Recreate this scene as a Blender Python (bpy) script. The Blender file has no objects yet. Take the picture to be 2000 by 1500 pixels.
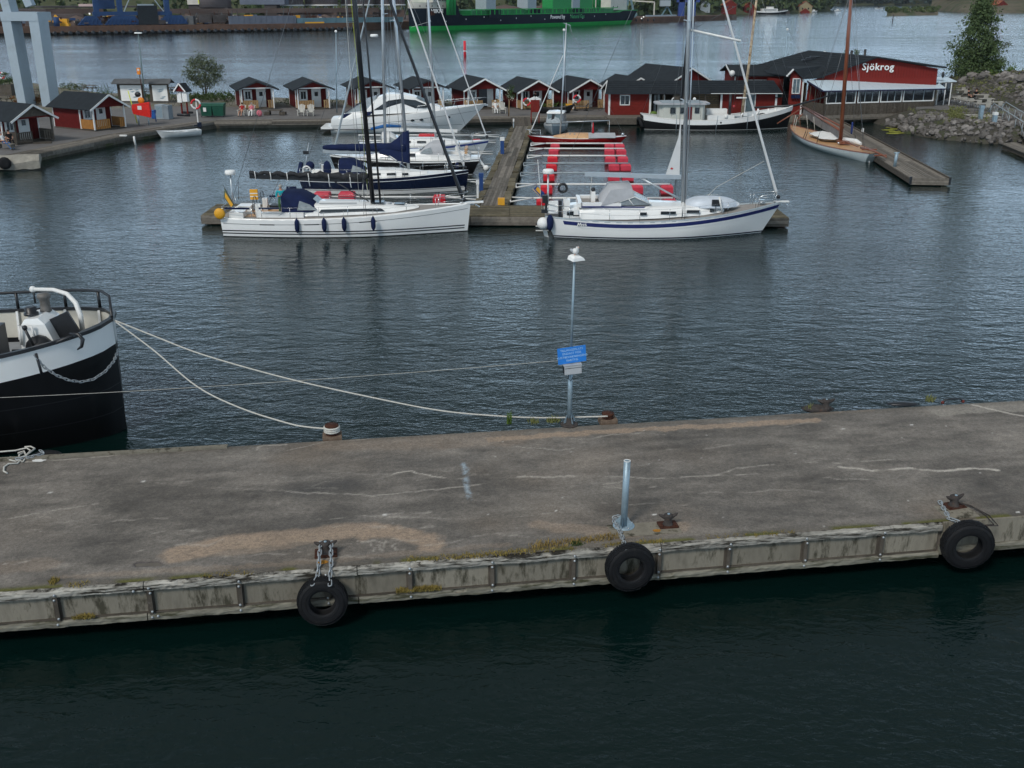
import bpy,math,random
from mathutils import Vector,Matrix,noise as mnoise
random.seed(7)
R=random.Random(11)
C=bpy.context.scene.collection
PI=math.pi
# ---------------------------------------------------------------- camera
CAM_H,FOC,PITCH=12.0,2056.0,math.atan(755/2056.0)
sc=bpy.context.scene
cam_d=bpy.data.cameras.new('camera');cam=bpy.data.objects.new('camera',cam_d);C.objects.link(cam)
cam.location=(0,0,CAM_H);cam.rotation_euler=(PI/2-PITCH,0,0)
cam_d.sensor_width=36;cam_d.lens=36*FOC/2000;cam_d.clip_end=12000;cam_d.clip_start=.3
sc.camera=cam
# ---------------------------------------------------------------- light and sky
SUN_EL,SUN_AZ=44.0,212.0 # degrees; azimuth clockwise from +Y: behind the camera, to its left
w=bpy.data.worlds.new('World');sc.world=w;w.use_nodes=True
nt=w.node_tree;nt.nodes.clear()
def N(nt,t,**k):
    n=nt.nodes.new(t)
    for a,b in k.items():setattr(n,a,b)
    return n
sky=N(nt,'ShaderNodeTexSky',sky_type='NISHITA',sun_disc=False)
sky.sun_elevation=math.radians(SUN_EL);sky.sun_rotation=math.radians(SUN_AZ)
sky.air_density=1.2;sky.dust_density=1.5;sky.ozone_density=1.5
tc=N(nt,'ShaderNodeTexCoord');mp=N(nt,'ShaderNodeMapping');mp.inputs['Scale'].default_value=(1,1,2.6)
cn=N(nt,'ShaderNodeTexNoise');cn.inputs['Scale'].default_value=2.2;cn.inputs['Detail'].default_value=6;cn.inputs['Roughness'].default_value=.55
cr=N(nt,'ShaderNodeValToRGB');cr.color_ramp.elements[0].position=.30;cr.color_ramp.elements[1].position=.62
cr.color_ramp.elements[0].color=(.45,.45,.45,1);cr.color_ramp.elements[1].color=(.95,.95,.95,1)
cg=N(nt,'ShaderNodeValToRGB');cg.color_ramp.elements[0].position=.35;cg.color_ramp.elements[1].position=.70
cg.color_ramp.elements[0].color=(3.6,4.1,4.7,1);cg.color_ramp.elements[1].color=(7.2,7.8,8.4,1)
cn2=N(nt,'ShaderNodeTexNoise');cn2.inputs['Scale'].default_value=3.5;cn2.inputs['Detail'].default_value=5
mx=N(nt,'ShaderNodeMixRGB');bg=N(nt,'ShaderNodeBackground');ow=N(nt,'ShaderNodeOutputWorld')
L=nt.links.new
L(tc.outputs['Generated'],mp.inputs['Vector']);L(mp.outputs[0],cn.inputs['Vector']);L(mp.outputs[0],cn2.inputs['Vector'])
L(cn.outputs[0],cr.inputs[0]);L(cn2.outputs[0],cg.inputs[0]);L(cr.outputs[0],mx.inputs[0]);L(sky.outputs[0],mx.inputs[1]);L(cg.outputs[0],mx.inputs[2])
sx=N(nt,'ShaderNodeSeparateXYZ');L(tc.outputs['Generated'],sx.inputs[0]);er=N(nt,'ShaderNodeValToRGB');er.color_ramp.elements[0].position=.02;er.color_ramp.elements[1].position=.62
er.color_ramp.elements[0].color=(1.22,1.50,1.80,1);er.color_ramp.elements[1].color=(.34,.34,.33,1)
e_=er.color_ramp.elements.new(.09);e_.color=(1.32,1.60,1.90,1);e_=er.color_ramp.elements.new(.20);e_.color=(.46,.54,.58,1);e_=er.color_ramp.elements.new(.36);e_.color=(.29,.33,.345,1);L(sx.outputs[2],er.inputs[0])
m2=N(nt,'ShaderNodeVectorMath',operation='MULTIPLY');L(mx.outputs[0],m2.inputs[0]);L(er.outputs[0],m2.inputs[1]);L(m2.outputs[0],bg.inputs[0]);bg.inputs[1].default_value=.15;L(bg.outputs[0],ow.inputs[0])
sd=bpy.data.lights.new('sun','SUN');sd.energy=1.5;sd.angle=math.radians(14);sd.color=(1,.96,.9)
so=bpy.data.objects.new('sun',sd);C.objects.link(so)
az=math.radians(SUN_AZ);el=math.radians(SUN_EL)
sdir=Vector((math.sin(az)*math.cos(el),math.cos(az)*math.cos(el),math.sin(el)))
so.rotation_euler=sdir.to_track_quat('Z','Y').to_euler();so.location=(0,0,60)
sc.view_settings.view_transform='Standard';sc.view_settings.look='None';sc.view_settings.exposure=0.45;sc.view_settings.gamma=1
sc.view_settings.use_curve_mapping=False
sc.render.engine='CYCLES'
sc.cycles.use_denoising=True;sc.cycles.max_bounces=6;sc.cycles.diffuse_bounces=2;sc.cycles.glossy_bounces=3
sc.cycles.transparent_max_bounces=12;sc.cycles.volume_bounces=0;sc.cycles.caustics_reflective=False;sc.cycles.caustics_refractive=False
# ---------------------------------------------------------------- surveying: picture point -> place
_c,_s=math.cos(PITCH),math.sin(PITCH)
def W(px,py,z=0.0):
    u=(px-1000)/FOC;v=(750-py)/FOC;t=(z-CAM_H)/(v*_c-_s)
    return Vector((u*t,(_c+v*_s)*t,z))
def at(px,py,Y):
    u=(px-1000)/FOC;v=(750-py)/FOC;t=Y/(_c+v*_s)
    return Vector((u*t,Y,CAM_H+(v*_c-_s)*t))
# ---------------------------------------------------------------- mesh building
class MB:
    def __init__(s):s.v=[];s.f=[];s.m=[];s.sm=[]
    def add(s,vs,fs,m=0,smooth=False):
        b=len(s.v);s.v+=[tuple(p)for p in vs]
        for f in fs:s.f.append([b+i for i in f]);s.m.append(m);s.sm.append(smooth)
        return s
    def box(s,c,d,rz=0,m=0,M=None):
        x,y,z=d[0]/2,d[1]/2,d[2]/2
        vs=[Vector((a*x,b*y,e*z))for e in(-1,1)for b in(-1,1)for a in(-1,1)]
        if M is not None:vs=[M@p for p in vs]
        ca,sa=math.cos(rz),math.sin(rz)
        vs=[(p.x*ca-p.y*sa+c[0],p.x*sa+p.y*ca+c[1],p.z+c[2])for p in vs]
        return s.add(vs,[(0,2,3,1),(4,5,7,6),(0,1,5,4),(2,6,7,3),(0,4,6,2),(1,3,7,5)],m)
    def b2(s,a,b,m=0):
        return s.box([(a[i]+b[i])/2 for i in range(3)],[abs(b[i]-a[i])for i in range(3)],0,m)
    def beam(s,p,q,wd,h,up=(0,0,1),m=0):
        p,q=Vector(p),Vector(q);d=(q-p);l=d.length
        if l<1e-6:return s
        d/=l;side=d.cross(Vector(up))
        if side.length<1e-4:side=d.cross(Vector((1,0,0)))
        side.normalize();u=side.cross(d)
        vs=[o+side*(a*wd/2)+u*(b*h/2)for o in(p,q)for b in(-1,1)for a in(-1,1)]
        return s.add(vs,[(0,1,3,2),(4,6,7,5),(0,4,5,1),(2,3,7,6),(0,2,6,4),(1,5,7,3)],m)
    def tube(s,pts,r,n=6,m=0,cap=True,closed=False,smooth=True):
        pts=[Vector(p)for p in pts];k=len(pts);rs=r if isinstance(r,(list,tuple))else[r]*k
        vs=[];ref=None
        for i,p in enumerate(pts):
            if closed:d=pts[(i+1)%k]-pts[i-1]
            else:d=pts[min(i+1,k-1)]-pts[max(i-1,0)]
            if d.length<1e-9:d=Vector((0,0,1))
            d.normalize()
            if ref is None:ref=Vector((0,0,1))if abs(d.z)<.9 else Vector((1,0,0))
            a=ref-d*ref.dot(d)
            if a.length<1e-4:a=d.orthogonal()
            a.normalize();ref=a;b=d.cross(a)
            for j in range(n):
                t=2*PI*j/n;vs.append(p+(a*math.cos(t)+b*math.sin(t))*rs[i])
        fs=[]
        for i in range(k if closed else k-1):
            i2=(i+1)%k
            for j in range(n):fs.append((i*n+j,i*n+(j+1)%n,i2*n+(j+1)%n,i2*n+j))
        s.add(vs,fs,m,smooth)
        if cap and not closed:
            b=len(s.v)-len(vs)
            s.f+=[[b+j for j in range(n)][::-1],[b+(k-1)*n+j for j in range(n)]];s.m+=[m,m];s.sm+=[False,False]
        return s
    def lathe(s,prof,n=12,c=(0,0,0),m=0,smooth=True,M=None):
        vs=[]
        for(r,z)in prof:
            for j in range(n):
                t=2*PI*j/n;p=Vector((r*math.cos(t),r*math.sin(t),z))
                if M is not None:p=M@p
                vs.append(p+Vector(c))
        k=len(prof)
        fs=[(i*n+j,i*n+(j+1)%n,(i+1)*n+(j+1)%n,(i+1)*n+j)for i in range(k-1)for j in range(n)]
        s.add(vs,fs,m,smooth);b=len(s.v)-len(vs)
        for i,rev in((0,True),(k-1,False)):
            if prof[i][0]>1e-4:
                f=[b+i*n+j for j in range(n)];s.f.append(f[::-1]if rev else f);s.m.append(m);s.sm.append(False)
        return s
    def ball(s,c,r,n=10,m=0,sc=(1,1,1)):
        k=max(4,n//2);prof=[(max(1e-4,r*math.sin(PI*i/k)),-r*math.cos(PI*i/k))for i in range(k+1)]
        return s.lathe(prof,n,c,m,True,Matrix.Diagonal((sc[0],sc[1],sc[2])))
    def prism(s,poly,z0,z1,m=0):
        n=len(poly);vs=[(p[0],p[1],z0)for p in poly]+[(p[0],p[1],z1)for p in poly]
        return s.add(vs,[tuple(range(n))[::-1],tuple(range(n,2*n))]+[(i,(i+1)%n,n+(i+1)%n,n+i)for i in range(n)],m)
    def loft(s,rings,m=0,smooth=True,capa=False,capb=False,closed=False):
        k=len(rings);n=len(rings[0]);vs=[p for r in rings for p in r]
        jn=n if closed else n-1
        fs=[(i*n+j,i*n+(j+1)%n,(i+1)*n+(j+1)%n,(i+1)*n+j)for i in range(k-1)for j in range(jn)]
        if capa:fs.append(tuple(range(n))[::-1])
        if capb:fs.append(tuple((k-1)*n+j for j in range(n)))
        return s.add(vs,fs,m,smooth)
    def quad(s,a,b,c,d,m=0):return s.add([a,b,c,d],[(0,1,2,3)],m)
    def xf(s,M):
        s.v=[tuple(M@Vector(p))for p in s.v];return s
    def mesh(s,name):
        me=bpy.data.meshes.new(name);me.from_pydata([tuple(p)for p in s.v],[],s.f)
        me.polygons.foreach_set('material_index',s.m);me.polygons.foreach_set('use_smooth',s.sm);me.update();return me
def seg(p,q,r,n=6):return MB().tube([p,q],r,n)
def tags(o,label=None,cat=None,group=None,kind=None):
    for k,v in(('label',label),('category',cat),('group',group),('kind',kind)):
        if v:o[k]=v
    return o
SPLIT=set('hood_wing rail_cushion corner_board lug hull_window coaming cockpit_coaming side_window roof_handrail bench barge_board crutch cabinet tyre armrest wheel toe_rail cap_rail flag gate_arch blue_moulding windscreen porch_post toe_line fork far_leg cross_brace chimney strut column leg wing hatch roof_edge'.split())
def islands(mb):
    p=list(range(len(mb.v)))
    def f(i):
        while p[i]!=i:p[i]=p[p[i]];i=p[i]
        return i
    for q in mb.f:
        a=f(q[0])
        for i in q[1:]:p[f(i)]=a
    out={}
    for q,m,s_ in zip(mb.f,mb.m,mb.sm):out.setdefault(f(q[0]),[]).append((q,m,s_))
    r=[]
    for fs in out.values():
        b=MB();mp={}
        for q,m,s_ in fs:
            for i in q:
                if i not in mp:mp[i]=len(b.v);b.v.append(mb.v[i])
            b.f.append([mp[i]for i in q]);b.m.append(m);b.sm.append(s_)
        r.append(b)
    return r
def obj(name,mb,mats,parent=None,world=False,**k):
    if isinstance(mb,MB)and parent is not None and name in SPLIT:
        q=islands(mb)
        if 1<len(q)<9:return[link_obj(name,b,mats,parent,world,**k)for b in q][0]
    return link_obj(name,mb,mats,parent,world,**k)
def link_obj(name,mb,mats,parent=None,world=False,**k):
    me=mb.mesh(name)if isinstance(mb,MB)else mb
    if isinstance(mb,MB):
        for q in(mats if isinstance(mats,(list,tuple))else[mats]):me.materials.append(q)
    o=bpy.data.objects.new(name,me);C.objects.link(o)
    if parent is not None:
        o.parent=parent
        if world:
            r=parent;off=Vector((0,0,0))
            while r is not None:off+=r.location;r=r.parent
            me.transform(Matrix.Translation(-off))
    return tags(o,**k)
def thing(name,label,cat,loc=(0,0,0),rz=0,group=None,kind=None):
    o=bpy.data.objects.new(name,None);C.objects.link(o);o.location=loc;o.rotation_euler=(0,0,rz);o.empty_display_size=.2
    return tags(o,label,cat,group,kind)
def solo(name,mb,mats,label,cat,loc=None,group=None,kind=None,rz=0):
    """a thing that is one mesh, its origin moved to its base"""
    if loc is None:
        n=len(mb.v);loc=(sum(p[0]for p in mb.v)/n,sum(p[1]for p in mb.v)/n,min(p[2]for p in mb.v));mb.xf(Matrix.Translation(-Vector(loc)))
    o=obj(name,mb,mats);o.location=loc;o.rotation_euler=(0,0,rz)
    return tags(o,label,cat,group,kind)
def dup(root,loc,rz=None,label=None,group=None):
    r=root.copy();C.objects.link(r);r.location=loc
    if rz is not None:r.rotation_euler=(0,0,rz)
    if label:r['label']=label
    if group:r['group']=group
    for ch in list(root.children):
        c=ch.copy();C.objects.link(c);c.parent=r
        for g in list(ch.children):
            d=g.copy();C.objects.link(d);d.parent=c
    return r
def piece(name,me,parent,loc,scale=(1,1,1),rot=(0,0,0)):
    o=bpy.data.objects.new(name,me);C.objects.link(o);o.parent=parent;o.location=loc;o.scale=scale;o.rotation_euler=rot;return o
# ---------------------------------------------------------------- materials
def mat(name,col,rough=.6,metal=0,var=.18,scale=2.0,bump=0,bscale=20,rnd=0,dirt=None,dirt_at=.55,dscale=.8,stretch=(1,1,1),spec=.5,coat=0,alpha=1,emit=0):
    m=bpy.data.materials.new(name);m.use_nodes=True;nt=m.node_tree;b=nt.nodes['Principled BSDF'];L=nt.links.new
    b.inputs['Roughness'].default_value=rough;b.inputs['Metallic'].default_value=metal;b.inputs['Specular IOR Level'].default_value=(.12 if rough>=.75 else .28 if rough>=.5 else .5)if spec==.5 else spec
    b.inputs['Coat Weight'].default_value=coat;b.inputs['Alpha'].default_value=alpha
    g=N(nt,'ShaderNodeNewGeometry');mp=N(nt,'ShaderNodeMapping');mp.inputs['Scale'].default_value=stretch;L(g.outputs['Position'],mp.inputs[0])
    n1=N(nt,'ShaderNodeTexNoise');n1.inputs['Scale'].default_value=scale;n1.inputs['Detail'].default_value=5;n1.inputs['Roughness'].default_value=.65;L(mp.outputs[0],n1.inputs[0])
    mr=N(nt,'ShaderNodeMapRange');mr.inputs[1].default_value=.25;mr.inputs[2].default_value=.75;mr.inputs[3].default_value=1-var;mr.inputs[4].default_value=1+var;L(n1.outputs[0],mr.inputs[0])
    fac=mr.outputs[0]
    if rnd:
        oi=N(nt,'ShaderNodeObjectInfo');m2=N(nt,'ShaderNodeMapRange');m2.inputs[3].default_value=1-rnd;m2.inputs[4].default_value=1+rnd;L(oi.outputs['Random'],m2.inputs[0])
        mu=N(nt,'ShaderNodeMath',operation='MULTIPLY');L(fac,mu.inputs[0]);L(m2.outputs[0],mu.inputs[1]);fac=mu.outputs[0]
    vm=N(nt,'ShaderNodeVectorMath',operation='SCALE');vm.inputs[0].default_value=col[:3];L(fac,vm.inputs['Scale']);out=vm.outputs[0]
    if dirt is not None:
        n2=N(nt,'ShaderNodeTexNoise');n2.inputs['Scale'].default_value=dscale;n2.inputs['Detail'].default_value=8;n2.inputs['Roughness'].default_value=.7;L(mp.outputs[0],n2.inputs[0])
        rp=N(nt,'ShaderNodeMapRange');rp.inputs[1].default_value=dirt_at;rp.inputs[2].default_value=dirt_at+.12;L(n2.outputs[0],rp.inputs[0])
        mx=N(nt,'ShaderNodeMixRGB');mx.inputs[2].default_value=(*dirt,1);L(rp.outputs[0],mx.inputs[0]);L(out,mx.inputs[1]);out=mx.outputs[0]
    L(out,b.inputs['Base Color'])
    if bump:
        n3=N(nt,'ShaderNodeTexNoise');n3.inputs['Scale'].default_value=bscale;n3.inputs['Detail'].default_value=4;L(mp.outputs[0],n3.inputs[0])
        bp=N(nt,'ShaderNodeBump');bp.inputs['Strength'].default_value=.6;bp.inputs['Distance'].default_value=bump;L(n3.outputs[0],bp.inputs['Height']);L(bp.outputs[0],b.inputs['Normal'])
    if emit:b.inputs['Emission Color'].default_value=(1,.95,.85,1);b.inputs['Emission Strength'].default_value=emit
    return m
K={}
K['white']=mat('gelcoat_white',(.82,.82,.80),.25,var=.05,scale=.7,coat=.2)
K['hullwhite']=mat('hull_white',(.80,.81,.80),.22,var=.05,scale=.5,coat=.3,dirt=(.55,.55,.5),dirt_at=.66)
K['deckgrey']=mat('teak_grey',(.30,.28,.26),.8,var=.12,scale=6)
K['teak']=mat('varnished_teak',(.50,.29,.14),.45,var=.25,scale=3,stretch=(1,1,1),dirt=(.36,.16,.06),dirt_at=.6,dscale=1.2)
K['navy']=mat('navy_hull',(.006,.011,.032),.2,var=.2,scale=.5,coat=.3)
K['black']=mat('black_hull',(.004,.0045,.0055),.5,var=.5,scale=1.2,dirt=(.014,.0145,.015),dirt_at=.6,dscale=.9,stretch=(1,1,.4),bump=.006,bscale=3)
K['blackpaint']=mat('black_paint',(.012,.013,.016),.4,var=.3)
K['canvas']=mat('navy_canvas',(.012,.020,.062),.85,var=.25,bump=.01,bscale=8)
K['greycanvas']=mat('grey_canvas',(.42,.43,.45),.85,var=.12,bump=.01,bscale=6)
K['sail']=mat('sailcloth',(.62,.63,.63),.8,var=.06)
K['darksail']=mat('dark_sail',(.022,.023,.026),.7,var=.7,scale=5,bump=.04,bscale=4,dirt=(.07,.065,.06),dirt_at=.62,dscale=2.5)
K['alu']=mat('anodised_aluminium',(.46,.50,.53),.35,.5,var=.08)
K['steel']=mat('stainless_steel',(.55,.57,.58),.25,.9,var=.05)
K['wire']=mat('rigging_wire',(.16,.17,.18),.4,.6,var=.05)
K['ropewhite']=mat('pale_rope',(.50,.49,.45),.9,var=.25,scale=30)
K['glass']=mat('dark_glass',(.012,.016,.02),.08,var=.2,spec=.8)
K['plex']=mat('clear_vinyl',(.30,.34,.36),.15,var=.3,scale=4,spec=.7)
K['winblue']=mat('pale_window_glass',(.10,.14,.16),.12,var=.5,scale=2.5,spec=.8)
K['red']=mat('red_float',(.62,.020,.035),.5,var=.18,scale=3,dirt=(.42,.016,.025),dirt_at=.62)
K['wetred']=mat('wet_red_float',(.14,.010,.014),.3,var=.3)
K['faded']=mat('faded_red_float',(.58,.048,.078),.55,var=.18,scale=3,dirt=(.45,.03,.06),dirt_at=.62)
K['orange']=mat('orange_plastic',(.72,.22,.02),.5,var=.1)
K['yellow']=mat('yellow_plastic',(.72,.36,.03),.5,var=.1)
K['redhull']=mat('red_varnished_hull',(.22,.006,.008),.2,var=.15,coat=.4)
K['barn']=mat('falun_red_boards',(.105,.012,.011),.8,var=.22,scale=4,rnd=.12,dirt=(.075,.011,.010),dirt_at=.6)
K['barn2']=mat('brighter_red_boards',(.150,.019,.015),.8,var=.2,scale=3,rnd=.1)
K['trim']=mat('white_trim_paint',(.72,.72,.70),.6,var=.1)
K['roof']=mat('roofing_felt',(.022,.027,.032),.8,var=.25,scale=2,dirt=(.035,.04,.042),dirt_at=.62)
K['roofg']=mat('grey_roof',(.10,.105,.11),.8,var=.25,scale=2)
K['gwood']=mat('weathered_boards',(.165,.148,.126),.85,var=.3,scale=4,rnd=.42,dirt=(.085,.078,.066),dirt_at=.56,dscale=2.5)
K['dwood']=mat('dark_weathered_boards',(.085,.073,.060),.85,var=.35,scale=5,rnd=.22,dirt=(.17,.155,.135),dirt_at=.6,dscale=3)
K['mwood']=mat('mossy_boards',(.125,.108,.072),.9,var=.35,scale=4,rnd=.45,dirt=(.21,.19,.15),dirt_at=.6,dscale=1.4)
K['pine']=mat('fresh_pine_boards',(.40,.26,.13),.75,var=.18,scale=4,rnd=.2)
K['amber']=mat('amber_stained_boards',(.40,.18,.045),.7,var=.18,scale=4,rnd=.15)
K['void']=mat('deep_shade_timber',(.012,.012,.011),.9,var=.3)  # near-black: the shade under decks is put into this colour
K['galv']=mat('galvanised_steel',(.27,.36,.42),.45,.35,var=.14,scale=6,dirt=(.20,.27,.32),dirt_at=.56,dscale=5)
K['chain']=mat('chain_steel',(.34,.37,.39),.45,.4,var=.2,scale=20)
K['rust']=mat('rusty_iron',(.060,.026,.018),.85,var=.4,scale=12,bump=.01,dirt=(.11,.045,.02),dirt_at=.55,dscale=8)
K['oldiron']=mat('old_iron',(.055,.048,.045),.8,var=.35,scale=9,bump=.01,dirt=(.12,.06,.035),dirt_at=.6,dscale=6)
K['rubber']=mat('tyre_rubber',(.008,.0085,.010),.68,var=.3,scale=5,dirt=(.020,.020,.019),dirt_at=.56,dscale=4,spec=.22)
K['towergrey']=mat('grey_coated_steel',(.335,.40,.45),.6,.0,var=.07,scale=.5,dirt=(.30,.35,.385),dirt_at=.55,dscale=.7)
K['plaswhite']=mat('white_plastic',(.80,.80,.78),.5,var=.06)
K['pgreen']=mat('green_container_plastic',(.010,.070,.045),.5,var=.2)
K['bluebin']=mat('blue_plastic',(.02,.10,.33),.5,var=.15)
K['greycab']=mat('grey_cabinet_paint',(.30,.35,.38),.5,var=.12)
K['signblue']=mat('blue_sign_enamel',(.018,.190,.62),.4,var=.05)
K['signtext']=mat('pale_sign_lettering',(.40,.62,.82),.5,var=.1)
K['whitetext']=mat('white_lettering',(.82,.82,.80),.5,var=.03)
K['green']=mat('ship_green_paint',(.012,.34,.06),.5,var=.15,scale=.3)
K['dgreen']=mat('ship_deck_green',(.012,.17,.05),.5,var=.25,scale=.4)
K['shipnavy']=mat('ship_hull_blue_black',(.008,.015,.025),.7,var=.3,scale=.15,spec=.1)
K['greentext']=mat('green_lettering',(.03,.30,.10),.5,var=.05)
K['cream']=mat('ship_cream_paint',(.55,.52,.46),.5,var=.15,scale=.4)
K['cblue']=mat('crane_blue_paint',(.018,.052,.14),.6,var=.2,scale=.6)
K['cyancrane']=mat('slate_crane_paint',(.12,.20,.23),.5,var=.2)
K['ore']=mat('ore_dust',(.115,.085,.074),.9,var=.35,scale=.12,dirt=(.055,.046,.045),dirt_at=.55,dscale=.07,stretch=(.5,1,1.5))
K['quayrust']=mat('ore_stained_concrete',(.115,.070,.052),.9,var=.35,scale=.25,dirt=(.085,.062,.05),dirt_at=.55,dscale=.12)
K['silo']=mat('silo_sheet',(.20,.175,.175),.7,var=.12,scale=.3)
K['conveyor']=mat('dark_conveyor_steel',(.07,.062,.060),.8,var=.4,scale=.3)
K['shed']=mat('shed_brown_sheet',(.13,.105,.10),.8,var=.2,scale=.2)
K['lblue']=mat('pale_teal_barrier',(.10,.19,.23),.7,var=.2,scale=.3)
K['steelblue']=mat('grey_blue_sheet',(.12,.14,.18),.7,var=.2,scale=.3)
K['skin']=mat('skin',(.42,.22,.15),.6,var=.06)
K['hairdark']=mat('dark_hair',(.03,.02,.015),.8)
K['hairlight']=mat('grey_hair',(.35,.33,.30),.8)
K['denim']=mat('denim',(.06,.12,.24),.85,var=.2)
K['turq']=mat('turquoise_jersey',(.015,.34,.40),.85,var=.1)
K['blackcloth']=mat('black_cloth',(.012,.012,.014),.9)
K['whitecloth']=mat('white_cloth',(.68,.68,.66),.9,var=.12,bump=.02,bscale=4)
K['redcloth']=mat('red_patterned_cloth',(.35,.03,.03),.9,var=.6,scale=14)
K['pinkcloth']=mat('pink_patterned_cloth',(.55,.16,.2),.9,var=.6,scale=14)
K['greencloth']=mat('green_trousers',(.06,.14,.07),.9,var=.2)
K['leaf']=mat('leaf_green',(.045,.075,.022),.7,var=.5,scale=1.4,spec=.3)
K['leafdark']=mat('leaf_dark_green',(.066,.100,.038),.7,var=.5,scale=.9,spec=.3)
K['leafgrey']=mat('leaf_grey_green',(.085,.105,.058),.75,var=.5,scale=1.4,spec=.3)
K['leafbright']=mat('leaf_bright_green',(.085,.14,.025),.7,var=.4,scale=1.2,spec=.3)
K['leafrust']=mat('leaf_rusty_orange',(.21,.095,.035),.8,var=.4,scale=2)
K['flower']=mat('white_blossom',(.62,.62,.50),.8)
K['bark']=mat('bark',(.085,.070,.055),.9,var=.4,scale=6,bump=.02)
K['grass']=mat('dry_grass',(.15,.16,.06),.9,var=.5,scale=3)
K['grassy']=mat('ochre_moss',(.22,.17,.05),.9,var=.5,scale=5)
K['rock']=mat('harbour_rock',(.175,.162,.152),.9,var=.4,scale=1.6,bump=.05,bscale=4,rnd=.4,dirt=(.20,.15,.125),dirt_at=.64,dscale=.6)
K['asphalt']=mat('yard_asphalt',(.15,.145,.142),.9,var=.16,scale=.7,dirt=(.115,.11,.105),dirt_at=.55,dscale=.12)
K['gravel']=mat('gravel_ground',(.17,.155,.125),.95,var=.35,scale=2.5,dirt=(.10,.12,.05),dirt_at=.54,dscale=.22)
K['algae']=mat('floating_algae',(.26,.27,.035),.7,var=.5,scale=1.1)
K['box']=mat('grey_box_enamel',(.42,.44,.46),.5,.1,var=.1)
def boxmesh(name,m,taper=0):
    mb=MB().box((0,0,0),(1,1,1));me=mb.mesh(name);me.materials.append(m);return me
# ================================================================ water
def water_mat():
    m=bpy.data.materials.new('harbour_water');m.use_nodes=True;nt=m.node_tree;b=nt.nodes['Principled BSDF'];L=nt.links.new
    b.inputs['Base Color'].default_value=(.0014,.0098,.0088,1);b.inputs['Roughness'].default_value=.04;b.inputs['IOR'].default_value=1.333;b.inputs['Specular IOR Level'].default_value=.42
    g=N(nt,'ShaderNodeNewGeometry')
    def layer(sx,sy,scale,det,dist,rz=0):
        mp=N(nt,'ShaderNodeMapping');mp.inputs['Scale'].default_value=(sx,sy,1);mp.inputs['Rotation'].default_value=(0,0,rz);L(g.outputs['Position'],mp.inputs[0])
        n=N(nt,'ShaderNodeTexNoise');n.inputs['Scale'].default_value=scale;n.inputs['Detail'].default_value=det;n.inputs['Roughness'].default_value=.5;n.inputs['Distortion'].default_value=.7;L(mp.outputs[0],n.inputs[0])
        bp=N(nt,'ShaderNodeBump');bp.inputs['Distance'].default_value=dist;bp.inputs['Strength'].default_value=1;L(n.outputs[0],bp.inputs['Height']);return bp
    a=layer(.6,1.2,1.2,2,.048,.12);c=layer(.7,1.2,3.8,3,.032,-.2);d=layer(.7,1.2,8,2,.017,.3)
    sp=N(nt,'ShaderNodeSeparateXYZ');L(g.outputs['Position'],sp.inputs[0]);ms=N(nt,'ShaderNodeMapRange');ms.inputs[1].default_value=60;ms.inputs[2].default_value=320;ms.inputs[3].default_value=1;ms.inputs[4].default_value=1.9;L(sp.outputs[1],ms.inputs[0]);L(ms.outputs[0],a.inputs['Strength'])
    big=N(nt,'ShaderNodeTexNoise');big.inputs['Scale'].default_value=.035;big.inputs['Detail'].default_value=4
    mpb=N(nt,'ShaderNodeMapping');mpb.inputs['Scale'].default_value=(.5,1.6,1);L(g.outputs['Position'],mpb.inputs[0]);L(mpb.outputs[0],big.inputs[0])
    mr=N(nt,'ShaderNodeMapRange');mr.inputs[1].default_value=.35;mr.inputs[2].default_value=.65;mr.inputs[3].default_value=.35;mr.inputs[4].default_value=1.0;L(big.outputs[0],mr.inputs[0])
    mu=N(nt,'ShaderNodeMath',operation='MULTIPLY');L(mr.outputs[0],mu.inputs[0]);L(ms.outputs[0],mu.inputs[1])
    for q in(c,d):L(mu.outputs[0],q.inputs['Strength'])
    L(a.outputs[0],c.inputs['Normal']);L(c.outputs[0],d.inputs['Normal']);L(d.outputs[0],b.inputs['Normal'])
    return m
mb=MB();mb.quad((-4000,-60,0),(4000,-60,0),(4000,7000,0),(-4000,7000,0))
o=obj('water',mb,water_mat(),label='dark rippled harbour water',kind='structure')
# ================================================================ near concrete quay
PO=W(0,1155,1.2);PE=W(2000,1006,1.2)
E1=(PE-PO);PL=E1.length;E1.normalize();E2=Vector((-E1.y,E1.x,0));PA=math.atan2(E1.y,E1.x);PWID=6.55;PZ=1.2
def Pw(u,v,z=PZ):
    p=PO+E1*u+E2*v;return Vector((p.x,p.y,z))
def Puv(p):
    d=p-PO;return d.dot(E1),d.dot(E2)
def on_face(px,py,off=0.0):
    """point on the quay's near face plane, off metres proud of it"""
    d=Vector(((px-1000)/FOC,_c+(750-py)/FOC*_s,(750-py)/FOC*_c-_s));q=PO-E2*off;o=Vector((0,0,CAM_H))
    t=(q-o).dot(E2)/d.dot(E2);return o+d*t
quay=thing('concrete_quay','long worn concrete quay across the foreground with timber rubbing beams',None,Pw(0,0,0),PA,kind='structure')
def ql(u,v,z):return(u,v,z)
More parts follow.
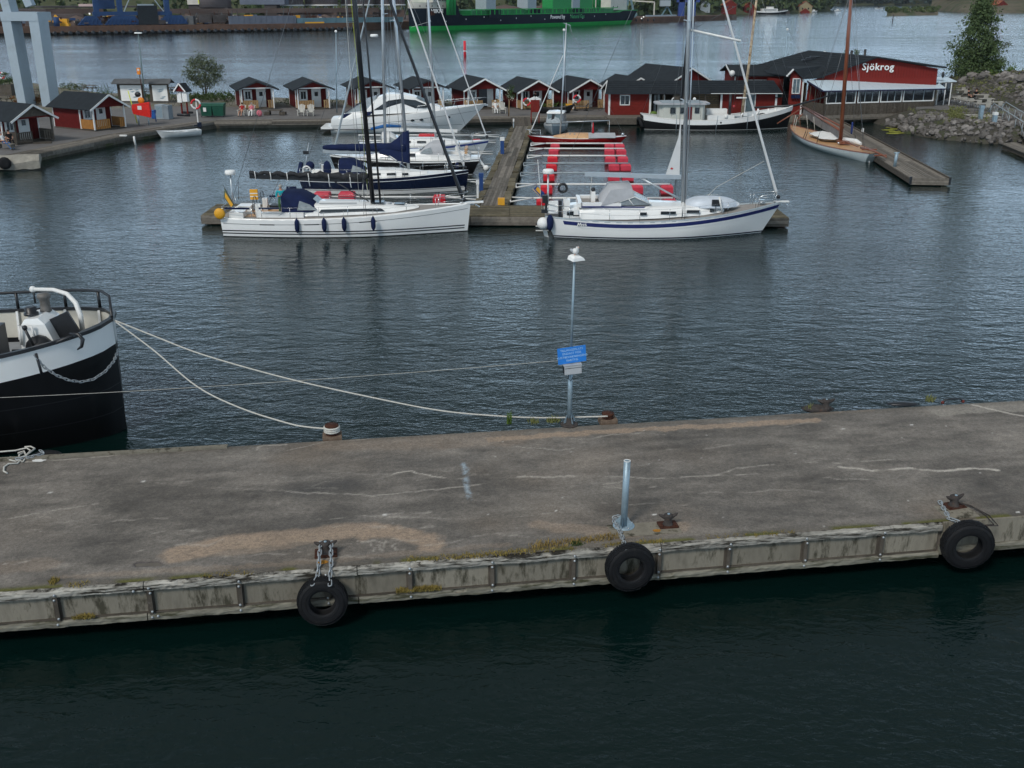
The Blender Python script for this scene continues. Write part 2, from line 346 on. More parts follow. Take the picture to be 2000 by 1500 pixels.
# deck sheet with worn marks stored per point
import numpy as np
def fbm(x,y,sc_,oct=4,seed=0):
    rs=np.random.RandomState(seed);out=np.zeros_like(x);amp=1;tot=0
    for k in range(oct):
        tab=rs.rand(256,256);X=x*sc_;Y=y*sc_;xi=np.floor(X).astype(int);yi=np.floor(Y).astype(int);fx=X-xi;fy=Y-yi
        fx=fx*fx*(3-2*fx);fy=fy*fy*(3-2*fy);g=lambda a,b:tab[a%256,b%256]
        out+=amp*((g(xi,yi)*(1-fx)+g(xi+1,yi)*fx)*(1-fy)+(g(xi,yi+1)*(1-fx)+g(xi+1,yi+1)*fx)*fy);tot+=amp;amp*=.55;sc_*=2.03
    return out/tot
def polydist(px_,py_,pts):
    d=np.full(px_.shape,1e9)
    for(ax,ay),(bx,by)in zip(pts[:-1],pts[1:]):
        vx,vy=bx-ax,by-ay;t=np.clip(((px_-ax)*vx+(py_-ay)*vy)/(vx*vx+vy*vy+1e-9),0,1)
        d=np.minimum(d,np.hypot(px_-ax-t*vx,py_-ay-t*vy))
    return d
def uvpts(pts):return[Puv(W(a,b,PZ))for a,b in pts]
def deck():
    du=.045;us=np.arange(-5,33,du);vs=np.linspace(0,PWID,132);U,V=np.meshgrid(us,vs,indexing='ij')
    wob=(fbm(U,V,1.6,4,1)-.5);wob2=(fbm(U,V,4.0,4,2)-.5);fine=fbm(U,V,9,3,3)
    Uw=U+wob*.5+wob2*.2;Vw=V+wob2*.25+wob*.12
    st=lambda d,a,b:np.clip((b-d)/(b-a),0,1)
    sand=np.zeros_like(U);dark=np.zeros_like(U);lite=np.zeros_like(U);white=np.zeros_like(U)
    for pts,hw,k in(([(350,1082),(450,1060),(560,1048),(690,1037),(780,1038),(842,1062)],.36,1.0),([(330,1090),(480,1075),(600,1058)],.16,.5),
                       ([(960,858),(1200,842),(1400,832),(1590,822)],.16,.95),([(1180,812),(1400,812),(1700,800)],.12,.55),([(640,866),(850,862),(1000,856)],.5,.32),([(0,1110),(90,1102)],.25,.35),([(1060,1025),(1220,1040),(1330,1030)],.22,.5),([(120,1128),(600,1098),(1000,1062)],.10,.35)):
        sand=np.maximum(sand,k*st(polydist(Uw,Vw,uvpts(pts)),hw*.75,hw*1.15))
    for pts,hw,k in(([(1560,868),(1650,872)],.35,.45),([(1690,975),(1850,965)],.5,.35),([(1720,890),(1890,880)],.3,.4),([(1000,1000),(1200,960)],.5,.25),([(200,905),(500,885)],.35,.2)):
        lite=np.maximum(lite,k*st(polydist(Uw,Vw,uvpts(pts)),hw*.2,hw*1.3))
    q=uvpts([(1815,803),(1990,793)]);lite=np.maximum(lite,.95*((Uw>q[0][0])&(Uw<q[1][0]+.3)&(Vw>q[1][1]-.45+.1)).astype(float))
    for pts,hw,k in(([(600,955),(680,945)],.5,1.0),([(800,905),(920,898)],.35,.5),([(60,1075),(150,1065)],.55,.35),([(550,1030),(700,1010)],.4,.35),([(900,1075),(1000,1085)],.3,.3),([(1400,990),(1560,1000)],.5,.3),([(1680,820),(1790,820)],.5,.35),([(200,920),(420,905)],.4,.3),([(1330,1000),(1420,1010)],.3,.35),([(480,905),(600,930)],.45,.35)):
        dark=np.maximum(dark,k*st(polydist(Uw,Vw,uvpts(pts)),hw*.1,hw*1.5))
    hole=st(polydist(U+wob2*.25,V+wob*.12,uvpts([(270,1102),(306,1100)])),.08,.13)
    rim=st(polydist(U+wob2*.25,V+wob*.12,uvpts([(268,1103),(308,1101)])),.15,.19)
    for pts,hw,k in(([(0,1015),(60,1005),(100,998),(190,984)],.02,.35),([(100,1030),(180,1026)],.015,.25),([(430,952),(600,962),(730,968),(860,955),(910,950),(1010,932),(1190,929),(1290,935),(1400,927),(1440,915),(1500,908)],.022,.5),([(770,925),(800,920),(845,930),(870,932)],.022,.8),([(1010,930),(1080,932),(1170,930)],.02,.6),
                       ([(1640,912),(1672,914),(1700,920),(1735,918),(1778,915),(1830,920),(1905,915),(1950,918)],.032,1.0),([(1900,790),(1960,806),(2000,812)],.03,.9),([(1400,928),(1480,926)],.02,.6),([(1670,902),(1760,896)],.02,.4),([(700,1055),(745,1060),(790,1055)],.015,.45),([(1000,1010),(1100,1000)],.012,.3),([(722,1057),(730,1077),(738,1062),(746,1077),(752,1057)],.012,.4),([(790,1061),(776,1057),(766,1066),(774,1076),(790,1074)],.012,.45),([(0,906),(200,892),(445,874)],.018,.5),([(560,880),(640,862),(1110,830)],.015,.35),([(500,880),(505,872),(560,868)],.02,.5)):
        gate=np.clip((fbm(U,V,2.3,2,5)-.32)*6,.15,1)
        white=np.maximum(white,k*gate*st(polydist(U+wob2*.12,V+wob2*.12,uvpts(pts)),hw*.5,hw*2.0))
    rs2=np.random.RandomState(9)
    for q in range(46):
        x0,y0=rs2.uniform(-100,1900),rs2.uniform(0,1);y0=(893-x0*.057)*(1-y0)+(1140-x0*.074)*y0;pts=[(x0,y0)]
        for _ in range(rs2.randint(2,6)):x0+=rs2.uniform(20,70);y0+=rs2.uniform(-9,5);pts.append((x0,y0))
        white=np.maximum(white,rs2.uniform(.1,.42)*np.clip((fbm(U,V,3.1,2,60+q%5)-.4)*6,0,1)*st(polydist(U+wob2*.2,V+wob2*.15,uvpts(pts)),.008,.045))
    patch=st(polydist(U+wob2*.15,V+wob2*.1,uvpts([(907,905),(911,945),(917,975)])),.02,.09)*np.clip((fine-.35)*5,0,1)
    # bird droppings
    rs=np.random.RandomState(4);drop=np.zeros_like(U)
    for k in range(70):
        cu=rs.uniform(-4,31);cv=rs.uniform(.1,6.4);r=rs.uniform(.0,.012)+(.03 if k%9==0 else 0);i0=int((cu-us[0])/du);
        if 4<i0<len(us)-5:sl=slice(i0-4,i0+5);drop[sl]=np.maximum(drop[sl],st(np.hypot(U[sl]-cu,(V[sl]-cv)*1.3),r*.6,r+.030)*(.5+.5*(k%3==0)))
    base=np.array([.150,.134,.116]);blot=fbm(U,V,.55,5,8);blot2=fbm(U*.5,V*1.6,2.2,5,9)
    col=base[None,None]*(1+(blot-.5)[...,None]*1.1)*(1+(blot2-.5)[...,None]*1.1)*(1+(fine-.5)[...,None]*.5)
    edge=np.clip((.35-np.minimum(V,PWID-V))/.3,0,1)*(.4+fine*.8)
    def mixc(col,c,a):return col*(1-a[...,None])+np.array(c)[None,None]*a[...,None]
    tan=np.clip((fbm(U,V,.35,3,12)-.5)*3,0,1)*.5
    col=mixc(col,(.185,.145,.108),tan)
    col=mixc(col,(.26,.238,.205),lite*(.5+fine*.6));col=mixc(col,(.33,.245,.175),sand*(.55+.5*fine));col=mixc(col,(.062,.058,.054),dark*(.45+.7*fine).clip(0,1))
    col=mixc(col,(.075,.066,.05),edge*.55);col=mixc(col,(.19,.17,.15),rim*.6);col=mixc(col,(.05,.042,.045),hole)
    moss=np.clip((.16-V)/.12,0,1)*np.clip((fbm(U,V,1.1,3,15)-.56)*14,0,1);col=mixc(col,(.085,.085,.012),moss*.9)
    col=mixc(col,(.50,.46,.40),white);col=mixc(col,(.30,.37,.42),patch*.8);col=mixc(col,(.72,.70,.66),drop)
    Z=PZ+(fbm(U,V,1.2,4,20)-.5)*.02-hole*.035-dark*.004+(fine-.5)*.006;Z[:,0]=PZ-.01;Z[:,-1]=PZ-.01
    nu,nv=U.shape;co=np.stack([U,V,Z],-1).reshape(-1,3)
    i,j=np.meshgrid(np.arange(nu-1),np.arange(nv-1),indexing='ij');a=(i*nv+j).ravel();f=np.stack([a,a+nv,a+nv+1,a+1],-1)
    me=bpy.data.meshes.new('deck');me.vertices.add(len(co));me.vertices.foreach_set('co',co.ravel());me.loops.add(f.size);me.loops.foreach_set('vertex_index',f.ravel().astype(np.int32))
    me.polygons.add(len(f));me.polygons.foreach_set('loop_start',np.arange(0,f.size,4,dtype=np.int32));me.update(calc_edges=True)
    at_=me.color_attributes.new('wear','FLOAT_COLOR','POINT');at_.data.foreach_set('color',np.concatenate([col.reshape(-1,3).clip(0,1),np.ones((len(co),1))],1).ravel())
    me.polygons.foreach_set('use_smooth',np.ones(len(f),bool));return me
def deckmat():
    m=bpy.data.materials.new('worn_concrete');m.use_nodes=True;nt=m.node_tree;b=nt.nodes['Principled BSDF'];L=nt.links.new
    a=N(nt,'ShaderNodeAttribute',attribute_name='wear');g=N(nt,'ShaderNodeNewGeometry')
    n=N(nt,'ShaderNodeTexNoise');n.inputs['Scale'].default_value=14;n.inputs['Detail'].default_value=8;n.inputs['Roughness'].default_value=.8;L(g.outputs['Position'],n.inputs[0])
    r=N(nt,'ShaderNodeMapRange');r.inputs[1].default_value=.3;r.inputs[2].default_value=.7;r.inputs[3].default_value=.58;r.inputs[4].default_value=1.42;L(n.outputs[0],r.inputs[0])
    v=N(nt,'ShaderNodeVectorMath',operation='SCALE');L(a.outputs['Color'],v.inputs[0]);n9=N(nt,'ShaderNodeTexNoise');n9.inputs['Scale'].default_value=55;n9.inputs['Detail'].default_value=3;L(g.outputs['Position'],n9.inputs[0]);r9=N(nt,'ShaderNodeMapRange');r9.inputs[1].default_value=.3;r9.inputs[2].default_value=.7;r9.inputs[3].default_value=.7;r9.inputs[4].default_value=1.3;L(n9.outputs[0],r9.inputs[0])
    mm=N(nt,'ShaderNodeMath',operation='MULTIPLY');L(r.outputs[0],mm.inputs[0]);L(r9.outputs[0],mm.inputs[1]);L(mm.outputs[0],v.inputs['Scale']);L(v.outputs[0],b.inputs['Base Color']);b.inputs['Roughness'].default_value=.9
    bp=N(nt,'ShaderNodeBump');bp.inputs['Distance'].default_value=.015;bp.inputs['Strength'].default_value=.7;L(n.outputs[0],bp.inputs['Height']);L(bp.outputs[0],b.inputs['Normal'])
    return m
me=deck();me.materials.append(deckmat());o=obj('deck',me,None,quay)
K['conc']=mat('plain_concrete',(.140,.126,.110),.9,var=.25,scale=1.2,bump=.01,bscale=14,dirt=(.085,.08,.073),dirt_at=.52,dscale=.6)
K['panel']=mat('stained_concrete_panel',(.215,.196,.158),.9,var=.38,scale=3,bump=.008,bscale=16,rnd=.16,dirt=(.060,.055,.040),dirt_at=.50,dscale=3.0,stretch=(1,1,.3))
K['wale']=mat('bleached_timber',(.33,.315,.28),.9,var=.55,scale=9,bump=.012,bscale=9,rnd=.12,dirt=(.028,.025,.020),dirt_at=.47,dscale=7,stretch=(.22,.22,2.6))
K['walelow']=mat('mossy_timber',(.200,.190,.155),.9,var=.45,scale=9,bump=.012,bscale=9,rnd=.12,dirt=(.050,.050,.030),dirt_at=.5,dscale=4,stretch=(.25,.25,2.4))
K['wale'].node_tree.nodes['Mapping'].vector_type='POINT'
for a,b in((-40,-5.0),(32.9,70)):
    obj('deck',MB().b2((a,0,PZ-.1),(b,PWID,PZ-.005)),K['conc'],quay)
# body: slab, recessed near-black wall standing for the shaded void below
obj('slab',MB().b2((-40,.02,.36),(70,PWID-.02,PZ-.03)),K['conc'],quay)
obj('void_wall',MB().b2((-40,1.2,-1.5),(70,PWID-.9,.355)),K['void'],quay)
def timber(l,h,d,seed,nseg=26,rough=.014):
    rr=random.Random(seed);mb=MB();rings=[]
    prof=[(-d,-h/2),(-d-.01,0),(-d,h/2-.02),(-d+.03,h/2),(-.0,h/2),(0,-h/2)]
    for i in range(nseg+1):
        x=l*i/nseg;e=mnoise.noise(Vector((x*1.3,seed,0)));s_=mnoise.noise(Vector((x*4,seed,5)))
        chip=max(0,mnoise.noise(Vector((x*2.2,seed*3,9)))-.25)*.25
        rings.append([(x,y+(rr.uniform(-rough,rough)*.5+e*.012 if y<-.02 else 0),z+(rr.uniform(-.006,.006)+s_*rough*.6-(chip if z>0 and k in(2,3)else 0)if True else 0))for k,(y,z)in enumerate(prof)])
    mb.loft(rings,smooth=False,capa=True,capb=True,closed=True);return mb
pxs=[-60,113,295,470,640,800,960,1118,1285,1420,1570,1718]
us_=[Puv(on_face(x,1190-x*.082))[0]for x in pxs];UEND=Puv(W(1838,1018,PZ))[0]
us_=[us_[0]-6,us_[0]-4,us_[0]-2]+us_+[UEND]
joints=[us_[0],us_[2],Puv(on_face(283,1140))[0],Puv(on_face(700,1140))[0],Puv(on_face(1290,1060))[0],UEND]
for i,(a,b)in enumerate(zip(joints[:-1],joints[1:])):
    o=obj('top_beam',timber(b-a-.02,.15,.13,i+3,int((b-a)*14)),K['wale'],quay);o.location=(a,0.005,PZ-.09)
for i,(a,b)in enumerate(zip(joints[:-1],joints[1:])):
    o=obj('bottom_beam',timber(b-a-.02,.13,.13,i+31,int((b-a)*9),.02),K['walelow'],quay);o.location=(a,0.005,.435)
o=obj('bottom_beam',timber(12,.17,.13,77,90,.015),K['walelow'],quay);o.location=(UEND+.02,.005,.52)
for a,b in zip(us_[:-1],us_[1:]):
    mb=MB().b2((a+.05,-.03,.50),(b-.05,.01,PZ-.165));obj('panel',mb,K['panel'],quay)
    obj('ledge',MB().b2((a+.05,-.075,.50),(b-.05,-.032,.53)),K['dwood'],quay)
obj('panel',MB().b2((UEND+.05,-.06,.61),(UEND+14,.012,PZ-.012)),K['panel'],quay)
postm=MB().b2((-.04,-.13,.50),(.04,-.02,PZ-.17)).b2((-.075,-.045,.50),(.075,-.034,PZ-.17)).mesh('post');postm.materials.append(K['dwood'])
bolt=MB().lathe([(.028,0),(.028,.01),(.018,.014),(.016,.03),(.001,.034)],8,M=Matrix.Rotation(PI/2,3,'X').to_4x4()if False else Matrix.Rotation(PI/2,4,'X')).mesh('bolt');bolt.materials.append(K['chain'])
for u in us_[1:-1]:
    p=piece('post',postm,quay,(u,0,0))
    for z,off in((PZ-.22,-.12),(.56,-.12),(PZ-.09,-.155),(.44,-.135)):piece('bolt',bolt,quay,(u+R.uniform(-.02,.02),off,z),rot=(0,0,0))
piece('bolt',bolt,quay,(joints[2]-.2,-.16,PZ-.13));piece('bolt',bolt,quay,(joints[2]+.2,-.135,.46))
# far edge curb strip (narrow pale lip) left part
a=Puv(W(0,893,PZ));b=Puv(W(445,871,PZ))
obj('edge_lip',MB().b2((-12,PWID-.14,PZ-.01),(b[0],PWID+.02,PZ+.05)),K['panel'],quay)
# weeds growing in the joints
def tuft(mb,c,n,h,spread,r,lean=.5):
    for _ in range(n):
        a=r.uniform(0,2*PI);d=r.uniform(0,spread);x,y=c[0]+d*math.cos(a),c[1]+d*math.sin(a);hh=h*r.uniform(.4,1.1);wd=r.uniform(.006,.014)*(1+h)
        lx,ly=r.uniform(-lean,lean)*hh,r.uniform(-lean,lean)*hh;t=r.uniform(0,PI);ca,sa=math.cos(t)*wd,math.sin(t)*wd
        mb.add([(x-ca,y-sa,c[2]),(x+ca,y+sa,c[2]),(x+lx*.4+ca*.6,y+ly*.4+sa*.6,c[2]+hh*.6),(x+lx,y+ly,c[2]+hh)],[(0,1,2),(0,2,3)])
rr=random.Random(5)
def weed(name,pts,label,mt,n=60,h=.12,sp=.12,cat='weeds',lean=.5):
    mb=MB()
    for p in pts:tuft(mb,p,n,h,sp,rr,lean)
    solo(name,mb,mt,label,cat,kind='stuff')
mb=MB()
for a,b,k,h in((800,1125,26,.07),(880,1075,20,.05),(1380,1560,10,.05),(140,180,4,.06),(400,500,8,.05),(1180,1300,10,.07)):
    for i in range(k):
        x=a+(b-a)*i/k;u,v=Puv(W(x,1155-x*.0745-8,PZ));p=Pw(u,rr.uniform(.0,.1),PZ-.02);tuft(mb,p,26,h,.1,rr,.7)
for i in range(16):
    x=780+i*5;p=on_face(x,1152-i*.5,.1);tuft(mb,(p.x,p.y,.55),40,.10,.08,rr,.8)
for i in range(5):p=on_face(150+i*7,1205,.12);tuft(mb,(p.x,p.y,.54),46,.08,.08,rr,.9)
solo('moss',mb,K['grassy'],'ochre moss and dry grass along the quay timbers','moss',kind='stuff')
mb=MB()
for i in range(14):p=W(1045+i*12,1068-i*1.5,PZ);tuft(mb,p,34,.10,.16,rr,.6)
solo('dry_grass',mb,mat('straw',(.23,.165,.06),.9,var=.4),'straw coloured dry grass on the quay edge left of the steel post','grass',kind='stuff')
weed('weeds',[W(994,828,PZ)],'tall thin green weed on the far quay edge',K['leafbright'],40,.38,.08,lean=.2)
weed('weeds',[W(1042,826,PZ),W(1075,824,PZ),W(1085,823,PZ)],'low yellow green weeds beside the lamp post base',K['grass'],70,.16,.14)
weed('weeds',[W(1815,783,PZ)],'grass tuft on the far quay edge beside red iron fitting',K['grass'],60,.2,.14)
weed('weeds',[W(1580,800,PZ)],'thin weed on far quay edge beside the iron bollard',K['grass'],30,.2,.10)
weed('weeds',[W(108,1135,PZ),W(102,1140,PZ)],'yellowed dry weed tuft at the quay front edge, lower left',K['grassy'],60,.10,.08)
weed('weeds',[W(1120+i*6,1062,PZ)for i in range(3)],'green moss cushion under the dry grass on the quay edge',K['leaf'],60,.06,.12)
# ================================================================ land round the basin
LZ=.6
shore=[(-37.6,78.2),(-36.2,84.2),(-33.6,94.5),(-28.9,104.6),(-18,105.7),(0,108),(9.4,109.2),(13.3,109.4),(29.2,109.9),(46,111.5),(60,116)]
front=[(-160,40),(-60,58)]+[(x-.4,y+.6)for x,y in shore[:3]]+[(x,y+.6)for x,y in shore[3:]]
back=[(75,138),(46,131),(30,128),(0,127),(-18,127.5),(-27,131),(-36,135),(-52,138),(-60,146),(-80,168),(-160,200)]
def flat(poly,z0,z1):return MB().prism(poly,z0,z1)
obj('ground',flat(front+back,-1.2,LZ+.02),K['gravel'],label='gravel and grass promontory behind the huts',kind='structure')
yard=[(-150,52),(-58,63)]+[(x-1.2,y+2.4)for x,y in shore[:3]]+[(x,y+2.4)for x,y in shore[3:9]]+[(29,118),(10,119),(-16,120),(-30,119.5),(-36,121),(-44,118),(-52,112),(-70,105),(-150,100)]
obj('yard',flat(yard,LZ-.2,LZ+.026),K['asphalt'],label='grey asphalt yard around the huts',kind='structure')
# timber quay along the shore: deck planks lengthwise, fascia boards
wharf=thing('timber_wharf','weathered timber wharf edge around the inner basin',None,(0,105,0),kind='structure')
unit=boxmesh('plank',K['gwood']);unitd=boxmesh('board',K['gwood']);
def boards_along(name,p,q,offs,wdt,thk,z,parent,me,maxlen=5.0,side=None,gap=.02,jit=.0):
    """boards laid along p->q, at perpendicular offsets offs (left of travel)"""
    p=Vector((*p[:2],0));q=Vector((*q[:2],0));d=q-p;l=d.length;d.normalize();nrm=Vector((-d.y,d.x,0));a=math.atan2(d.y,d.x);k=max(1,round(l/maxlen));pl=parent.location
    for off in offs:
        for i in range(k):
            c=p+d*(l*(i+.5)/k)+nrm*off
            piece(name,me,parent,(c.x-pl.x,c.y-pl.y,z+R.uniform(-jit,jit)-pl.z),(l/k-gap,wdt,thk),(0,0,a))
for i,(p,q)in enumerate(zip([(-44,70)]+shore[:9],shore[:10])):
    if i==8:continue
    boards_along('plank',p,q,[.2+.42*k for k in range(5)],.345,.05,LZ+.045,wharf,unit,6,jit=.006)
    boards_along('fascia_board',p,q,[-.0],.07,.20,LZ-.06,wharf,unitd,6)
    boards_along('fascia_board',p,q,[.05],.07,.12,LZ-.225,wharf,unitd,6)
    d=Vector(q)-Vector(p);n_=Vector((-d.y,d.x)).normalized()
    v=[(p[0]+n_.x*1,p[1]+n_.y*1),(q[0]+n_.x*1,q[1]+n_.y*1),(q[0]+n_.x*1.3,q[1]+n_.y*1.3),(p[0]+n_.x*1.3,p[1]+n_.y*1.3)]
    obj('back_wall',MB().prism(v,-1,LZ),K['void'],wharf,world=True)  # near-black sheet stands for the shade under the wharf deck
# raised stub under the red shop (floating pontoon)
pts=[(9.6,107.6),(13.4,107.9),(13.3,111),(9.5,110.7)]
obj('stub_deck',MB().prism(pts,LZ-.15,LZ+.08),K['gwood'],wharf,world=True)
obj('stub_front',MB().b2((9.5,107.55,LZ-.5),(13.4,107.75,LZ+.1)),K['gwood'],wharf,world=True)
obj('stub_float',MB().b2((9.7,107.8,-.5),(13.2,110.4,LZ-.3)),K['void'],wharf,world=True)
# ---- T-shaped floating jetty
jet=thing('floating_jetty','T-shaped weathered wooden jetty in the middle of the basin',None,(-1,60,0),kind='structure')
TA,TB,TY0,TY1=-17.4,15.3,58.4,61.6
unitm=boxmesh('plank',K['mwood'])
def tf(x):return TY0-.9*(x-TA)/(TB-TA)*1.0
JZ=.55
y0l,y0r=58.6,57.75
obj('floats',MB().b2((TA+.4,59,-.5),(TB-.4,60.9,JZ-.12)),K['void'],jet,world=True)
n=14
for k in range(n):
    yy=.12+.235*k
    for a,b in((TA,-9.2),(-9.2,-.9),(-.9,7.2),(7.2,TB)):
        ya,yb=58.6-.75*(a-TA)/32.7+yy,58.6-.75*(b-TA)/32.7+yy;l=b-a
        piece('plank',unitm,jet,((a+b)/2+1,(ya+yb)/2-60,JZ+R.uniform(-.004,.004)),(l-.02,.225,.05),(0,0,math.atan2(yb-ya,l)))
for z in(JZ-.08,JZ-.24,JZ-.40):
    for a,b in((TA,-9.2),(-9.2,-2.3),(-2.3,5),(5,TB)):
        ya,yb=58.55-.75*(a-TA)/32.7,58.55-.75*(b-TA)/32.7
        piece('fascia_board',unit,jet,((a+b)/2+1,(ya+yb)/2-60,z),(b-a-.03,.06,.15),(0,0,math.atan2(yb-ya,b-a)))
for x in(TA,TB):
    yc=58.55-.75*(x-TA)/32.7+1.65
    for z in(JZ-.08,JZ-.24,JZ-.40):piece('fascia_board',unit,jet,(x+1,yc-60,z),(.06,3.3,.15))
# walkway out to the shore
WA,WB=Vector((-1.25,61.2,0)),Vector((.95,101.6,0));wd_=(WB-WA).normalized();wn=Vector((-wd_.y,wd_.x,0));wl=(WB-WA).length;wa=math.atan2(wd_.y,wd_.x)
mbv=MB();mbv.beam(WA+Vector((0,0,.15)),WB+Vector((0,0,.15)),1.7,.6);obj('floats',mbv,K['void'],jet,world=True)
for k in range(7):
    off=-.51+.17*k
    for i in range(8):
        c=WA+wd_*(wl*(i+.5)/8)+wn*off
        piece('plank',unit,jet,(c.x+1,c.y-60,JZ+.05+R.uniform(-.005,.005)),(wl/8-.03,.155,.04),(0,0,wa))
for s_ in(-1,1):
    i=0;t=0.2
    while t<wl-.6:
        l=R.uniform(.9,1.7);c=WA+wd_*(t+l/2)+wn*(s_*(.80+R.uniform(-.03,.03)))
        piece('edge_block',unitm,jet,(c.x+1,c.y-60,JZ+R.uniform(-.06,.05)),(l,.36+R.uniform(-.04,.1),.16),(0,R.uniform(-.012,.012),wa+R.uniform(-.02,.02)))
        t+=l+(R.uniform(.15,.5)if R.random()<.4 else .04)
    c=WA+wd_*(wl/2)+wn*(s_*.99);piece('side_beam',unitm,jet,(c.x+1,c.y-60,JZ-.12),(wl,.08,.2),(0,0,wa))
# landing where walkway meets the head
for k in range(8):piece('plank',unitm,jet,(-1.3+1,58.4+.36*k-60,JZ+.045),(2.3,.35,.045),(0,0,-.02))
gp=thing('gangplank','short worn plank ramp linking the jetty walkway to the wharf','gangplank',(.95,101.5,JZ))
for k in range(6):obj('plank',MB().beam((-.75+.3*k,0,.08),(-.95+.33*k,6.4,.2),.29,.05),K['dwood'],gp)
# ---- finger jetty on the right
fj=thing('finger_jetty','long slanting wooden jetty beside the varnished yacht','jetty',(28,70.5,0))
Q=[W(1778,347,.5),W(1855,350,.5),W(1600,218,.5),W(1572,222,.5)]
Q[2]=Vector((32.9,110.5,.5));Q[3]=Vector((30.7,110.3,.5))
Q[0]=W(1779,348,.5);Q[1]=W(1855,349,.5)
nn=11
for k in range(nn):
    a=Q[0].lerp(Q[1],(k+.5)/nn);b=Q[3].lerp(Q[2],(k+.5)/nn);wdt=(Q[1]-Q[0]).length/nn
    for i in range(5):
        p,q=a.lerp(b,i/5),a.lerp(b,(i+1)/5-.001);obj('plank',MB().beam(p+Vector((0,0,R.uniform(-.008,.008))),q,wdt*.86,.05),K['gwood'],fj,world=True)
for side,(a,b)in(('L',(Q[0],Q[3])),('R',(Q[1],Q[2]))):
    for z in(-.12,-.30):obj('side_board',MB().beam(a+Vector((0,0,z)),b+Vector((0,0,z)),.07,.17),K['dwood'],fj,world=True)
obj('edge_rail',MB().beam(Q[1]+Vector((-.08,0,.08)),Q[2]+Vector((-.08,0,.08)),.12,.1),K['dwood'],fj,world=True)
for z in(-.04,-.2,-.36):obj('end_board',MB().beam(Q[0]+Vector((0,-.05,z)),Q[1]+Vector((0,-.05,z)),.06,.14),K['gwood'],fj,world=True)
mbf=MB();a,b=(Q[0]+Q[1])/2,(Q[2]+Q[3])/2;mbf.beam(a+Vector((0,.4,-.5)),b+Vector((0,0,-.5)),1.9,.7);obj('floats',mbf,K['void'],fj,world=True)
for p in(Q[0],Q[1]):obj('corner_fender',MB().box(p+Vector((0,-.02,-.15)),(.14,.14,.5)),K['blackpaint'],fj,world=True)
# ================================================================ boats
class Hull:
    def __init__(s,L,B,fs,fm,fb,draft=.5,rakeb=.5,rakes=.2,tw=.75,pmax=.42,pw=2.3,full=3.0,flat=.6,fine=1.0):
        s.__dict__.update(locals())
    def zs(s,u): # sheer height
        a,m,b=s.fs,s.fm,s.fb
        return a+(b-a)*u+(m-(a+b)/2)*4*u*(1-u)if m is not None else a+(b-a)*u
    def hb(s,u):
        if u<s.pmax:return s.B/2*(s.tw+(1-s.tw)*math.sin(PI/2*u/s.pmax))
        v=(u-s.pmax)/(1-s.pmax);return s.B/2*max(0.0,(1-v**s.pw))**s.fine
    def P(s,u,t,off=0,side=1): # t: 0 sheer, 1 keel line
        z0=s.zs(u);z=z0+(-s.draft-z0)*t
        x0=s.rakes*t;x1=s.L-s.rakeb*t;x=x0+(x1-x0)*u
        y=s.hb(u)*max(0,1-t**s.full)**s.flat
        flare=1-.35*t*max(0,(u-.6)/.4);y=y*flare+off
        return Vector((x+(off*.8 if u>.97 else 0),y*side,z))
    def tz(s,u,z):z0=s.zs(u);return min(1,max(0,(z0-z)/(z0+s.draft)))
    def us(s,n=26):return[1-(1-i/n)**1.25 for i in range(n+1)]
    def shell(s,mb=None,m=0,n=26,k=10):
        mb=mb or MB();U=s.us(n);T=[(j/k)**1.1 for j in range(k+1)]
        rings=[[s.P(u,t)for t in T]+[s.P(u,t,side=-1)for t in reversed(T)]for u in U]
        mb.loft(rings,m,True);r0=rings[0];mb.add(r0,[tuple(range(len(r0)))],m);return mb
    def band(s,za,zb,off=.006,n=26,ua=0.0,ub=1.0,rel=False,sides=(1,-1),mb=None,m=0):
        mb=mb or MB();U=[ua+(ub-ua)*q for q in s.us(n)]
        for sd in sides:
            rings=[]
            for u in U:
                A=(s.zs(u)+za)if rel else za;Bz=(s.zs(u)+zb)if rel else zb
                rings.append([s.P(u,s.tz(u,A),off,sd),s.P(u,s.tz(u,(A+Bz)/2),off,sd),s.P(u,s.tz(u,Bz),off,sd)]if sd>0 else[s.P(u,s.tz(u,Bz),off,sd),s.P(u,s.tz(u,(A+Bz)/2),off,sd),s.P(u,s.tz(u,A),off,sd)])
            mb.loft(rings,m,True)
        return mb
    def deck(s,dz=-.02,inset=.01,camber=.05,m=0,ua=0,ub=1,n=26,k=6):
        mb=MB();U=[ua+(ub-ua)*q for q in s.us(n)];rings=[]
        for u in U:
            p=s.P(u,0);h=max(0.001,p.y-inset);z=s.zs(u)+dz
            rings.append([(p.x,h*(1-2*j/k),z+camber*(1-(1-2*j/k)**2)*min(1,h))for j in range(k+1)])
        return mb.loft(rings,m,True)
    def edge(s,u,side=1,inset=.08,dz=0):p=s.P(u,0);return Vector((p.x,side*max(0,p.y-inset),p.z+dz))
def coachroof(hl,stations,m=0):
    """stations: (x, half width bottom, half width top, z bottom, z top)"""
    rings=[]
    for x,wb,wt,zb,zt in stations:
        h=zt-zb
        rings.append([(x,wb,zb),(x,wb*.5+wt*.5,zb+h*.6),(x,wt,zt-h*.08),(x,wt*.8,zt),(x,0,zt+.04),(x,-wt*.8,zt),(x,-wt,zt-h*.08),(x,-wb*.5-wt*.5,zb+h*.6),(x,-wb,zb)])
    return MB().loft(rings,m,False,True,True)
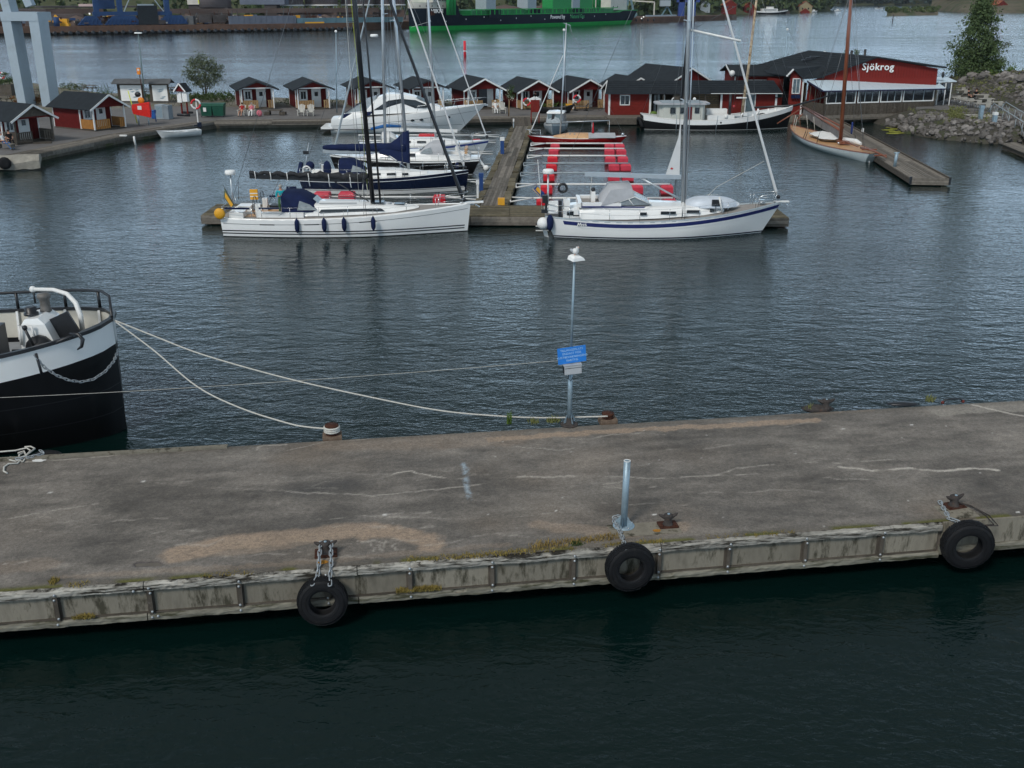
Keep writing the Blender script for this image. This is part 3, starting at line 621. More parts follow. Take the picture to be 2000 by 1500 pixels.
def railing(hl,t,ua,ub,k,h=.6,inset=.08,lines=2,mt=None,gate=None):
    mt=mt or K['steel']
    for sd in(1,-1):
        for i in range(k):
            u=ua+(ub-ua)*i/(k-1);p=hl.edge(u,sd,inset);obj('stanchion',seg(p,p+Vector((0,0,h)),.014,5),mt,t)
        for j in range(lines):
            pts=[hl.edge(ua+(ub-ua)*i/(k-1),sd,inset)+Vector((0,0,h*(1-.45*j)))for i in range(k)];obj('lifeline',MB().tube(pts,.006,4),mt,t)
def pulpit(hl,t,u0=.9,h=.62,mt=None,ext=.1):
    mt=mt or K['steel'];mb=MB();pts=[]
    for sd in(1,-1):
        a=hl.edge(u0,sd,.06);b=hl.edge(.965,sd,.02)
        mb.tube([a,a+Vector((.05,0,h))],.016,6);mb.tube([b,b+Vector((.12,0,h))],.016,6)
        pts.append([a+Vector((.05,0,h)),b+Vector((.12,0,h))])
    tip=Vector((hl.L+ext,0,hl.fb+h));mb.tube([pts[0][0],pts[0][1],tip+Vector((0,.12,0)),tip+Vector((0,-.12,0)),pts[1][1],pts[1][0]],.016,6)
    z=Vector((0,0,-h*.5));mb.tube([pts[0][0]+z,pts[0][1]+z],.012,5);mb.tube([pts[1][0]+z,pts[1][1]+z],.012,5)
    obj('pulpit',mb,mt,t)
def pushpit(hl,t,u1=.1,h=.62,mt=None):
    mb=MB();mt=mt or K['steel']
    a=[hl.edge(u1,sd,.06)for sd in(1,-1)];b=[hl.edge(.01,sd,.06)for sd in(1,-1)];H=Vector((0,0,h))
    for p in a+b:mb.tube([p,p+H],.016,6)
    for hh in(H,H*.55):
        mb.tube([a[0]+hh,b[0]+hh,b[0]*.55+b[1]*.45+hh],.016,6);mb.tube([a[1]+hh,b[1]+hh,b[1]*.55+b[0]*.45+hh],.016,6)
    obj('pushpit',mb,mt,t)
def mast_rig(hl,t,xm,z0,H,rake=.045,r=.11,mt=None,spreaders=((.35,1.1),(.62,.9)),bow=None,furl=None,furlr=.05,back=True,stern=None,wires=True,wmt=None,swept=.3):
    mt=mt or K['alu'];wmt=wmt or K['wire']
    P=lambda z:Vector((xm-rake*(z-z0),0,z))
    obj('mast',MB().tube([P(z0),P(z0+H*.6),P(z0+H)],[r,r,r*.7],8),mt,t)
    tips=[]
    for f,l in spreaders:
        mb=MB();q=P(z0+H*f)
        for sd in(1,-1):e=q+Vector((-swept*l,sd*l,.05));mb.beam(q,e,.09,.03);tips.append((f,sd,e))
        obj('spreader',mb,mt,t)
    if wires:
        for sd in(1,-1):
            es=[e for f,s2,e in tips if s2==sd];ch=hl.edge((xm-.15)/hl.L,sd,.04)
            obj('shroud',MB().tube([ch]+es+[P(z0+H*.92)],.012,4),wmt,t);obj('shroud',MB().tube([ch+Vector((-.15,0,0)),P(z0+H*(spreaders[0][0]if spreaders else .6))],.011,4),wmt,t)
            if len(es)>1:obj('shroud',MB().tube([es[0],P(z0+H*spreaders[1][0])],.010,4),wmt,t)
    bow=bow or Vector((hl.L-.1,0,hl.fb));top=P(z0+H*.92)
    if furl:obj('furled_headsail',MB().tube([bow,bow.lerp(top,.03),bow.lerp(top,.08),bow.lerp(top,.6),top],[.03,furlr*1.5,furlr*1.25,furlr,.02],8),furl,t);obj('furler_drum',MB().lathe([(.07,0),(.12,.03),(.12,.16),(.05,.2)],10,c=bow),K['blackpaint'],t)
    else:obj('forestay',seg(bow,top,.012,4),wmt,t)
    if back:s_=stern or Vector((.1,0,hl.fs+.1));obj('backstay',seg(s_,P(z0+H),.010,4),wmt,t)
    return P
def boom(t,g,length,mt,r=.09,rise=.03,cover=None,coverr=.2,vang=True,zdeck=1.3):
    e=g+Vector((-length,0,rise*length));obj('boom',MB().beam(g,e,r*1.4,r*2.2),mt,t)
    if cover:
        k=20;pts=[g.lerp(e,i/k)+Vector((0,0,r+coverr*.6))for i in range(k+1)];rs=[coverr*(1.25-.55*i/k)+R.uniform(-.02,.02)for i in range(k+1)];rs[-1]=coverr*.4
        mb=MB().tube(pts,rs,10);mb.v=[(x,y*.75,z)for x,y,z in mb.v]
        obj('sail_cover',mb,cover,t)
    if vang:obj('vang',seg(g+Vector((-length*.3,0,0)),Vector((g.x,0,zdeck+.12)),.03,6),mt,t)
    return e
def sprayhood(t,x0,x1,w_,z0,h,fabric,wind=True,back=1.1,front=0):
    """arched canvas hood from x1 (front, low) up to top and open toward the stern x0"""
    mb=MB();n=10;rings=[]
    prof=[(x1,z0+.02,.86),(x1-.35*(x1-x0),z0+h*.72,.93),(x1-.6*(x1-x0),z0+h,.97),(x0,z0+h*1.02,1.0)]
    for x,zt,ws in prof:
        ring=[]
        for j in range(n+1):
            a=PI*j/n;yy=math.cos(a);zz=max(0,math.sin(a))**.42;ring.append((x,w_*ws*(abs(yy)**.6)*(1 if yy>0 else-1),z0+(zt-z0)*zz))
        rings.append(ring)
    o=obj('sprayhood',mb.loft(rings,0,True),fabric,t)
    m2=MB()
    for sd in(1,-1):
        m2.tube([(x0,sd*w_*1.01,z0),(x0,sd*w_*.99,z0+h*.7),(x0,sd*w_*.75,z0+h)],.018,5)
    for q_ in islands(m2):obj('hood_frame',q_,K['steel'],t)
    if wind:
        a=MB()
        for sd in(1,-1):
            off=.012*sd;P=lambda fx,fz,ws:(x1-fx*(x1-x0),sd*(w_*ws)+off,z0+fz*h)
            a.add([P(.12,.10,.93),P(.62,.10,.99),P(.55,.62,.985),P(.30,.42,.965)],[(0,1,2,3)if sd<0 else(3,2,1,0)])
        a.add([(x1-.03,-w_*.5,z0+h*.15),(x1-.03,w_*.5,z0+h*.15),(x1-.26*(x1-x0),w_*.5,z0+h*.62),(x1-.26*(x1-x0),-w_*.5,z0+h*.62)],[(0,1,2,3)])
        a.v=[(x+.03,y,z+.02)for x,y,z in a.v];obj('hood_window',a,K['plex'],t)
    return o
def wheel(t,c,r=.45,mt=None):
    mb=MB();pts=[(c[0],c[1]+r*math.cos(a),c[2]+r*math.sin(a))for a in[2*PI*i/16 for i in range(16)]]
    mb.tube(pts,.018,5,closed=True)
    for i in range(6):a=PI*i/3;mb.tube([c,(c[0],c[1]+r*math.cos(a),c[2]+r*math.sin(a))],.008,4)
    obj('steering_wheel',mb,mt or K['steel'],t);obj('wheel_pedestal',MB().b2((c[0]+.03,c[1]-.12,c[2]-.75),(c[0]+.3,c[1]+.12,c[2]+.1)),K['white'],t)
def radar(t,x,y,z0,h,r=.011,name='radar_pole'):
    obj(name,MB().tube([(x,y,z0),(x,y,z0+h)],[.06,.045],8),K['alu'],t)
    obj('radar_dome',MB().lathe([(.10,0),(.27,.02),(.29,.08),(.29,.19),(.25,.25),(.001,.27)],14,c=(x,y,z0+h)),K['plaswhite'],t)
def fender_thing(p,label,h=.62,r=.115,mt=None,up=.35,group=None):
    t=thing('fender',label,'fender',p,0,group)
    prof=[(.02,-h/2-.06),(.045,-h/2-.02),(r*.75,-h/2+.06),(r,-h/2+.16),(r,h/2-.16),(r*.75,h/2-.06),(.045,h/2+.02),(.02,h/2+.07)]
    obj('body',MB().lathe(prof,10),mt or K['canvas'],t);obj('line',seg((0,0,h/2),(0,.04,h/2+up),.01,4),K['ropewhite'],t);return t
def slab_windows(t,pts,mt=None,name='window'):
    """thin dark panes: each a list of 4 corners"""
    for q in pts:obj(name,MB().add([Vector(p)for p in q],[(0,1,2,3)]),mt or K['glass'],t)
def flagstaff(t,p,lean,l,cols,rev=False):
    q=Vector(p)+Vector(lean);obj('flagstaff',seg(p,q,.015,5),K['trim'],t)
# ---------------------------------------------------------------- white racing cruiser, bow right
xa=thing('sailing_yacht','white racing yacht with black mast and row of navy fenders','sailing yacht',(-15.5,57.0,0))
h=Hull(13.25,3.7,.98,1.04,1.52,.95,.3,.15,.80,.38,2.1,3.6,.5)
obj('hull',h.shell(),K['hullwhite'],xa)
for za,zb in((.31,.37),(.17,.23)):obj('stripe',h.band(za,zb,.006,ub=.985),K['blackpaint'],xa)
obj('cove_line',h.band(-.27,-.245,.006,ua=.01,ub=.99,rel=True),K['wire'],xa)
for a,b in((.16,.22),(.34,.40),(.56,.63)):obj('hull_window',h.band(-.285,-.235,.009,ua=a,ub=b,rel=True,n=5),K['glass'],xa)
obj('antifouling',h.band(-.2,.035,.004),K['blackpaint'],xa)
obj('deck',h.deck(),K['deckgrey'],xa)
mb=MB()
for sd in(1,-1):
    rings=[]
    for u in h.us(24):p=h.edge(u,sd,0);q=h.edge(u,sd,min(.13,max(.004,h.hb(u))));rings.append([p+Vector((0,0,-.05)),p+Vector((0,0,.03)),q+Vector((0,0,.035)),q+Vector((0,0,-.02))])
    mb.loft(rings,0,True,True,True)
obj('toe_rail',mb,K['white'],xa)
obj('bowsprit',MB().beam((12.7,0,1.53),(13.95,0,1.60),.16,.09),K['white'],xa);obj('anchor',MB().beam((13.5,0,1.45),(13.75,.0,1.32),.05,.05).beam((13.7,-.12,1.33),(13.7,.12,1.33),.05,.05),K['steel'],xa)
obj('coachroof',coachroof(h,[(4.1,1.15,.95,1.03,1.36),(4.6,1.2,1.0,1.04,1.62),(5.6,1.22,.98,1.05,1.62),(7.6,1.12,.85,1.12,1.58),(9.2,.85,.6,1.2,1.46),(10.2,.5,.32,1.3,1.40),(10.45,.3,.15,1.33,1.34)]),K['white'],xa)
mb=MB()
for sd in(1,-1):mb.add([(5.2,sd*1.235,1.22),(8.7,sd*.965,1.28),(8.5,sd*.93,1.42),(5.35,sd*1.185,1.40)],[(0,1,2,3)])
obj('side_window',mb,K['glass'],xa)
for x,w2 in((9.4,.25),(8.7,.2)):obj('hatch',MB().b2((x-.28,-w2,1.47),(x+.28,w2,1.52)),K['glass'],xa)
obj('hatch',MB().b2((7.9,-.5,1.60),(8.6,.1,1.66)),K['glass'],xa)
obj('roof_handrail',MB().tube([(5.2,-.9,1.68),(7.2,-.86,1.68)],.02,5).tube([(5.2,.9,1.68),(7.2,.86,1.68)],.02,5),K['wire'],xa)
# cockpit: coamings, seats, transom box
obj('coaming',MB().b2((1.9,-1.3,.98),(4.4,-1.0,1.26)).b2((1.9,1.0,.98),(4.4,1.3,1.26)).b2((.45,-1.35,.92),(1.2,-.45,1.28)).b2((.45,.45,.92),(1.2,1.35,1.28)),K['white'],xa)
obj('cockpit_sole',MB().b2((1.1,-1.0,.8),(4.2,1.0,.985)),K['teak'],xa)
wheel(xa,(1.75,-.85,1.55),.5,K['blackpaint']);wheel(xa,(1.75,.85,1.55),.5,K['blackpaint'])
obj('cockpit_table',MB().b2((2.4,-.3,1.25),(3.5,.3,1.45)),K['blackpaint'],xa)
sprayhood(xa,3.25,5.35,1.28,1.25,.98,K['canvas'])
obj('hood_wing',MB().add([(3.25,-1.3,1.2),(3.0,-1.32,1.05),(3.25,-1.3,2.2),(3.9,-1.29,1.5)],[(0,1,3,2)]).add([(3.05,1.3,2.2),(2.9,1.3,1.1),(3.6,1.3,1.2),(3.6,1.3,2.2)],[(0,1,2,3)]),K['canvas'],xa)
railing(h,xa,.17,.86,7,.62);pulpit(h,xa,.87,.62,ext=-.15);pushpit(h,xa,.13,.62)
obj('rail_cushion',MB().beam((.25,-1.38,1.5),(1.6,-1.48,1.5),.07,.09).beam((2.0,1.55,1.62),(4.6,1.72,1.64),.07,.09).beam((2.1,-1.52,1.52),(3.2,-1.6,1.54),.07,.09),K['canvas'],xa)
pf=mast_rig(h,xa,7.95,1.55,17.5,.045,.125,K['blackpaint'],((.30,1.25),(.53,1.05),(.76,.8)),bow=Vector((12.9,0,1.6)),furl=K['blackpaint'],furlr=.075,swept=.25)
obj('inner_stay',MB().tube([(8.35,.05,1.6),(8.05,.05,9),(7.7,.05,16)],[.055,.05,.045],6),K['blackpaint'],xa)
obj('halyard',MB().tube([(7.72,-.12,2.2),(7.5,-.12,8),(7.2,-.12,15)],.014,4),mat('lime_halyard',(.30,.36,.05),.8),xa)
obj('halyard',MB().tube([(7.25,-.22,1.6),(7.1,-.2,9),(7.0,-.1,15)],.012,4),K['ropewhite'],xa);obj('halyard',MB().tube([(7.5,-.3,2.6),(7.45,-.34,2.0),(7.6,-.34,1.75),(7.75,-.3,2.1),(7.68,-.26,2.6)],.016,4),K['ropewhite'],xa)
g=pf(2.75)+Vector((-.15,0,0));e=boom(xa,g,6.35,K['blackpaint'],.10,.035,zdeck=1.5)
mb=MB();k=40;pts=[];rs=[]
for i in range(k+1):p=g.lerp(e,i/k);pts.append(p+Vector((0,.02*math.sin(i*2.1),.17+.045*math.sin(i*1.3)+R.uniform(-.03,.03))));rs.append((.24-.15*i/k)*R.uniform(.78,1.2))
obj('flaked_sail',mb.tube(pts,rs,9),K['darksail'],xa)
for f in(.15,.33,.5,.68,.82,.95):p=g.lerp(e,f);obj('sail_tie',MB().tube([p+Vector((0,-.19,.3)),p+Vector((.03,-.2,.02)),p+Vector((0,-.1,-.13)),p+Vector((.05,-.12,-.4 if f<.6 else-.15))],.022,4),K['plaswhite'],xa)
obj('mainsheet',seg(e+Vector((1.6,0,-.1)),(2.2,0,1.3),.018,4),K['wire'],xa);obj('crutch_line',seg(e+Vector((.5,-.0,-.15)),e+Vector((3,0,-.2)),.012,4),K['ropewhite'],xa)
radar(xa,.12,.9,.95,1.95);obj('wind_instrument',seg((.35,1.2,1.5),(.45,1.2,2.5),.018,5),K['wire'],xa)
obj('flagstaff',seg((.55,-.5,1.5),(.05,-.5,2.6),.016,5),K['blackpaint'],xa)
fl=MB().add([(.12,-.5,2.45),(.02,-.52,1.95),(.40,-.56,1.35),(.55,-.5,1.5)],[(0,1,2,3)]);obj('flag',fl,mat('furled_flag',(.12,.15,.10),.9,var=.6,scale=8),xa);obj('flag',MB().add([(.14,-.53,2.2),(.10,-.54,1.95),(.40,-.58,1.4),(.50,-.53,1.55)],[(0,1,2,3)]),K['yellow'],xa)
lb=thing('horseshoe_buoy','yellow horseshoe lifebuoy hanging on the stern rail of the white racing yacht','lifebuoy',(-15.45,55.32,1.27))
obj('cushion',MB().lathe([(.001,-.07),(.24,-.08),(.30,0),(.24,.08),(.001,.07)],14,M=Matrix.Rotation(PI/2,4,'X')),K['yellow'],lb)
lb=thing('life_sling','orange yellow rescue sling bag upright on the racing yacht pushpit','life sling',(-14.3,58.4,1.5));obj('bag',MB().box((0,0,.25),(.42,.16,.55)),K['yellow'],lb);obj('strap',MB().box((0,-.085,.32),(.44,.01,.05)).box((0,-.085,.15),(.44,.01,.05)),K['trim'],lb)
for i,(px_,lab)in enumerate(((580,'hindmost navy fender on the white racing yacht, nearest its stern'),(633,'second navy fender from the stern of the white racing yacht'),(672,'third navy fender from the stern of the white racing yacht'),(729,'foremost navy fender on the white racing yacht, just right of its black mast'))):
    p=at(px_,441-(px_-580)*.03,55.05);fender_thing(p,lab,.66,.125,group='navy fenders along the white racing yacht')
# person standing in the cockpit is built with the other people
# ---------------------------------------------------------------- white cruising yacht with the navy stripe
hr=thing('cruising_yacht','white cruising yacht with navy stripe, pale dodger and covered dinghy forward','sailing yacht',(1.75,56.55,0))
h=Hull(12.75,3.9,1.12,.98,1.66,.9,1.5,.9,.66,.40,2.2,3.4,.5)
obj('hull',h.shell(),K['hullwhite'],hr)
obj('blue_stripe',h.band(-.30,-.10,.008,ua=.07,ub=.998,rel=True),mat('navy_stripe',(.014,.022,.115),.35,var=.1),hr)
obj('rub_rail',h.band(-.375,-.345,.03,ua=.14,ub=.9,rel=True),K['white'],hr);obj('boot_top',h.band(.06,.13,.006),K['navy'],hr);obj('antifouling',h.band(-.25,.02,.005),K['navy'],hr)
obj('deck',h.deck(dz=-.01),K['deckgrey'],hr)
mb=MB()
for sd in(1,-1):
    rings=[]
    for u in h.us(24):p=h.edge(u,sd,0);q=h.edge(u,sd,min(.05,max(.004,h.hb(u))));rings.append([p+Vector((0,0,-.03)),p+Vector((0,0,.06)),q+Vector((0,0,.06)),q+Vector((0,0,-.02))])
    mb.loft(rings,0,True,True,True)
obj('toe_rail',mb,K['greycab'],hr)
obj('coachroof',coachroof(h,[(1.1,1.25,1.1,1.0,1.42),(2.6,1.45,1.25,1.0,1.62),(4.3,1.45,1.2,1.0,1.68),(6.0,1.38,1.1,1.05,1.62),(8.4,1.05,.8,1.15,1.58),(9.3,.8,.5,1.25,1.50),(9.6,.6,.3,1.3,1.34)]),K['white'],hr)
mb=MB()
for sd in(1,-1):
    mb.add([(1.9,sd*1.36,1.62),(5.2,sd*1.36,1.60),(5.9,sd*1.10,2.0),(6.0,sd*1.08,2.06),(5.3,sd*1.37,1.68),(1.9,sd*1.37,1.70)],[(0,1,4,5),(1,2,3,4)])
obj('blue_moulding',mb,mat('navy_trim',(.02,.035,.16),.4),hr)
obj('windscreen_frame',MB().tube([(3.2,-1.25,1.66),(4.7,-1.22,2.15),(5.6,-1.05,1.72)],.03,5).tube([(4.4,-1.23,2.03),(4.7,-1.22,1.66)],.025,5).tube([(4.7,-1.22,2.15),(4.7,1.22,2.15)],.03,5).tube([(3.2,1.25,1.66),(4.7,1.22,2.15),(5.6,1.05,1.72)],.03,5).tube([(5.6,-1.05,1.72),(5.6,1.05,1.72)],.03,5),K['trim'],hr)
obj('windscreen',MB().add([(3.3,-1.235,1.68),(5.5,-1.05,1.72),(4.7,-1.205,2.12)],[(0,1,2)]).add([(3.3,1.235,1.68),(5.5,1.05,1.72),(4.7,1.205,2.12)],[(0,1,2)]).add([(5.58,-1.04,1.74),(5.58,1.04,1.74),(4.72,1.2,2.13),(4.72,-1.2,2.13)],[(0,1,2,3)]),K['plex'],hr)
mb=MB();rings=[]
for x,z,w2 in((2.9,1.70,1.33),(3.45,2.55,1.2),(4.55,2.62,1.15),(4.72,2.15,1.22)):
    rings.append([(x,-w2,z-.05),(x,-w2*.8,z+.05),(x,0,z+.10),(x,w2*.8,z+.05),(x,w2,z-.05)])
mb.loft(rings,0,True);mb.add([(2.9,-1.33,1.68),(4.7,-1.23,2.12),(4.55,-1.17,2.6),(3.45,-1.21,2.53)],[(0,1,2,3)]).add([(2.9,1.33,1.68),(4.7,1.23,2.12),(4.55,1.17,2.6),(3.45,1.21,2.53)],[(0,1,2,3)])
obj('dodger',mb,K['greycanvas'],hr)
for a,b in((5.0,5.35),(6.1,6.9),(7.5,8.2),(8.75,9.0)):
    for sd in(1,-1):
        w2=1.44 if a<6 else 1.37 if a<7 else 1.20 if a<8.5 else 1.0;obj('window',MB().b2((a,sd*w2-.01-(.06*sd if a>6 else 0),1.22+(a-5)*.025),(b,sd*w2+.01-(.06*sd if a>6 else 0),1.38+(a-5)*.025)),K['glass'],hr)
obj('cockpit_well',MB().b2((2.0,-.9,1.63),(4.2,.9,1.705)),K['deckgrey'],hr);obj('cockpit_coaming',MB().b2((1.9,-1.28,1.62),(4.0,-1.05,1.84)).b2((1.9,1.05,1.62),(4.0,1.28,1.84)).b2((1.75,-1.28,1.6),(1.95,1.28,1.84)),K['white'],hr)
obj('aft_locker',MB().b2((.95,-1.32,1.05),(1.75,-1.2,1.5)),K['white'],hr);obj('aft_window',MB().b2((1.15,-1.34,1.2),(1.5,-1.325,1.42)),K['glass'],hr);obj('vent',MB().b2((1.45,-1.49,1.18),(1.8,-1.47,1.25)),K['blackpaint'],hr)
obj('raft_canister',MB().box((.42,-1.1,1.6),(.5,.3,.62)),K['plaswhite'],hr);obj('sternbox',MB().box((.8,-1.0,1.5),(.16,.3,.85)),K['blackpaint'],hr);obj('stern_cabinet',MB().box((1.15,-.7,1.6),(.35,.5,.7)),K['white'],hr)
obj('pedestal',MB().box((2.6,0,1.95),(.22,.4,.6)),K['white'],hr);obj('compass',MB().ball((2.6,0,2.33),.12),K['blackpaint'],hr)
obj('ball_fender',MB().ball((-.1,-1.35,.78),.33,14),K['plaswhite'],hr);obj('stern_fender',MB().ball((.25,-1.5,.85),.2,12,0,(1,1,2.2)),K['canvas'],hr)
obj('swim_ladder',MB().add([(-.12,-.9,.35),(.12,-1.2,.35),(.2,-1.2,-.02),(-.0,-.9,-.05)],[(0,1,2,3)]),K['plaswhite'],hr)
ob=MB().box((-.02,-1.2,2.05),(.28,.24,.4)).box((.05,-1.2,1.7),(.12,.12,.5)).box((-.05,-1.2,1.4),(.3,.1,.2));obj('outboard_motor',ob,K['blackpaint'],hr)
radar(hr,.15,-.9,1.2,2.1);obj('antenna',seg((-.15,-.6,1.3),(-.4,-.6,4.0),.015,4),K['trim'],hr);obj('life_ring_wheel',MB().tube([(1.0+.22*math.cos(a),.7,2.3+.22*math.sin(a))for a in[PI*i/6 for i in range(12)]],.07,6,closed=True),K['blackpaint'],hr)
obj('flagstaff',seg((.1,-.5,1.7),(-.65,-.5,2.45),.016,5),K['teak'],hr)
obj('flag',MB().add([(-.6,-.5,2.45),(-.1,-.53,1.95),(-.02,-.56,2.25),(-.42,-.52,2.62)],[(0,1,2,3)]),mat('flag_blue',(.02,.06,.22),.9),hr);obj('flag',MB().add([(-.5,-.53,2.42),(-.22,-.55,2.15),(-.2,-.56,2.42),(-.40,-.55,2.58)],[(0,1,2,3)]),K['yellow'],hr)
railing(h,hr,.14,.88,7,.64);pulpit(h,hr,.89,.62,ext=.25);pushpit(h,hr,.10,.66)
obj('gate_arch',MB().tube([(7.2,-1.62,1.2),(7.2,-1.6,1.95)],.04,6).tube([(9.35,-1.3,1.35),(9.15,-1.2,2.15)],.05,6),K['trim'],hr)
obj('bow_platform',MB().box((12.75,0,1.70),(.8,.25,.05)),K['trim'],hr);obj('anchor',MB().beam((12.9,0,1.62),(13.3,0,1.5),.06,.06).beam((13.1,-.2,1.48),(13.1,.2,1.48),.08,.05),K['steel'],hr);obj('windlass',MB().box((11.7,0,1.7),(.3,.25,.2)),K['steel'],hr)
pf=mast_rig(h,hr,7.45,1.62,16.5,.022,.11,K['alu'],((.32,1.15),(.56,.95)),bow=Vector((12.55,0,1.85)),furl=K['sail'],furlr=.055,swept=.1)
obj('mast_track',MB().tube([(7.58,-.1,1.8),(7.5,-.1,8),(7.3,-.1,16)],.035,5),K['alu'],hr);obj('pole',MB().tube([at(1347,58,56.6)-Vector((1.75,56.55,0)),at(1447,80,55.0)-Vector((1.75,56.55,0))],.055,6),K['trim'],hr)
g=pf(3.0)+Vector((-.15,0,0));e=boom(hr,g,5.15,K['alu'],.10,.03,vang=False)
obj('vang',seg(g+Vector((-.95,0,-.05))+Vector((-1.2,0,.0)),(7.25,0,1.85),.05,6),K['alu'],hr)
S=lambda a,b:at(a,b,56.6)-Vector((1.75,56.55,0))
obj('furling_sail_clew',MB().add([S(1298,347),S(1327,349),S(1331,225),S(1325,268)],[(0,1,2,3)]),K['sail'],hr)
obj('sail_emblem',MB().add([S(1312,329)+Vector((dx*.012,-.02,dz*.012))for dx,dz in((-7,1),(-3,3),(-3.5,-.5),(0,7),(3.5,-.5),(3,3),(7,1),(3,-4),(-3,-4))],[tuple(range(9))]),mat('emblem_red',(.5,.03,.03),.8),hr)
obj('clew_patch',MB().ball(S(1298,347),.05),K['blackpaint'],hr)
for a,b in((1240,1238),):obj('sheet',MB().tube([e+Vector((.4,0,-.1)),(2.4,-.2,1.7)],.014,4),K['ropewhite'],hr)
obj('staysail_sheet',MB().tube([S(1365,400),S(1400,365),S(1492,315)],.014,4),K['ropewhite'],hr)
# name on the stripe (drawn as short script strokes: the lettering is a blurred script)
def text(name,s_,size,m,parent,loc,rot,ext=.004,shear=0,space=1.0,align='CENTER',bold=0):
    c=bpy.data.curves.new(name,'FONT');c.body=s_;c.size=size;c.extrude=ext;c.align_x=align;c.align_y='CENTER';c.shear=shear;c.space_character=space;c.offset=bold;c.resolution_u=2
    q=bpy.data.objects.new('t',c);me=bpy.data.meshes.new_from_object(q);bpy.data.objects.remove(q);me.materials.clear();me.materials.append(m)
    o=bpy.data.objects.new(name,me);C.objects.link(o);o.parent=parent;o.location=loc;o.rotation_euler=rot;return o
text('name_lettering','Mystica',.25,K['whitetext'],hr,h.P(.155,h.tz(.155,h.zs(.155)-.20),.03,-1),(PI/2,0,.02),shear=.3,bold=.004)
dg=thing('covered_dinghy','upturned dinghy under a silver cover on the foredeck of the cruising yacht','dinghy',(10.75,56.35,1.5))
rings=[]
for i in range(13):
    f=i/12;x=-1.45+2.9*f;wv=.72*(1-(2*abs(f-.45))**3.2*.75);hh=.52*(1-(abs(2*f-.9))**3*.55)
    rings.append([(x,wv*math.cos(a),.0+hh*max(0,math.sin(a))**.6+R.uniform(-.012,.012))for a in[PI*j/8 for j in range(9)]])
o=obj('cover',MB().loft(rings,0,True,True,True),mat('silver_cover',(.55,.60,.66),.5,.1,var=.1,bump=.02,bscale=5),dg)
obj('strap_pad',MB().box((.08,-.73,.3),(.5,.06,.32)).box((.05,-.74,.05),(.03,.03,.5)),K['blackpaint'],dg)
# ---------------------------------------------------------------- navy sloop (third row), bow right
ns=thing('navy_sloop','dark blue sloop with navy boom cover, nearer of the two dark hulls','sailing yacht',(-13.85,69.9,0))
h=Hull(11.0,3.3,1.0,1.02,1.35,.8,.3,.5,.72,.4,2.0,3.4,.5)
obj('hull',h.shell(),K['navy'],ns);obj('boot_top',h.band(.02,.22,.006,ub=.99),K['hullwhite'],ns);obj('waterline_band',h.band(.26,.30,.006,ub=.985),K['hullwhite'],ns)
obj('cove_line',h.band(-.20,-.165,.006,rel=True),K['hullwhite'],ns);obj('deck',h.deck(dz=.01),K['white'],ns)
obj('coachroof',coachroof(h,[(3.5,1.0,.8,1.0,1.35),(4.0,1.0,.8,1.0,1.45),(6.5,.9,.65,1.03,1.42),(8.3,.6,.35,1.12,1.25)]),K['white'],ns)
for a,b in((4.6,5.3),(5.7,6.3),(6.7,7.1)):
    for sd in(1,-1):obj('window',MB().add([(a,sd*(.99-.03*(a-4)),1.14),(b,sd*(.99-.03*(b-4)),1.15),(b,sd*(.93-.035*(b-4)),1.28),(a,sd*(.93-.035*(a-4)),1.27)],[(0,1,2,3)]),K['glass'],ns)
obj('coaming',MB().b2((.5,-1.1,1.0),(3.6,-.85,1.25)).b2((.5,.85,1.0),(3.6,1.1,1.25)),K['white'],ns)
sprayhood(ns,2.6,4.6,.98,1.25,.85,K['canvas']);wheel(ns,(1.3,0,1.6),.45)
railing(h,ns,.15,.86,6,.6);pulpit(h,ns,.87);pushpit(h,ns)
pf=mast_rig(h,ns,7.05,1.32,15,.055,.10,K['alu'],((.33,1.0),(.62,.8)),bow=Vector((10.75,0,1.4)),furl=K['sail'],furlr=.05)
g=pf(2.55)+Vector((-.1,0,0));e=boom(ns,g,5.4,K['alu'],.09,.0,cover=K['canvas'],coverr=.26,zdeck=1.4)
cv=MB();zz=pf(1.9)
cv.loft([[(x,-wd_,z1),(x,-wd_,z2),(x,0,z2+.06),(x,wd_,z2),(x,wd_,z1)]for x,z1,z2,wd_ in((g.x-1.7,2.4,2.85,.2),(g.x-1.0,2.3,3.0,.2),(g.x-.5,1.95,3.35,.17),(g.x-.1,1.85,3.75,.14),(g.x+.25,1.8,3.85,.12),(g.x+.28,1.8,3.7,.05))],0,True,True,True)
obj('mast_cover',cv,K['canvas'],ns);obj('cover_badge',MB().box((g.x-.2,-.19,2.9),(.14,.02,.14)),K['trim'],ns)
obj('bathing_ladder',MB().beam((-.1,-.7,1.0),(.1,-.4,1.9),.28,.12),K['canvas'],ns)
obj('aft_pole',seg((.3,-.9,1.0),(.75,-.9,3.2),.03,5),K['alu'],ns);obj('motor_cover',MB().ball((.75,-.9,1.75),.3,10,0,(1,.8,1)),K['canvas'],ns);obj('raft_bag',MB().ball((1.9,-1.2,1.6),.3,10,0,(.9,.5,1.8)),K['canvas'],ns);obj('aft_bag',MB().box((.55,-.9,2.6),(.36,.2,.22)),K['blackpaint'],ns)
obj('lifebuoy',MB().tube([(.55+.24*math.cos(a),-1.1,1.5+.24*math.sin(a))for a in[PI*i/6 for i in range(12)]],.06,5,closed=True),K['trim'],ns)
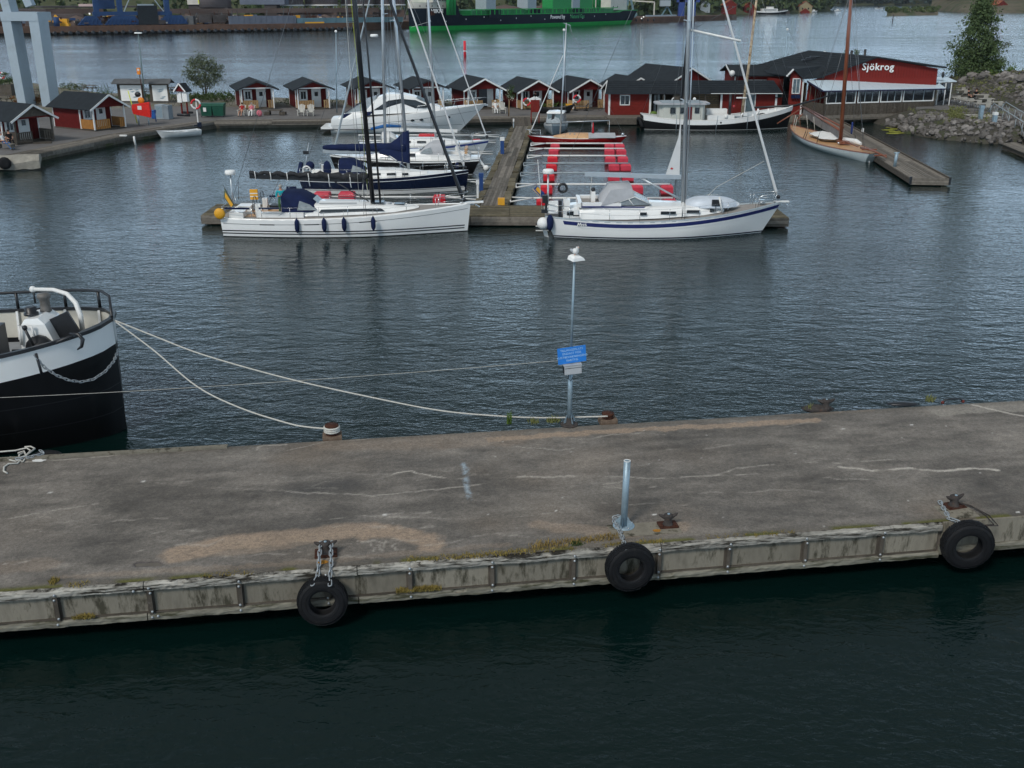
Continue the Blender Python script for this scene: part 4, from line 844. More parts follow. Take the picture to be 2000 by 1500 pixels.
# ---------------------------------------------------------------- black hulled yacht, stern right
ds=thing('black_yacht','black hulled yacht with pale sprayhood and open stern, its boom laid over the cockpit','sailing yacht',(-2.3,77.2,0),PI)
h=Hull(10.9,3.5,1.18,1.12,1.35,.8,.7,1.0,.72,.38,2.0,2.6,.5)
obj('hull',h.shell(),K['black'],ds);obj('boot_top',h.band(.03,.12,.006),K['hullwhite'],ds);obj('cove_line',h.band(-.14,-.03,.007,rel=True),K['hullwhite'],ds);obj('deck',h.deck(dz=.01),K['white'],ds)
obj('transom',MB().add([h.P(0,.03,side=1)+Vector((-.03,0,0)),h.P(0,.03,side=-1)+Vector((-.03,0,0)),h.P(0,.62,side=-1)+Vector((-.03,0,0)),h.P(0,.62,side=1)+Vector((-.03,0,0))],[(0,1,2,3)]),K['hullwhite'],ds)
obj('coachroof',coachroof(h,[(3.4,1.15,.95,1.15,1.62),(4.2,1.15,.95,1.15,1.68),(6.8,1.0,.7,1.18,1.6),(8.4,.6,.35,1.22,1.35)]),K['white'],ds)
for a,b in((4.6,6.0),(6.5,7.2)):
    for sd in(1,-1):obj('window',MB().add([(a,sd*1.11,1.32),(b,sd*(1.13-.05*(b-4)),1.32),(b,sd*(1.05-.06*(b-4)),1.54),(a,sd*1.03,1.56)],[(0,1,2,3)]),K['glass'],ds)
obj('coaming',MB().b2((.7,-1.25,1.15),(3.5,-.95,1.45)).b2((.7,.95,1.15),(3.5,1.25,1.45)),K['white'],ds);sprayhood(ds,2.6,4.5,1.12,1.45,.85,K['greycanvas']);wheel(ds,(1.5,0,1.8),.45)
railing(h,ds,.12,.86,6,.6);pulpit(h,ds,.87);pushpit(h,ds)
pf=mast_rig(h,ds,6.85,1.62,14.5,.02,.10,K['alu'],((.34,.95),(.64,.8)),bow=Vector((10.6,0,1.45)),furl=K['greycab'],furlr=.06)
g=pf(3.1)+Vector((-.1,0,0));boom(ds,g,5.1,K['trim'],.10,-.02,vang=False);obj('mast_radar',MB().lathe([(.2,0),(.28,.04),(.28,.16),(.2,.2)],12,c=(7.3,0,9.4)),K['plaswhite'],ds)
obj('ball_fender',MB().ball((-.45,1.3,.55),.22,12),K['plaswhite'],ds);obj('passerelle',MB().beam((.1,.9,1.2),(-.55,1.2,.35),.22,.06),K['plaswhite'],ds)
obj('seat_back',MB().b2((.9,-.9,1.5),(1.1,.9,1.85)),K['teak'],ds);obj('foredeck_cover',MB().ball((7.9,0,1.6),.5,10,0,(2.2,1,.45)),mat('bright_blue_cover',(.03,.13,.38),.7),ds)
for x in(5.5,1.6):obj('fender',MB().ball((x,1.75,.8),.16,10,0,(1,1,1.7)),K['canvas'],ds)
# ---------------------------------------------------------------- white yacht with blue stripe, bow right (behind)
ws=thing('white_yacht','white yacht with thin blue stripe, mostly hidden behind the black hulled yacht','sailing yacht',(-12.2,85.6,0))
h=Hull(10.4,3.2,1.05,1.0,1.35,.3,.9,.4,.6,.42,2.1,2.6,.5)
obj('hull',h.shell(),K['hullwhite'],ws);obj('blue_stripe',h.band(-.24,-.08,.007,rel=True),mat('royal_blue_stripe',(.02,.05,.25),.4),ws);obj('deck',h.deck(dz=.01),K['white'],ws)
obj('coachroof',coachroof(h,[(2.8,1.0,.85,1.0,1.5),(6.0,.95,.7,1.05,1.5),(7.9,.55,.3,1.15,1.3)]),K['white'],ws)
for a,b in((3.4,4.2),(4.7,5.4)):obj('window',MB().add([(a,-.985,1.2),(b,-.97,1.2),(b,-.9,1.36),(a,-.92,1.36)],[(0,1,2,3)]),K['glass'],ws)
sprayhood(ws,1.9,3.3,1.0,1.2,.75,K['trim']);obj('blue_cover',MB().tube([(1.0,-.2,2.2),(2.2,-.2,2.45),(3.4,-.2,2.4)],[.1,.14,.08],8),mat('sky_blue_canvas',(.03,.12,.32),.8),ws)
railing(h,ws,.15,.86,6,.6);pulpit(h,ws,.87,ext=0.1);pushpit(h,ws)
pf=mast_rig(h,ws,6.1,1.5,13.5,.03,.085,K['alu'],((.4,.9),),bow=Vector((10.2,0,1.5)),furl=K['sail'],furlr=.04)
obj('boom',MB().beam((5.9,0,2.5),(2.4,0,2.55),.12,.2),K['alu'],ws)
# ---------------------------------------------------------------- white motor yacht
my=thing('motor_yacht','large white motor yacht with dark wraparound cabin windows and tall curved bow','motor yacht',(-17.0,102.9,0),.02)
h=Hull(14.6,3.9,1.25,1.75,2.55,.6,3.2,-.2,.86,.4,2.2,2.8,.45,1)
obj('hull',h.shell(k=12),K['hullwhite'],my);obj('deck',h.deck(dz=.0,camber=.12),K['white'],my)
obj('swim_platform',MB().b2((-1.0,-1.75,.38),(.1,1.75,.55)),K['white'],my);obj('platform_edge',MB().b2((-1.02,-1.77,.30),(4,-1.86,.37)),K['blackpaint'],my)
obj('rub_line',h.band(-.62,-.59,.012,ua=0,ub=.99,rel=True),K['wire'],my);obj('chine_line',h.band(.60,.63,.010,ua=.42,ub=.97),K['wire'],my);obj('spray_rail',h.band(.10,.19,.015,ua=.0,ub=.62),K['white'],my)
obj('quarter',coachroof(h,[(.0,1.6,1.35,.55,1.0),(.9,1.75,1.5,.8,1.55),(2.0,1.85,1.6,1.3,1.95),(3.2,1.85,1.55,1.5,2.05)]),K['white'],my)
ST=[(3.0,1.62,1.5,1.6,2.15),(4.2,1.66,1.4,1.7,3.15),(5.2,1.66,1.35,1.75,3.5),(6.6,1.62,1.3,1.8,3.5),(7.8,1.5,1.2,1.85,3.25),(9.0,1.3,1.0,1.95,2.7),(10.2,1.0,.75,2.05,2.3)]
obj('superstructure',coachroof(h,ST),K['white'],my)
for sd in(1,-1):
    f=lambda x,z,w2:(x,sd*w2,z)
    obj('side_window',MB().add([f(4.0,2.10,1.66),f(8.9,2.25,1.36),f(9.3,2.42,1.20),f(7.9,2.98,1.33),f(6.6,3.1,1.46),f(5.4,2.95,1.54)],[(0,1,2,3,4,5)]),K['glass'],my)
obj('windscreen',MB().add([(8.0,-1.16,3.18),(9.35,-.98,2.52),(9.5,0,2.60),(8.1,0,3.30)],[(0,1,2,3)]).add([(8.0,1.16,3.18),(9.35,.98,2.52),(9.5,0,2.60),(8.1,0,3.30)],[(3,2,1,0)]),K['winblue'],my)
obj('cockpit_canvas',MB().loft([[(1.3,-1.6,1.55),(1.35,-1.3,1.85),(1.35,1.3,1.85),(1.3,1.6,1.55)],[(2.9,-1.62,1.75),(2.9,-1.4,2.85),(2.9,1.4,2.85),(2.9,1.62,1.75)],[(4.3,-1.5,2.1),(4.3,-1.35,3.3),(4.3,1.35,3.3),(4.3,1.5,2.1)]],0,False,True),K['plex'],my)
obj('canvas_hem',MB().add([(.9,-1.66,1.35),(3.6,-1.68,1.62),(4.0,-1.66,2.0),(1.2,-1.64,1.75)],[(0,1,2,3)]).beam((1.3,-1.55,1.8),(3.1,-1.45,3.0),.06,.06),K['canvas'],my)
for x in(7.9,8.75,11.4):u=x/14.2;p=h.P(u,h.tz(u,1.18+(x-7.9)*.06),.02,-1);obj('porthole',MB().ball(p,.2,12,0,(1,.12,.55)),K['glass'],my)
obj('bow_rail',MB().tube([h.edge(.55,-1,.15,.0),h.edge(.56,-1,.15,.62),h.edge(.75,-1,.12,.66),h.edge(.93,-1,.05,.62),Vector((14.6,0,3.1)),h.edge(.93,1,.05,.62),h.edge(.75,1,.12,.66),h.edge(.56,1,.15,.62)],.022,6),K['steel'],my)
for u in(.62,.7,.78,.86,.93):obj('stanchion',seg(h.edge(u,-1,.12),h.edge(u,-1,.1,.63)+Vector((.2,0,0)),.016,5),K['steel'],my);obj('stanchion',seg(h.edge(u,1,.12),h.edge(u,1,.1,.63)+Vector((.2,0,0)),.016,5),K['steel'],my)
obj('anchor',MB().box((14.5,0,2.4),(.4,.15,.12)),K['steel'],my)
# ---------------------------------------------------------------- black and white workboat
tr=thing('workboat','old black and white wooden workboat with pale wheelhouse and tall black mast','workboat',(12.6,105.0,0),.02)
h=Hull(14.7,4.1,1.32,.98,2.1,.9,.55,.25,.55,.42,2.7,3.2,.45,.8)
obj('hull',h.shell(),K['black'],tr);obj('bulwark',h.band(-.40,.02,.02,rel=True),K['hullwhite'],tr);obj('bulwark_inside',h.band(-.40,.02,-.04,rel=True),K['hullwhite'],tr)
mb=MB()
for sd in(1,-1):mb.loft([[h.P(u,0,.04,sd)+Vector((0,0,.02)),h.P(u,0,.04,sd)+Vector((0,0,.07)),h.P(u,0,-.08,sd)+Vector((0,0,.07)),h.P(u,0,-.08,sd)+Vector((0,0,.02))]for u in h.us(22)],0,True)
obj('cap_rail',mb,K['trim'],tr);obj('deck',h.deck(dz=-.38,inset=.12),K['greycab'],tr);obj('waterline_band',h.band(.04,.075,.01),K['trim'],tr)
obj('freeing_port',h.band(-.36,-.1,.026,ua=.60,ub=.66,rel=True,n=4),K['white'],tr);p=h.P(.50,h.tz(.50,h.zs(.5)-.22),.03,-1);obj('hawse_hole',MB().ball(p,.09,10,0,(1,.2,1)),K['blackpaint'],tr)
obj('wheelhouse',MB().prism([(1.9,-1.15),(5.7,-1.25),(5.95,-.9),(5.95,.9),(5.7,1.25),(1.9,1.15),(1.6,.7),(1.6,-.7)],.7,2.35),mat('cream_wheelhouse',(.52,.53,.48),.5,var=.06),tr)
obj('wheelhouse_roof',MB().prism([(1.55,-1.4),(5.9,-1.5),(6.4,-1.0),(6.4,1.0),(5.9,1.5),(1.55,1.4),(1.2,.8),(1.2,-.8)],2.36,2.50),K['greycanvas'],tr)
obj('roof_top',MB().prism([(1.8,-1.1),(5.7,-1.2),(5.7,1.2),(1.8,1.1)],2.51,2.58),K['greycab'],tr)
for x0,x1 in((2.55,3.05),(3.5,3.9),(4.9,5.35)):obj('window',MB().b2((x0,-1.29,1.55),(x1,-1.24+.05*0,2.1)),K['glass'],tr)
obj('door',MB().b2((4.05,-1.275,.85),(4.65,-1.22,2.15)),mat('dark_red_door',(.13,.012,.012),.5),tr)
obj('horn',MB().tube([(2.8,-.5,2.6),(2.8,-.5,2.8),(2.95,-.5,2.95)],.05,6),K['trim'],tr);obj('searchlight',MB().ball((5.0,-.3,2.8),.16),K['trim'],tr)
obj('engine_casing',MB().b2((6.3,-.7,.7),(8.9,.7,1.3)).b2((6.5,.8,.7),(8.5,1.5,1.75)),K['trim'],tr);obj('hatch',MB().b2((9.2,-.6,.75),(10.4,.6,1.1)),K['greycab'],tr)
obj('funnel',MB().tube([(8.55,0,1.0),(8.55,0,3.2)],.14,8),K['blackpaint'],tr);obj('funnel_light',MB().ball((8.9,-.15,2.1),.12),mat('port_red',(.4,.05,.06),.5),tr);obj('bucket',MB().lathe([(.14,0),(.17,.4)],10,c=(8.1,-.7,1.0)),K['trim'],tr)
obj('main_mast',MB().tube([(3.75,0,2.5),(4.2,0,10),(4.4,0,16)],[.16,.14,.1],8),K['blackpaint'],tr)
wm=mat('flaking_mast',(.45,.36,.25),.8,var=.3,scale=3,dirt=(.16,.075,.03),dirt_at=.5,dscale=2.5)
obj('fore_mast',MB().tube([(9.75,0,.9),(10.1,0,6),(10.5,0,15)],[.15,.13,.09],8),wm,tr);obj('crosstree',MB().box((9.6,-.1,2.9),(1.0,.12,.12)),K['trim'],tr)
obj('cargo_boom',MB().tube([(10.8,0,1.95),(14.9,0,2.15),(18.1,0,3.05)],[.09,.11,.07],7),K['blackpaint'],tr)
for x in(11.2,12.2,12.9):obj('bitt',MB().tube([(x,-.5,1.2),(x,-.5,1.9)],.09,7),K['plaswhite'],tr)
for x,y in((10.6,-1),(11.0,-.6),(11.7,.3),(9.5,-.9)):obj('cowl_vent',MB().tube([(x,y,1.0),(x,y,1.35),(x+.18,y,1.5)],.1,7),K['plaswhite'],tr)
obj('rope_pile',MB().ball((11.6,-.7,1.3),.32,10,0,(1.3,1,.7)),K['blackpaint'],tr)
obj('side_fender',MB().tube([(-.1,1.3,.2),(-.25,.3,.9),(-.25,-.8,.9),(-.05,-1.2,.2)],.2,8),K['rubber'],tr)
for x in(3.1,3.5,7.0,9.9,11.0):u=x/14.7;p=h.P(u,0,.06,-1);obj('hanging_rope',seg(p+Vector((0,0,.45)),p+Vector((-.15 if x==7 else 0,-.03,-1.05)),.03,5),K['greycab'],tr)
for a,b in(((9.9,0,12),(14.3,0,2.1)),((9.9,0,12),(4.2,0,9)),((9.9,0,12),(9.2,-1.9,1.2)),((9.9,0,12),(10.6,-1.9,1.25)),((9.9,0,12),(9.2,1.9,1.2)),((4.3,0,13),(2.6,-1.8,1.3)),((4.3,0,13),(5.4,-1.9,1.1)),((4.3,0,13),(0,0,1.4)),((10.4,0,14.2),(17.6,0,2.9)),((10.3,0,13),(15.2,.1,2.3))):obj('stay',seg(a,b,.014,4),K['wire'],tr)
# ---------------------------------------------------------------- varnished wooden yacht
A=Vector((26.2,101.3,0));B=Vector((27.75,81.9,0));d=A-B
wy=thing('classic_yacht','white classic wooden yacht with varnished deck and tall reddish brown mast','sailing yacht',B,math.atan2(d.y,d.x))
LN=d.length
h=Hull(LN,3.5,.74,.50,.72,.4,1.0,1.1,.20,.46,1.9,2.5,.55,.85)
obj('hull',h.shell(n=32),mat('pale_blue_white_hull',(.60,.66,.66),.22,var=.05,coat=.3),wy);obj('deck',h.deck(dz=.01,camber=.07,n=32),K['teak'],wy)
mb=MB()
for sd in(1,-1):mb.loft([[h.P(u,0,.015,sd)+Vector((0,0,-.01)),h.P(u,0,.015,sd)+Vector((0,0,.07)),h.P(u,0,-.05,sd)+Vector((0,0,.07)),h.P(u,0,-.05,sd)+Vector((0,0,.0))]for u in h.us(26)],0,True)
brown=mat('varnished_spar',(.20,.062,.030),.35,var=.25,scale=2,stretch=(4,4,.4),coat=.3)
obj('cap_rail',mb,brown,wy);obj('rudder',MB().b2((.6,-.05,-.6),(.95,.05,.2)),K['hullwhite'],wy)
def loc(p):return wy.matrix_world.inverted()@p if False else(Matrix.Rotation(-wy.rotation_euler.z,4,'Z')@(p-B))
mbase=loc(W(1641,280,.65));mtop=loc(at(1662,0,W(1641,280,.65).y));mdir=(mtop-mbase).normalized()
obj('mast',MB().tube([mbase,mbase+mdir*9,mbase+mdir*17],[.17,.15,.09],9),brown,wy)
g0=mbase+Vector((.5,0,1.0));bt=loc(at(1565,207,104));
obj('boom',MB().tube([mbase+Vector((.2,0,1.0)),bt],[.10,.08],8),brown,wy);obj('gaff',MB().tube([mbase+Vector((.2,-.22,1.25)),loc(at(1572,209,103.5))],[.08,.06],7),brown,wy)
fs=MB();a,b=mbase+Vector((.3,0,.95)),bt;k=12
fs.loft([[a.lerp(b,i/k)+Vector((0,.04*math.sin(i),0)),a.lerp(b,i/k)+Vector((0,.12,-.45-.25*math.sin(PI*i/k)))]for i in range(k)],0,True);obj('stowed_sail',fs,mat('grey_net_cover',(.16,.15,.145),.9,var=.25),wy)
obj('crutch',MB().tube([bt+Vector((1.1*-1,.3,-.1)),Vector((bt.x-1.0,.8,.7))],.06,6).tube([bt+Vector((-1.1,-.3,-.1)),Vector((bt.x-1.0,-.8,.7))],.06,6),brown,wy)
obj('tiller_stern_post',MB().beam((LN*.16,0,.85),(LN*.30,0,.95),.07,.08),brown,wy)
# small sprit at the near end
obj('bowsprit',MB().tube([(2.6,0,.85),(.1,0,.95),(-1.9,-.2,.75)],[.09,.09,.05],7).beam((-1.2,-.5,.8),(-1.3,.5,.8),.12,.1).beam((.9,-.6,.95),(.9,.6,.95),.08,.08),brown,wy)
tarp=MB();n=14;rings=[]
for i in range(n+1):
    f=i/n;x=LN*.38+f*5.2+.0;w2=(1.15*math.sin(PI*min(1,max(.02,f)))**.5)*(1+.2*math.sin(f*9));rings.append([(x,w2*(1-j/4)+R.uniform(-.05,.05),.86+.34*(1-abs(1-j/4)**1.6)*math.sin(PI*min(.98,max(.05,f)))**.6+R.uniform(-.035,.035))for j in range(9)])
obj('tarpaulin',tarp.loft(rings,0,True),K['whitecloth'],wy)
obj('skylight',MB().b2((LN*.30,-.35,.7),(LN*.35,.35,.95)),brown,wy);obj('sail_bundle',MB().tube([(LN*.36,-.2,.95),(LN*.30,-.9,.9),(LN*.27,-1.1,.8)],[.2,.24,.12],8),K['whitecloth'],wy)
obj('coachroof',coachroof(h,[(LN*.44,.55,.45,.62,.85),(LN*.62,.6,.5,.62,.86)]),K['teak'],wy)
for f,sd in((.40,1),(.55,1),(.58,1),(.40,-1),(.56,-1)):p=h.P(f,0,-.05,sd);obj('turnbuckle',MB().tube([p,p+(mbase+mdir*10-p).normalized()*.7],.03,5),K['blackpaint'],wy);obj('shroud',seg(p,mbase+mdir*(9 if f<.5 else 12),.014,4),K['wire'],wy)
for q in(.0,.12):obj('shroud',seg((1.6+q*5,.1-q,.95),mbase+mdir*(11+q*20),.016,4),K['wire'],wy)
for f in(.80,.86,.92):
    for sd in(1,-1):p=h.P(f,0,-.15,sd);obj('backstay_tackle',seg(p,p+Vector((.1,-sd*.2,1.3)),.025,5),K['ropewhite']if f<.9 else brown,wy)
for x,y in((5.5,.7),(5.9,-.8),(12.3,.7),(13.0,-.6)):obj('winch',MB().lathe([(.09,0),(.07,.1),(.09,.18)],8,c=(x,y,.75)),K['steel'],wy)
obj('tag_board',MB().box(loc(at(1685,254,88.5)),(.4,.04,.3)),K['trim'],wy);obj('blue_coil',MB().tube([loc(at(1664,250,90))+Vector((.1*math.cos(a),.0,.5*math.sin(a)))for a in[PI*i/5 for i in range(10)]],.05,5,closed=True),mat('blue_rope',(.03,.05,.18),.8),wy)
# ---------------------------------------------------------------- red boat and cabin cruiser by the gangway
rb=thing('red_sailboat','slim dark red wooden sailboat with varnished coachroof, moored across the jetty end','sailing yacht',(9.9,92.9,0),PI-.03)
h=Hull(8.6,2.2,.78,.60,.78,.25,1.0,.9,.3,.45,1.9,2.4,.6,.9)
obj('hull',h.shell(),K['redhull'],rb);obj('deck',h.deck(),K['hullwhite'],rb);obj('coachroof',coachroof(h,[(3.3,.65,.5,.62,.98),(5.0,.6,.45,.62,.98),(6.3,.35,.2,.66,.74)]),K['teak'],rb)
obj('cockpit_cover',MB().loft([[(x,-.9,.68),(x,-.85,.92),(x,0,1.02),(x,.85,.92),(x,.9,.68)]for x in(1.0,2.1,3.3)],0,False,True,True),K['greycanvas'],rb)
for x in(4.5,4.9):obj('deck_light',MB().ball((x,.45,.95),.09,8,0,(1,1,.5)),K['steel'],rb)
obj('mast',MB().tube([(5.75,0,.7),(5.55,0,5),(5.35,0,10)],[.07,.065,.05],7),K['alu'],rb);obj('masthead',MB().beam((5.6,0,10),(5.0,0,9.8),.05,.03).beam((5.1,0,9.9),(4.9,0,9.3),.04,.02),K['alu'],rb)
obj('forestay_sail',MB().tube([(8.4,0,.9),(8.1,0,1.5),(5.6,0,7.4)],[.03,.045,.025],6),K['sail'],rb);obj('boom',MB().tube([(5.6,0,1.9),(1.5,0,2.05)],.04,6),K['alu'],rb)
for y in(.9,-.9):obj('shroud',seg((5.3,y,.7),(5.4,0,8),.010,4),K['wire'],rb)
obj('backstay',seg((.2,0,.8),(5.35,0,10),.008,4),K['wire'],rb);pulpit(h,rb,.86,.5)
obj('red_flag',MB().tube([(2.9,.2,1.0),(2.9,.2,1.9)],[.12,.02],5),K['red'],rb);obj('stern_ball',MB().ball((.35,.5,.95),.14),K['steel'],rb)
obj('crutch',MB().tube([(1.5,0,.8),(1.5,0,2.05)],.02,5).tube([(3.0,.2,1.0),(3.0,0,2.0)],.02,5),K['alu'],rb)
cc=thing('cabin_boat','small grey cabin motorboat moored between the jetty ramp and the red sailboat','motorboat',(4.5,104.9,0),-PI/2-.15)
h=Hull(5.4,2.2,.75,.8,1.05,.25,.6,.1,.88,.4,2.0,2.4,.45)
obj('hull',h.shell(),K['greycab'],cc);obj('rub_band',h.band(-.2,-.05,.02,rel=True),K['hullwhite'],cc);obj('deck',h.deck(),K['hullwhite'],cc)
obj('cabin',coachroof(h,[(1.0,.92,.8,.8,1.75),(2.6,.92,.78,.8,1.78),(3.3,.85,.72,.85,1.5),(4.0,.7,.5,.95,1.1)]),K['plex'],cc);obj('cabin_roof',coachroof(h,[(.9,.86,.8,1.74,1.84),(2.75,.84,.76,1.76,1.86),(3.0,.76,.7,1.70,1.76)]),K['white'],cc)
obj('windscreen',MB().add([(3.98,-.5,1.06),(3.98,.5,1.06),(3.12,.72,1.68),(3.12,-.72,1.68)],[(0,1,2,3)]),K['winblue'],cc);obj('windscreen_bar',MB().beam((3.99,-.12,1.08),(3.13,-.12,1.7),.26,.03),K['blackpaint'],cc)
# ---------------------------------------------------------------- dinghy by the wharf
rd=thing('rowing_boat','small white open boat with a dark outboard motor tied to the wharf corner','small boat',W(392,263,0)+Vector((0,-.3,0)),PI+.62)
h=Hull(4.0,1.5,.55,.5,.68,.12,.5,.0,.8,.4,1.9,2.0,.5)
obj('hull',h.shell(),K['hullwhite'],rd);obj('rub_rail',h.band(-.06,.0,.02,rel=True),K['trim'],rd)
obj('inner_hull',h.deck(dz=-.12,inset=.08,camber=-.05),K['greycab'],rd);obj('thwart',MB().b2((1.1,-.62,.40),(1.45,.62,.46)).b2((2.3,-.6,.42),(2.6,.6,.48)),K['white'],rd)
obj('foredeck',h.deck(dz=.01,ua=.72,ub=1),K['white'],rd);obj('outboard_motor',MB().box((-.05,0,.95),(.35,.28,.4)).box((-.12,0,.5),(.14,.1,.7)).box((.25,.02,.9),(.4,.08,.08)),K['navy'],rd)
# ---------------------------------------------------------------- foreground barge bow
bp=W(240,836,0);bg_=thing('steel_barge','black and white bow of an old steel cargo boat cut by the left picture edge','boat',(0,0,0))
BL=15.0;bh=.075
bg_.location=(bp.x-BL-.02,bp.y+1.25,0);bg_.rotation_euler=(0,0,-.075-.0)
bg_.location=Vector((bp.x,bp.y,0))-Vector((math.cos(.05),math.sin(.05),0))*(BL-.12);bg_.rotation_euler=(0,0,.05)
h=Hull(BL,6.2,2.0,1.95,3.42,.9,.0,.0,.8,.45,2.6,3.6,.35,.5)
h.zs=lambda u:2.78+.60*max(0,(u-.6)/.4)**1.6
obj('hull',h.shell(n=40,k=12),K['black'],bg_)
def bz(u):return-.80-.0*u
for z_ in(.7,1.45):obj('plate_seam',h.band(z_,z_+.03,.008,n=40),K['blackpaint'],bg_)
obj('white_bulwark',h.band(-.74,0,.012,rel=True,n=40),K['hullwhite'],bg_);obj('bulwark_inside',h.band(-.85,-.01,-.05,rel=True,n=40),mat('cream_inside_paint',(.50,.48,.42),.6,var=.1,dirt=(.36,.33,.27),dirt_at=.6),bg_)
mb=MB()
for sd in(1,-1):mb.loft([[h.P(u,0,.06,sd)+Vector((0,0,-.05)),h.P(u,0,.06,sd)+Vector((0,0,.05)),h.P(u,0,-.09,sd)+Vector((0,0,.05)),h.P(u,0,-.09,sd)+Vector((0,0,-.05))]for u in h.us(40)],0,False)
obj('rail_cap',mb,K['blackpaint'],bg_);obj('deck',h.deck(dz=-.92,inset=.4,n=40),mat('grey_deck_paint',(.22,.23,.24),.7,var=.2),bg_)
P=lambda u,sd,dz=0,ins=.0:h.P(u,0,-ins,sd)+Vector((0,0,dz))
far=[P(.70+.3*i/14,1,.55 if i<14 else .05)for i in range(15)];far[-2].z-=.1
obj('pipe_rail',MB().tube([P(.45+.25*i/6,1,.50)for i in range(6)]+far,.045,6),K['blackpaint'],bg_)
for u in(.60,.75,.86,.945):obj('rail_post',seg(P(u,1,0),P(u,1,.54),.05,6),K['blackpaint'],bg_);obj('bulwark_stay',MB().beam(P(u,1,-.9,.2),P(u,1,-.02,.1),.07,.12),K['hullwhite'],bg_)
obj('near_pipe_rail',MB().tube([P(.60,-1,.75),P(.72,-1,.72),P(.775,-1,.35),P(.80,-1,.08)],.05,6).tube([P(.60,-1,.35),P(.74,-1,.35),P(.79,-1,.12)],.04,6),K['blackpaint'],bg_)
inv=Matrix.Rotation(-.05,4,'Z')
def BLc(px_,py_,Y):return inv@(at(px_,py_,Y)-Vector(bg_.location))
base=BLc(162,652,29.0);
obj('davit',MB().tube([BLc(162,648,29.2),BLc(157,615,29.2),BLc(148,592,29.4),BLc(131,574,29.7),BLc(105,566,30),BLc(64,565,30.2)],[.075,.075,.07,.065,.06,.055],9),K['trim'],bg_);obj('davit_head',MB().ball(BLc(64,565,30.2),.1),K['trim'],bg_)
obj('davit_hook',seg(BLc(65,568,30.2),BLc(69,592,30.2),.03,5),K['blackpaint'],bg_)
# windlass
wc=BLc(84,652,28.9);dz=h.zs(wc.x/BL)-.9
wl_=thing('windlass_group',None,None);wl_.name='windlass';wl_.parent=bg_;wl_.location=(wc.x,wc.y,dz);wl_.scale=(1.25,1.25,1.25)
obj('frame',MB().loft([[(-.35,-.5,0),(.62,-.5,0),(.62,.5,0),(-.35,.5,0)],[(-.3,-.45,.9),(.25,-.45,.95),(.25,.45,.95),(-.3,.45,.9)],[(-.2,-.4,1.05),(.1,-.4,1.08),(.1,.4,1.08),(-.2,.4,1.05)]],0,False,False,True,True),K['hullwhite'],wl_)
obj('cover_plate',MB().beam((.72,-.1,.0),(.28,-.1,.98),.85,.06,(0,1,0)),K['blackpaint'],wl_)
obj('gear_drum',MB().lathe([(.17,-.15),(.3,-.12),(.3,0),(.17,.05),(.12,.25)],12,c=(.1,-.6,.42),M=Matrix.Rotation(PI/2,4,'X')),K['blackpaint'],wl_)
obj('crank',MB().tube([(.1,-.75,.4),(-.05,-.8,.95)],.035,6).ball((-.05,-.8,.98),.06).tube([(-.45,-.7,.42),(.45,-.7,.42)],.03,5),K['blackpaint'],wl_)
obj('pipes',MB().tube([(-.3,-.52,.5),(-.28,-.55,.95),(.0,-.55,.95),(.02,-.52,.6)],.03,5),K['trim'],wl_)
obj('exhaust_pot',MB().lathe([(.16,0),(.16,.05),(.12,.06),(.13,.17),(.1,.19)],12,c=(-.15,-.1,1.08)),K['blackpaint'],wl_);obj('warping_head',MB().lathe([(.12,0),(.14,.03),(.11,.08),(.11,.3),(.15,.34),(.15,.42),(.05,.44)],12,c=(.05,.25,1.05)),mat('dull_bronze',(.16,.15,.14),.6,.3,var=.4),wl_)
obj('side_plate',MB().beam((-.95,-.8,.1),(-.80,-.8,.85),.08,.6,(0,1,0)).box((-.95,-.5,.5),(.5,.5,.9)),K['blackpaint'],wl_)
obj('lever',MB().tube([BLc(70,690,26.4),BLc(82,732,26.3)],.04,6),K['blackpaint'],bg_)
for px_,py_ in((138,640),(188,632)):
    c0=BLc(px_,py_,31.2);z0=h.zs(c0.x/BL)-.9;obj('bollard',MB().lathe([(.2,0),(.17,.1),(.17,.55),(.22,.6),(.22,.68),(.1,.7)],12,c=(c0.x,c0.y,z0)).tube([(c0.x-.6,c0.y,z0+.3),(c0.x+.5,c0.y,z0+.3)],.06,6),K['blackpaint'],bg_)
rp=MB()
for k in range(7):
    c0=BLc(160,645,30.8);z0=h.zs(c0.x/BL)-.85+k*.05;rp.tube([(c0.x+(.85+.05*(k%3))*math.cos(a),c0.y+.45*math.sin(a),z0)for a in[2*PI*i/18 for i in range(18)]],.035,5,closed=True)
obj('coiled_line',rp,K['ropewhite'],bg_);obj('dark_cover',MB().ball(BLc(132,662,29.4),.35,12,0,(1.5,.7,.35)),K['blackpaint'],bg_)
# anchor on the rail
ac=BLc(152,660,27.15)
obj('anchor',MB().tube([ac+Vector((-1.1,.1,-.35)),ac+Vector((-.1,0,.08))],.045,6).tube([ac+Vector((-.2,0,.12)),ac+Vector((.05,-.06,.12)),ac+Vector((.16,-.1,-.02)),ac+Vector((.10,-.1,-.22)),ac+Vector((-.02,-.1,-.3))],[.03,.05,.06,.045,.02],7),K['blackpaint'],bg_)
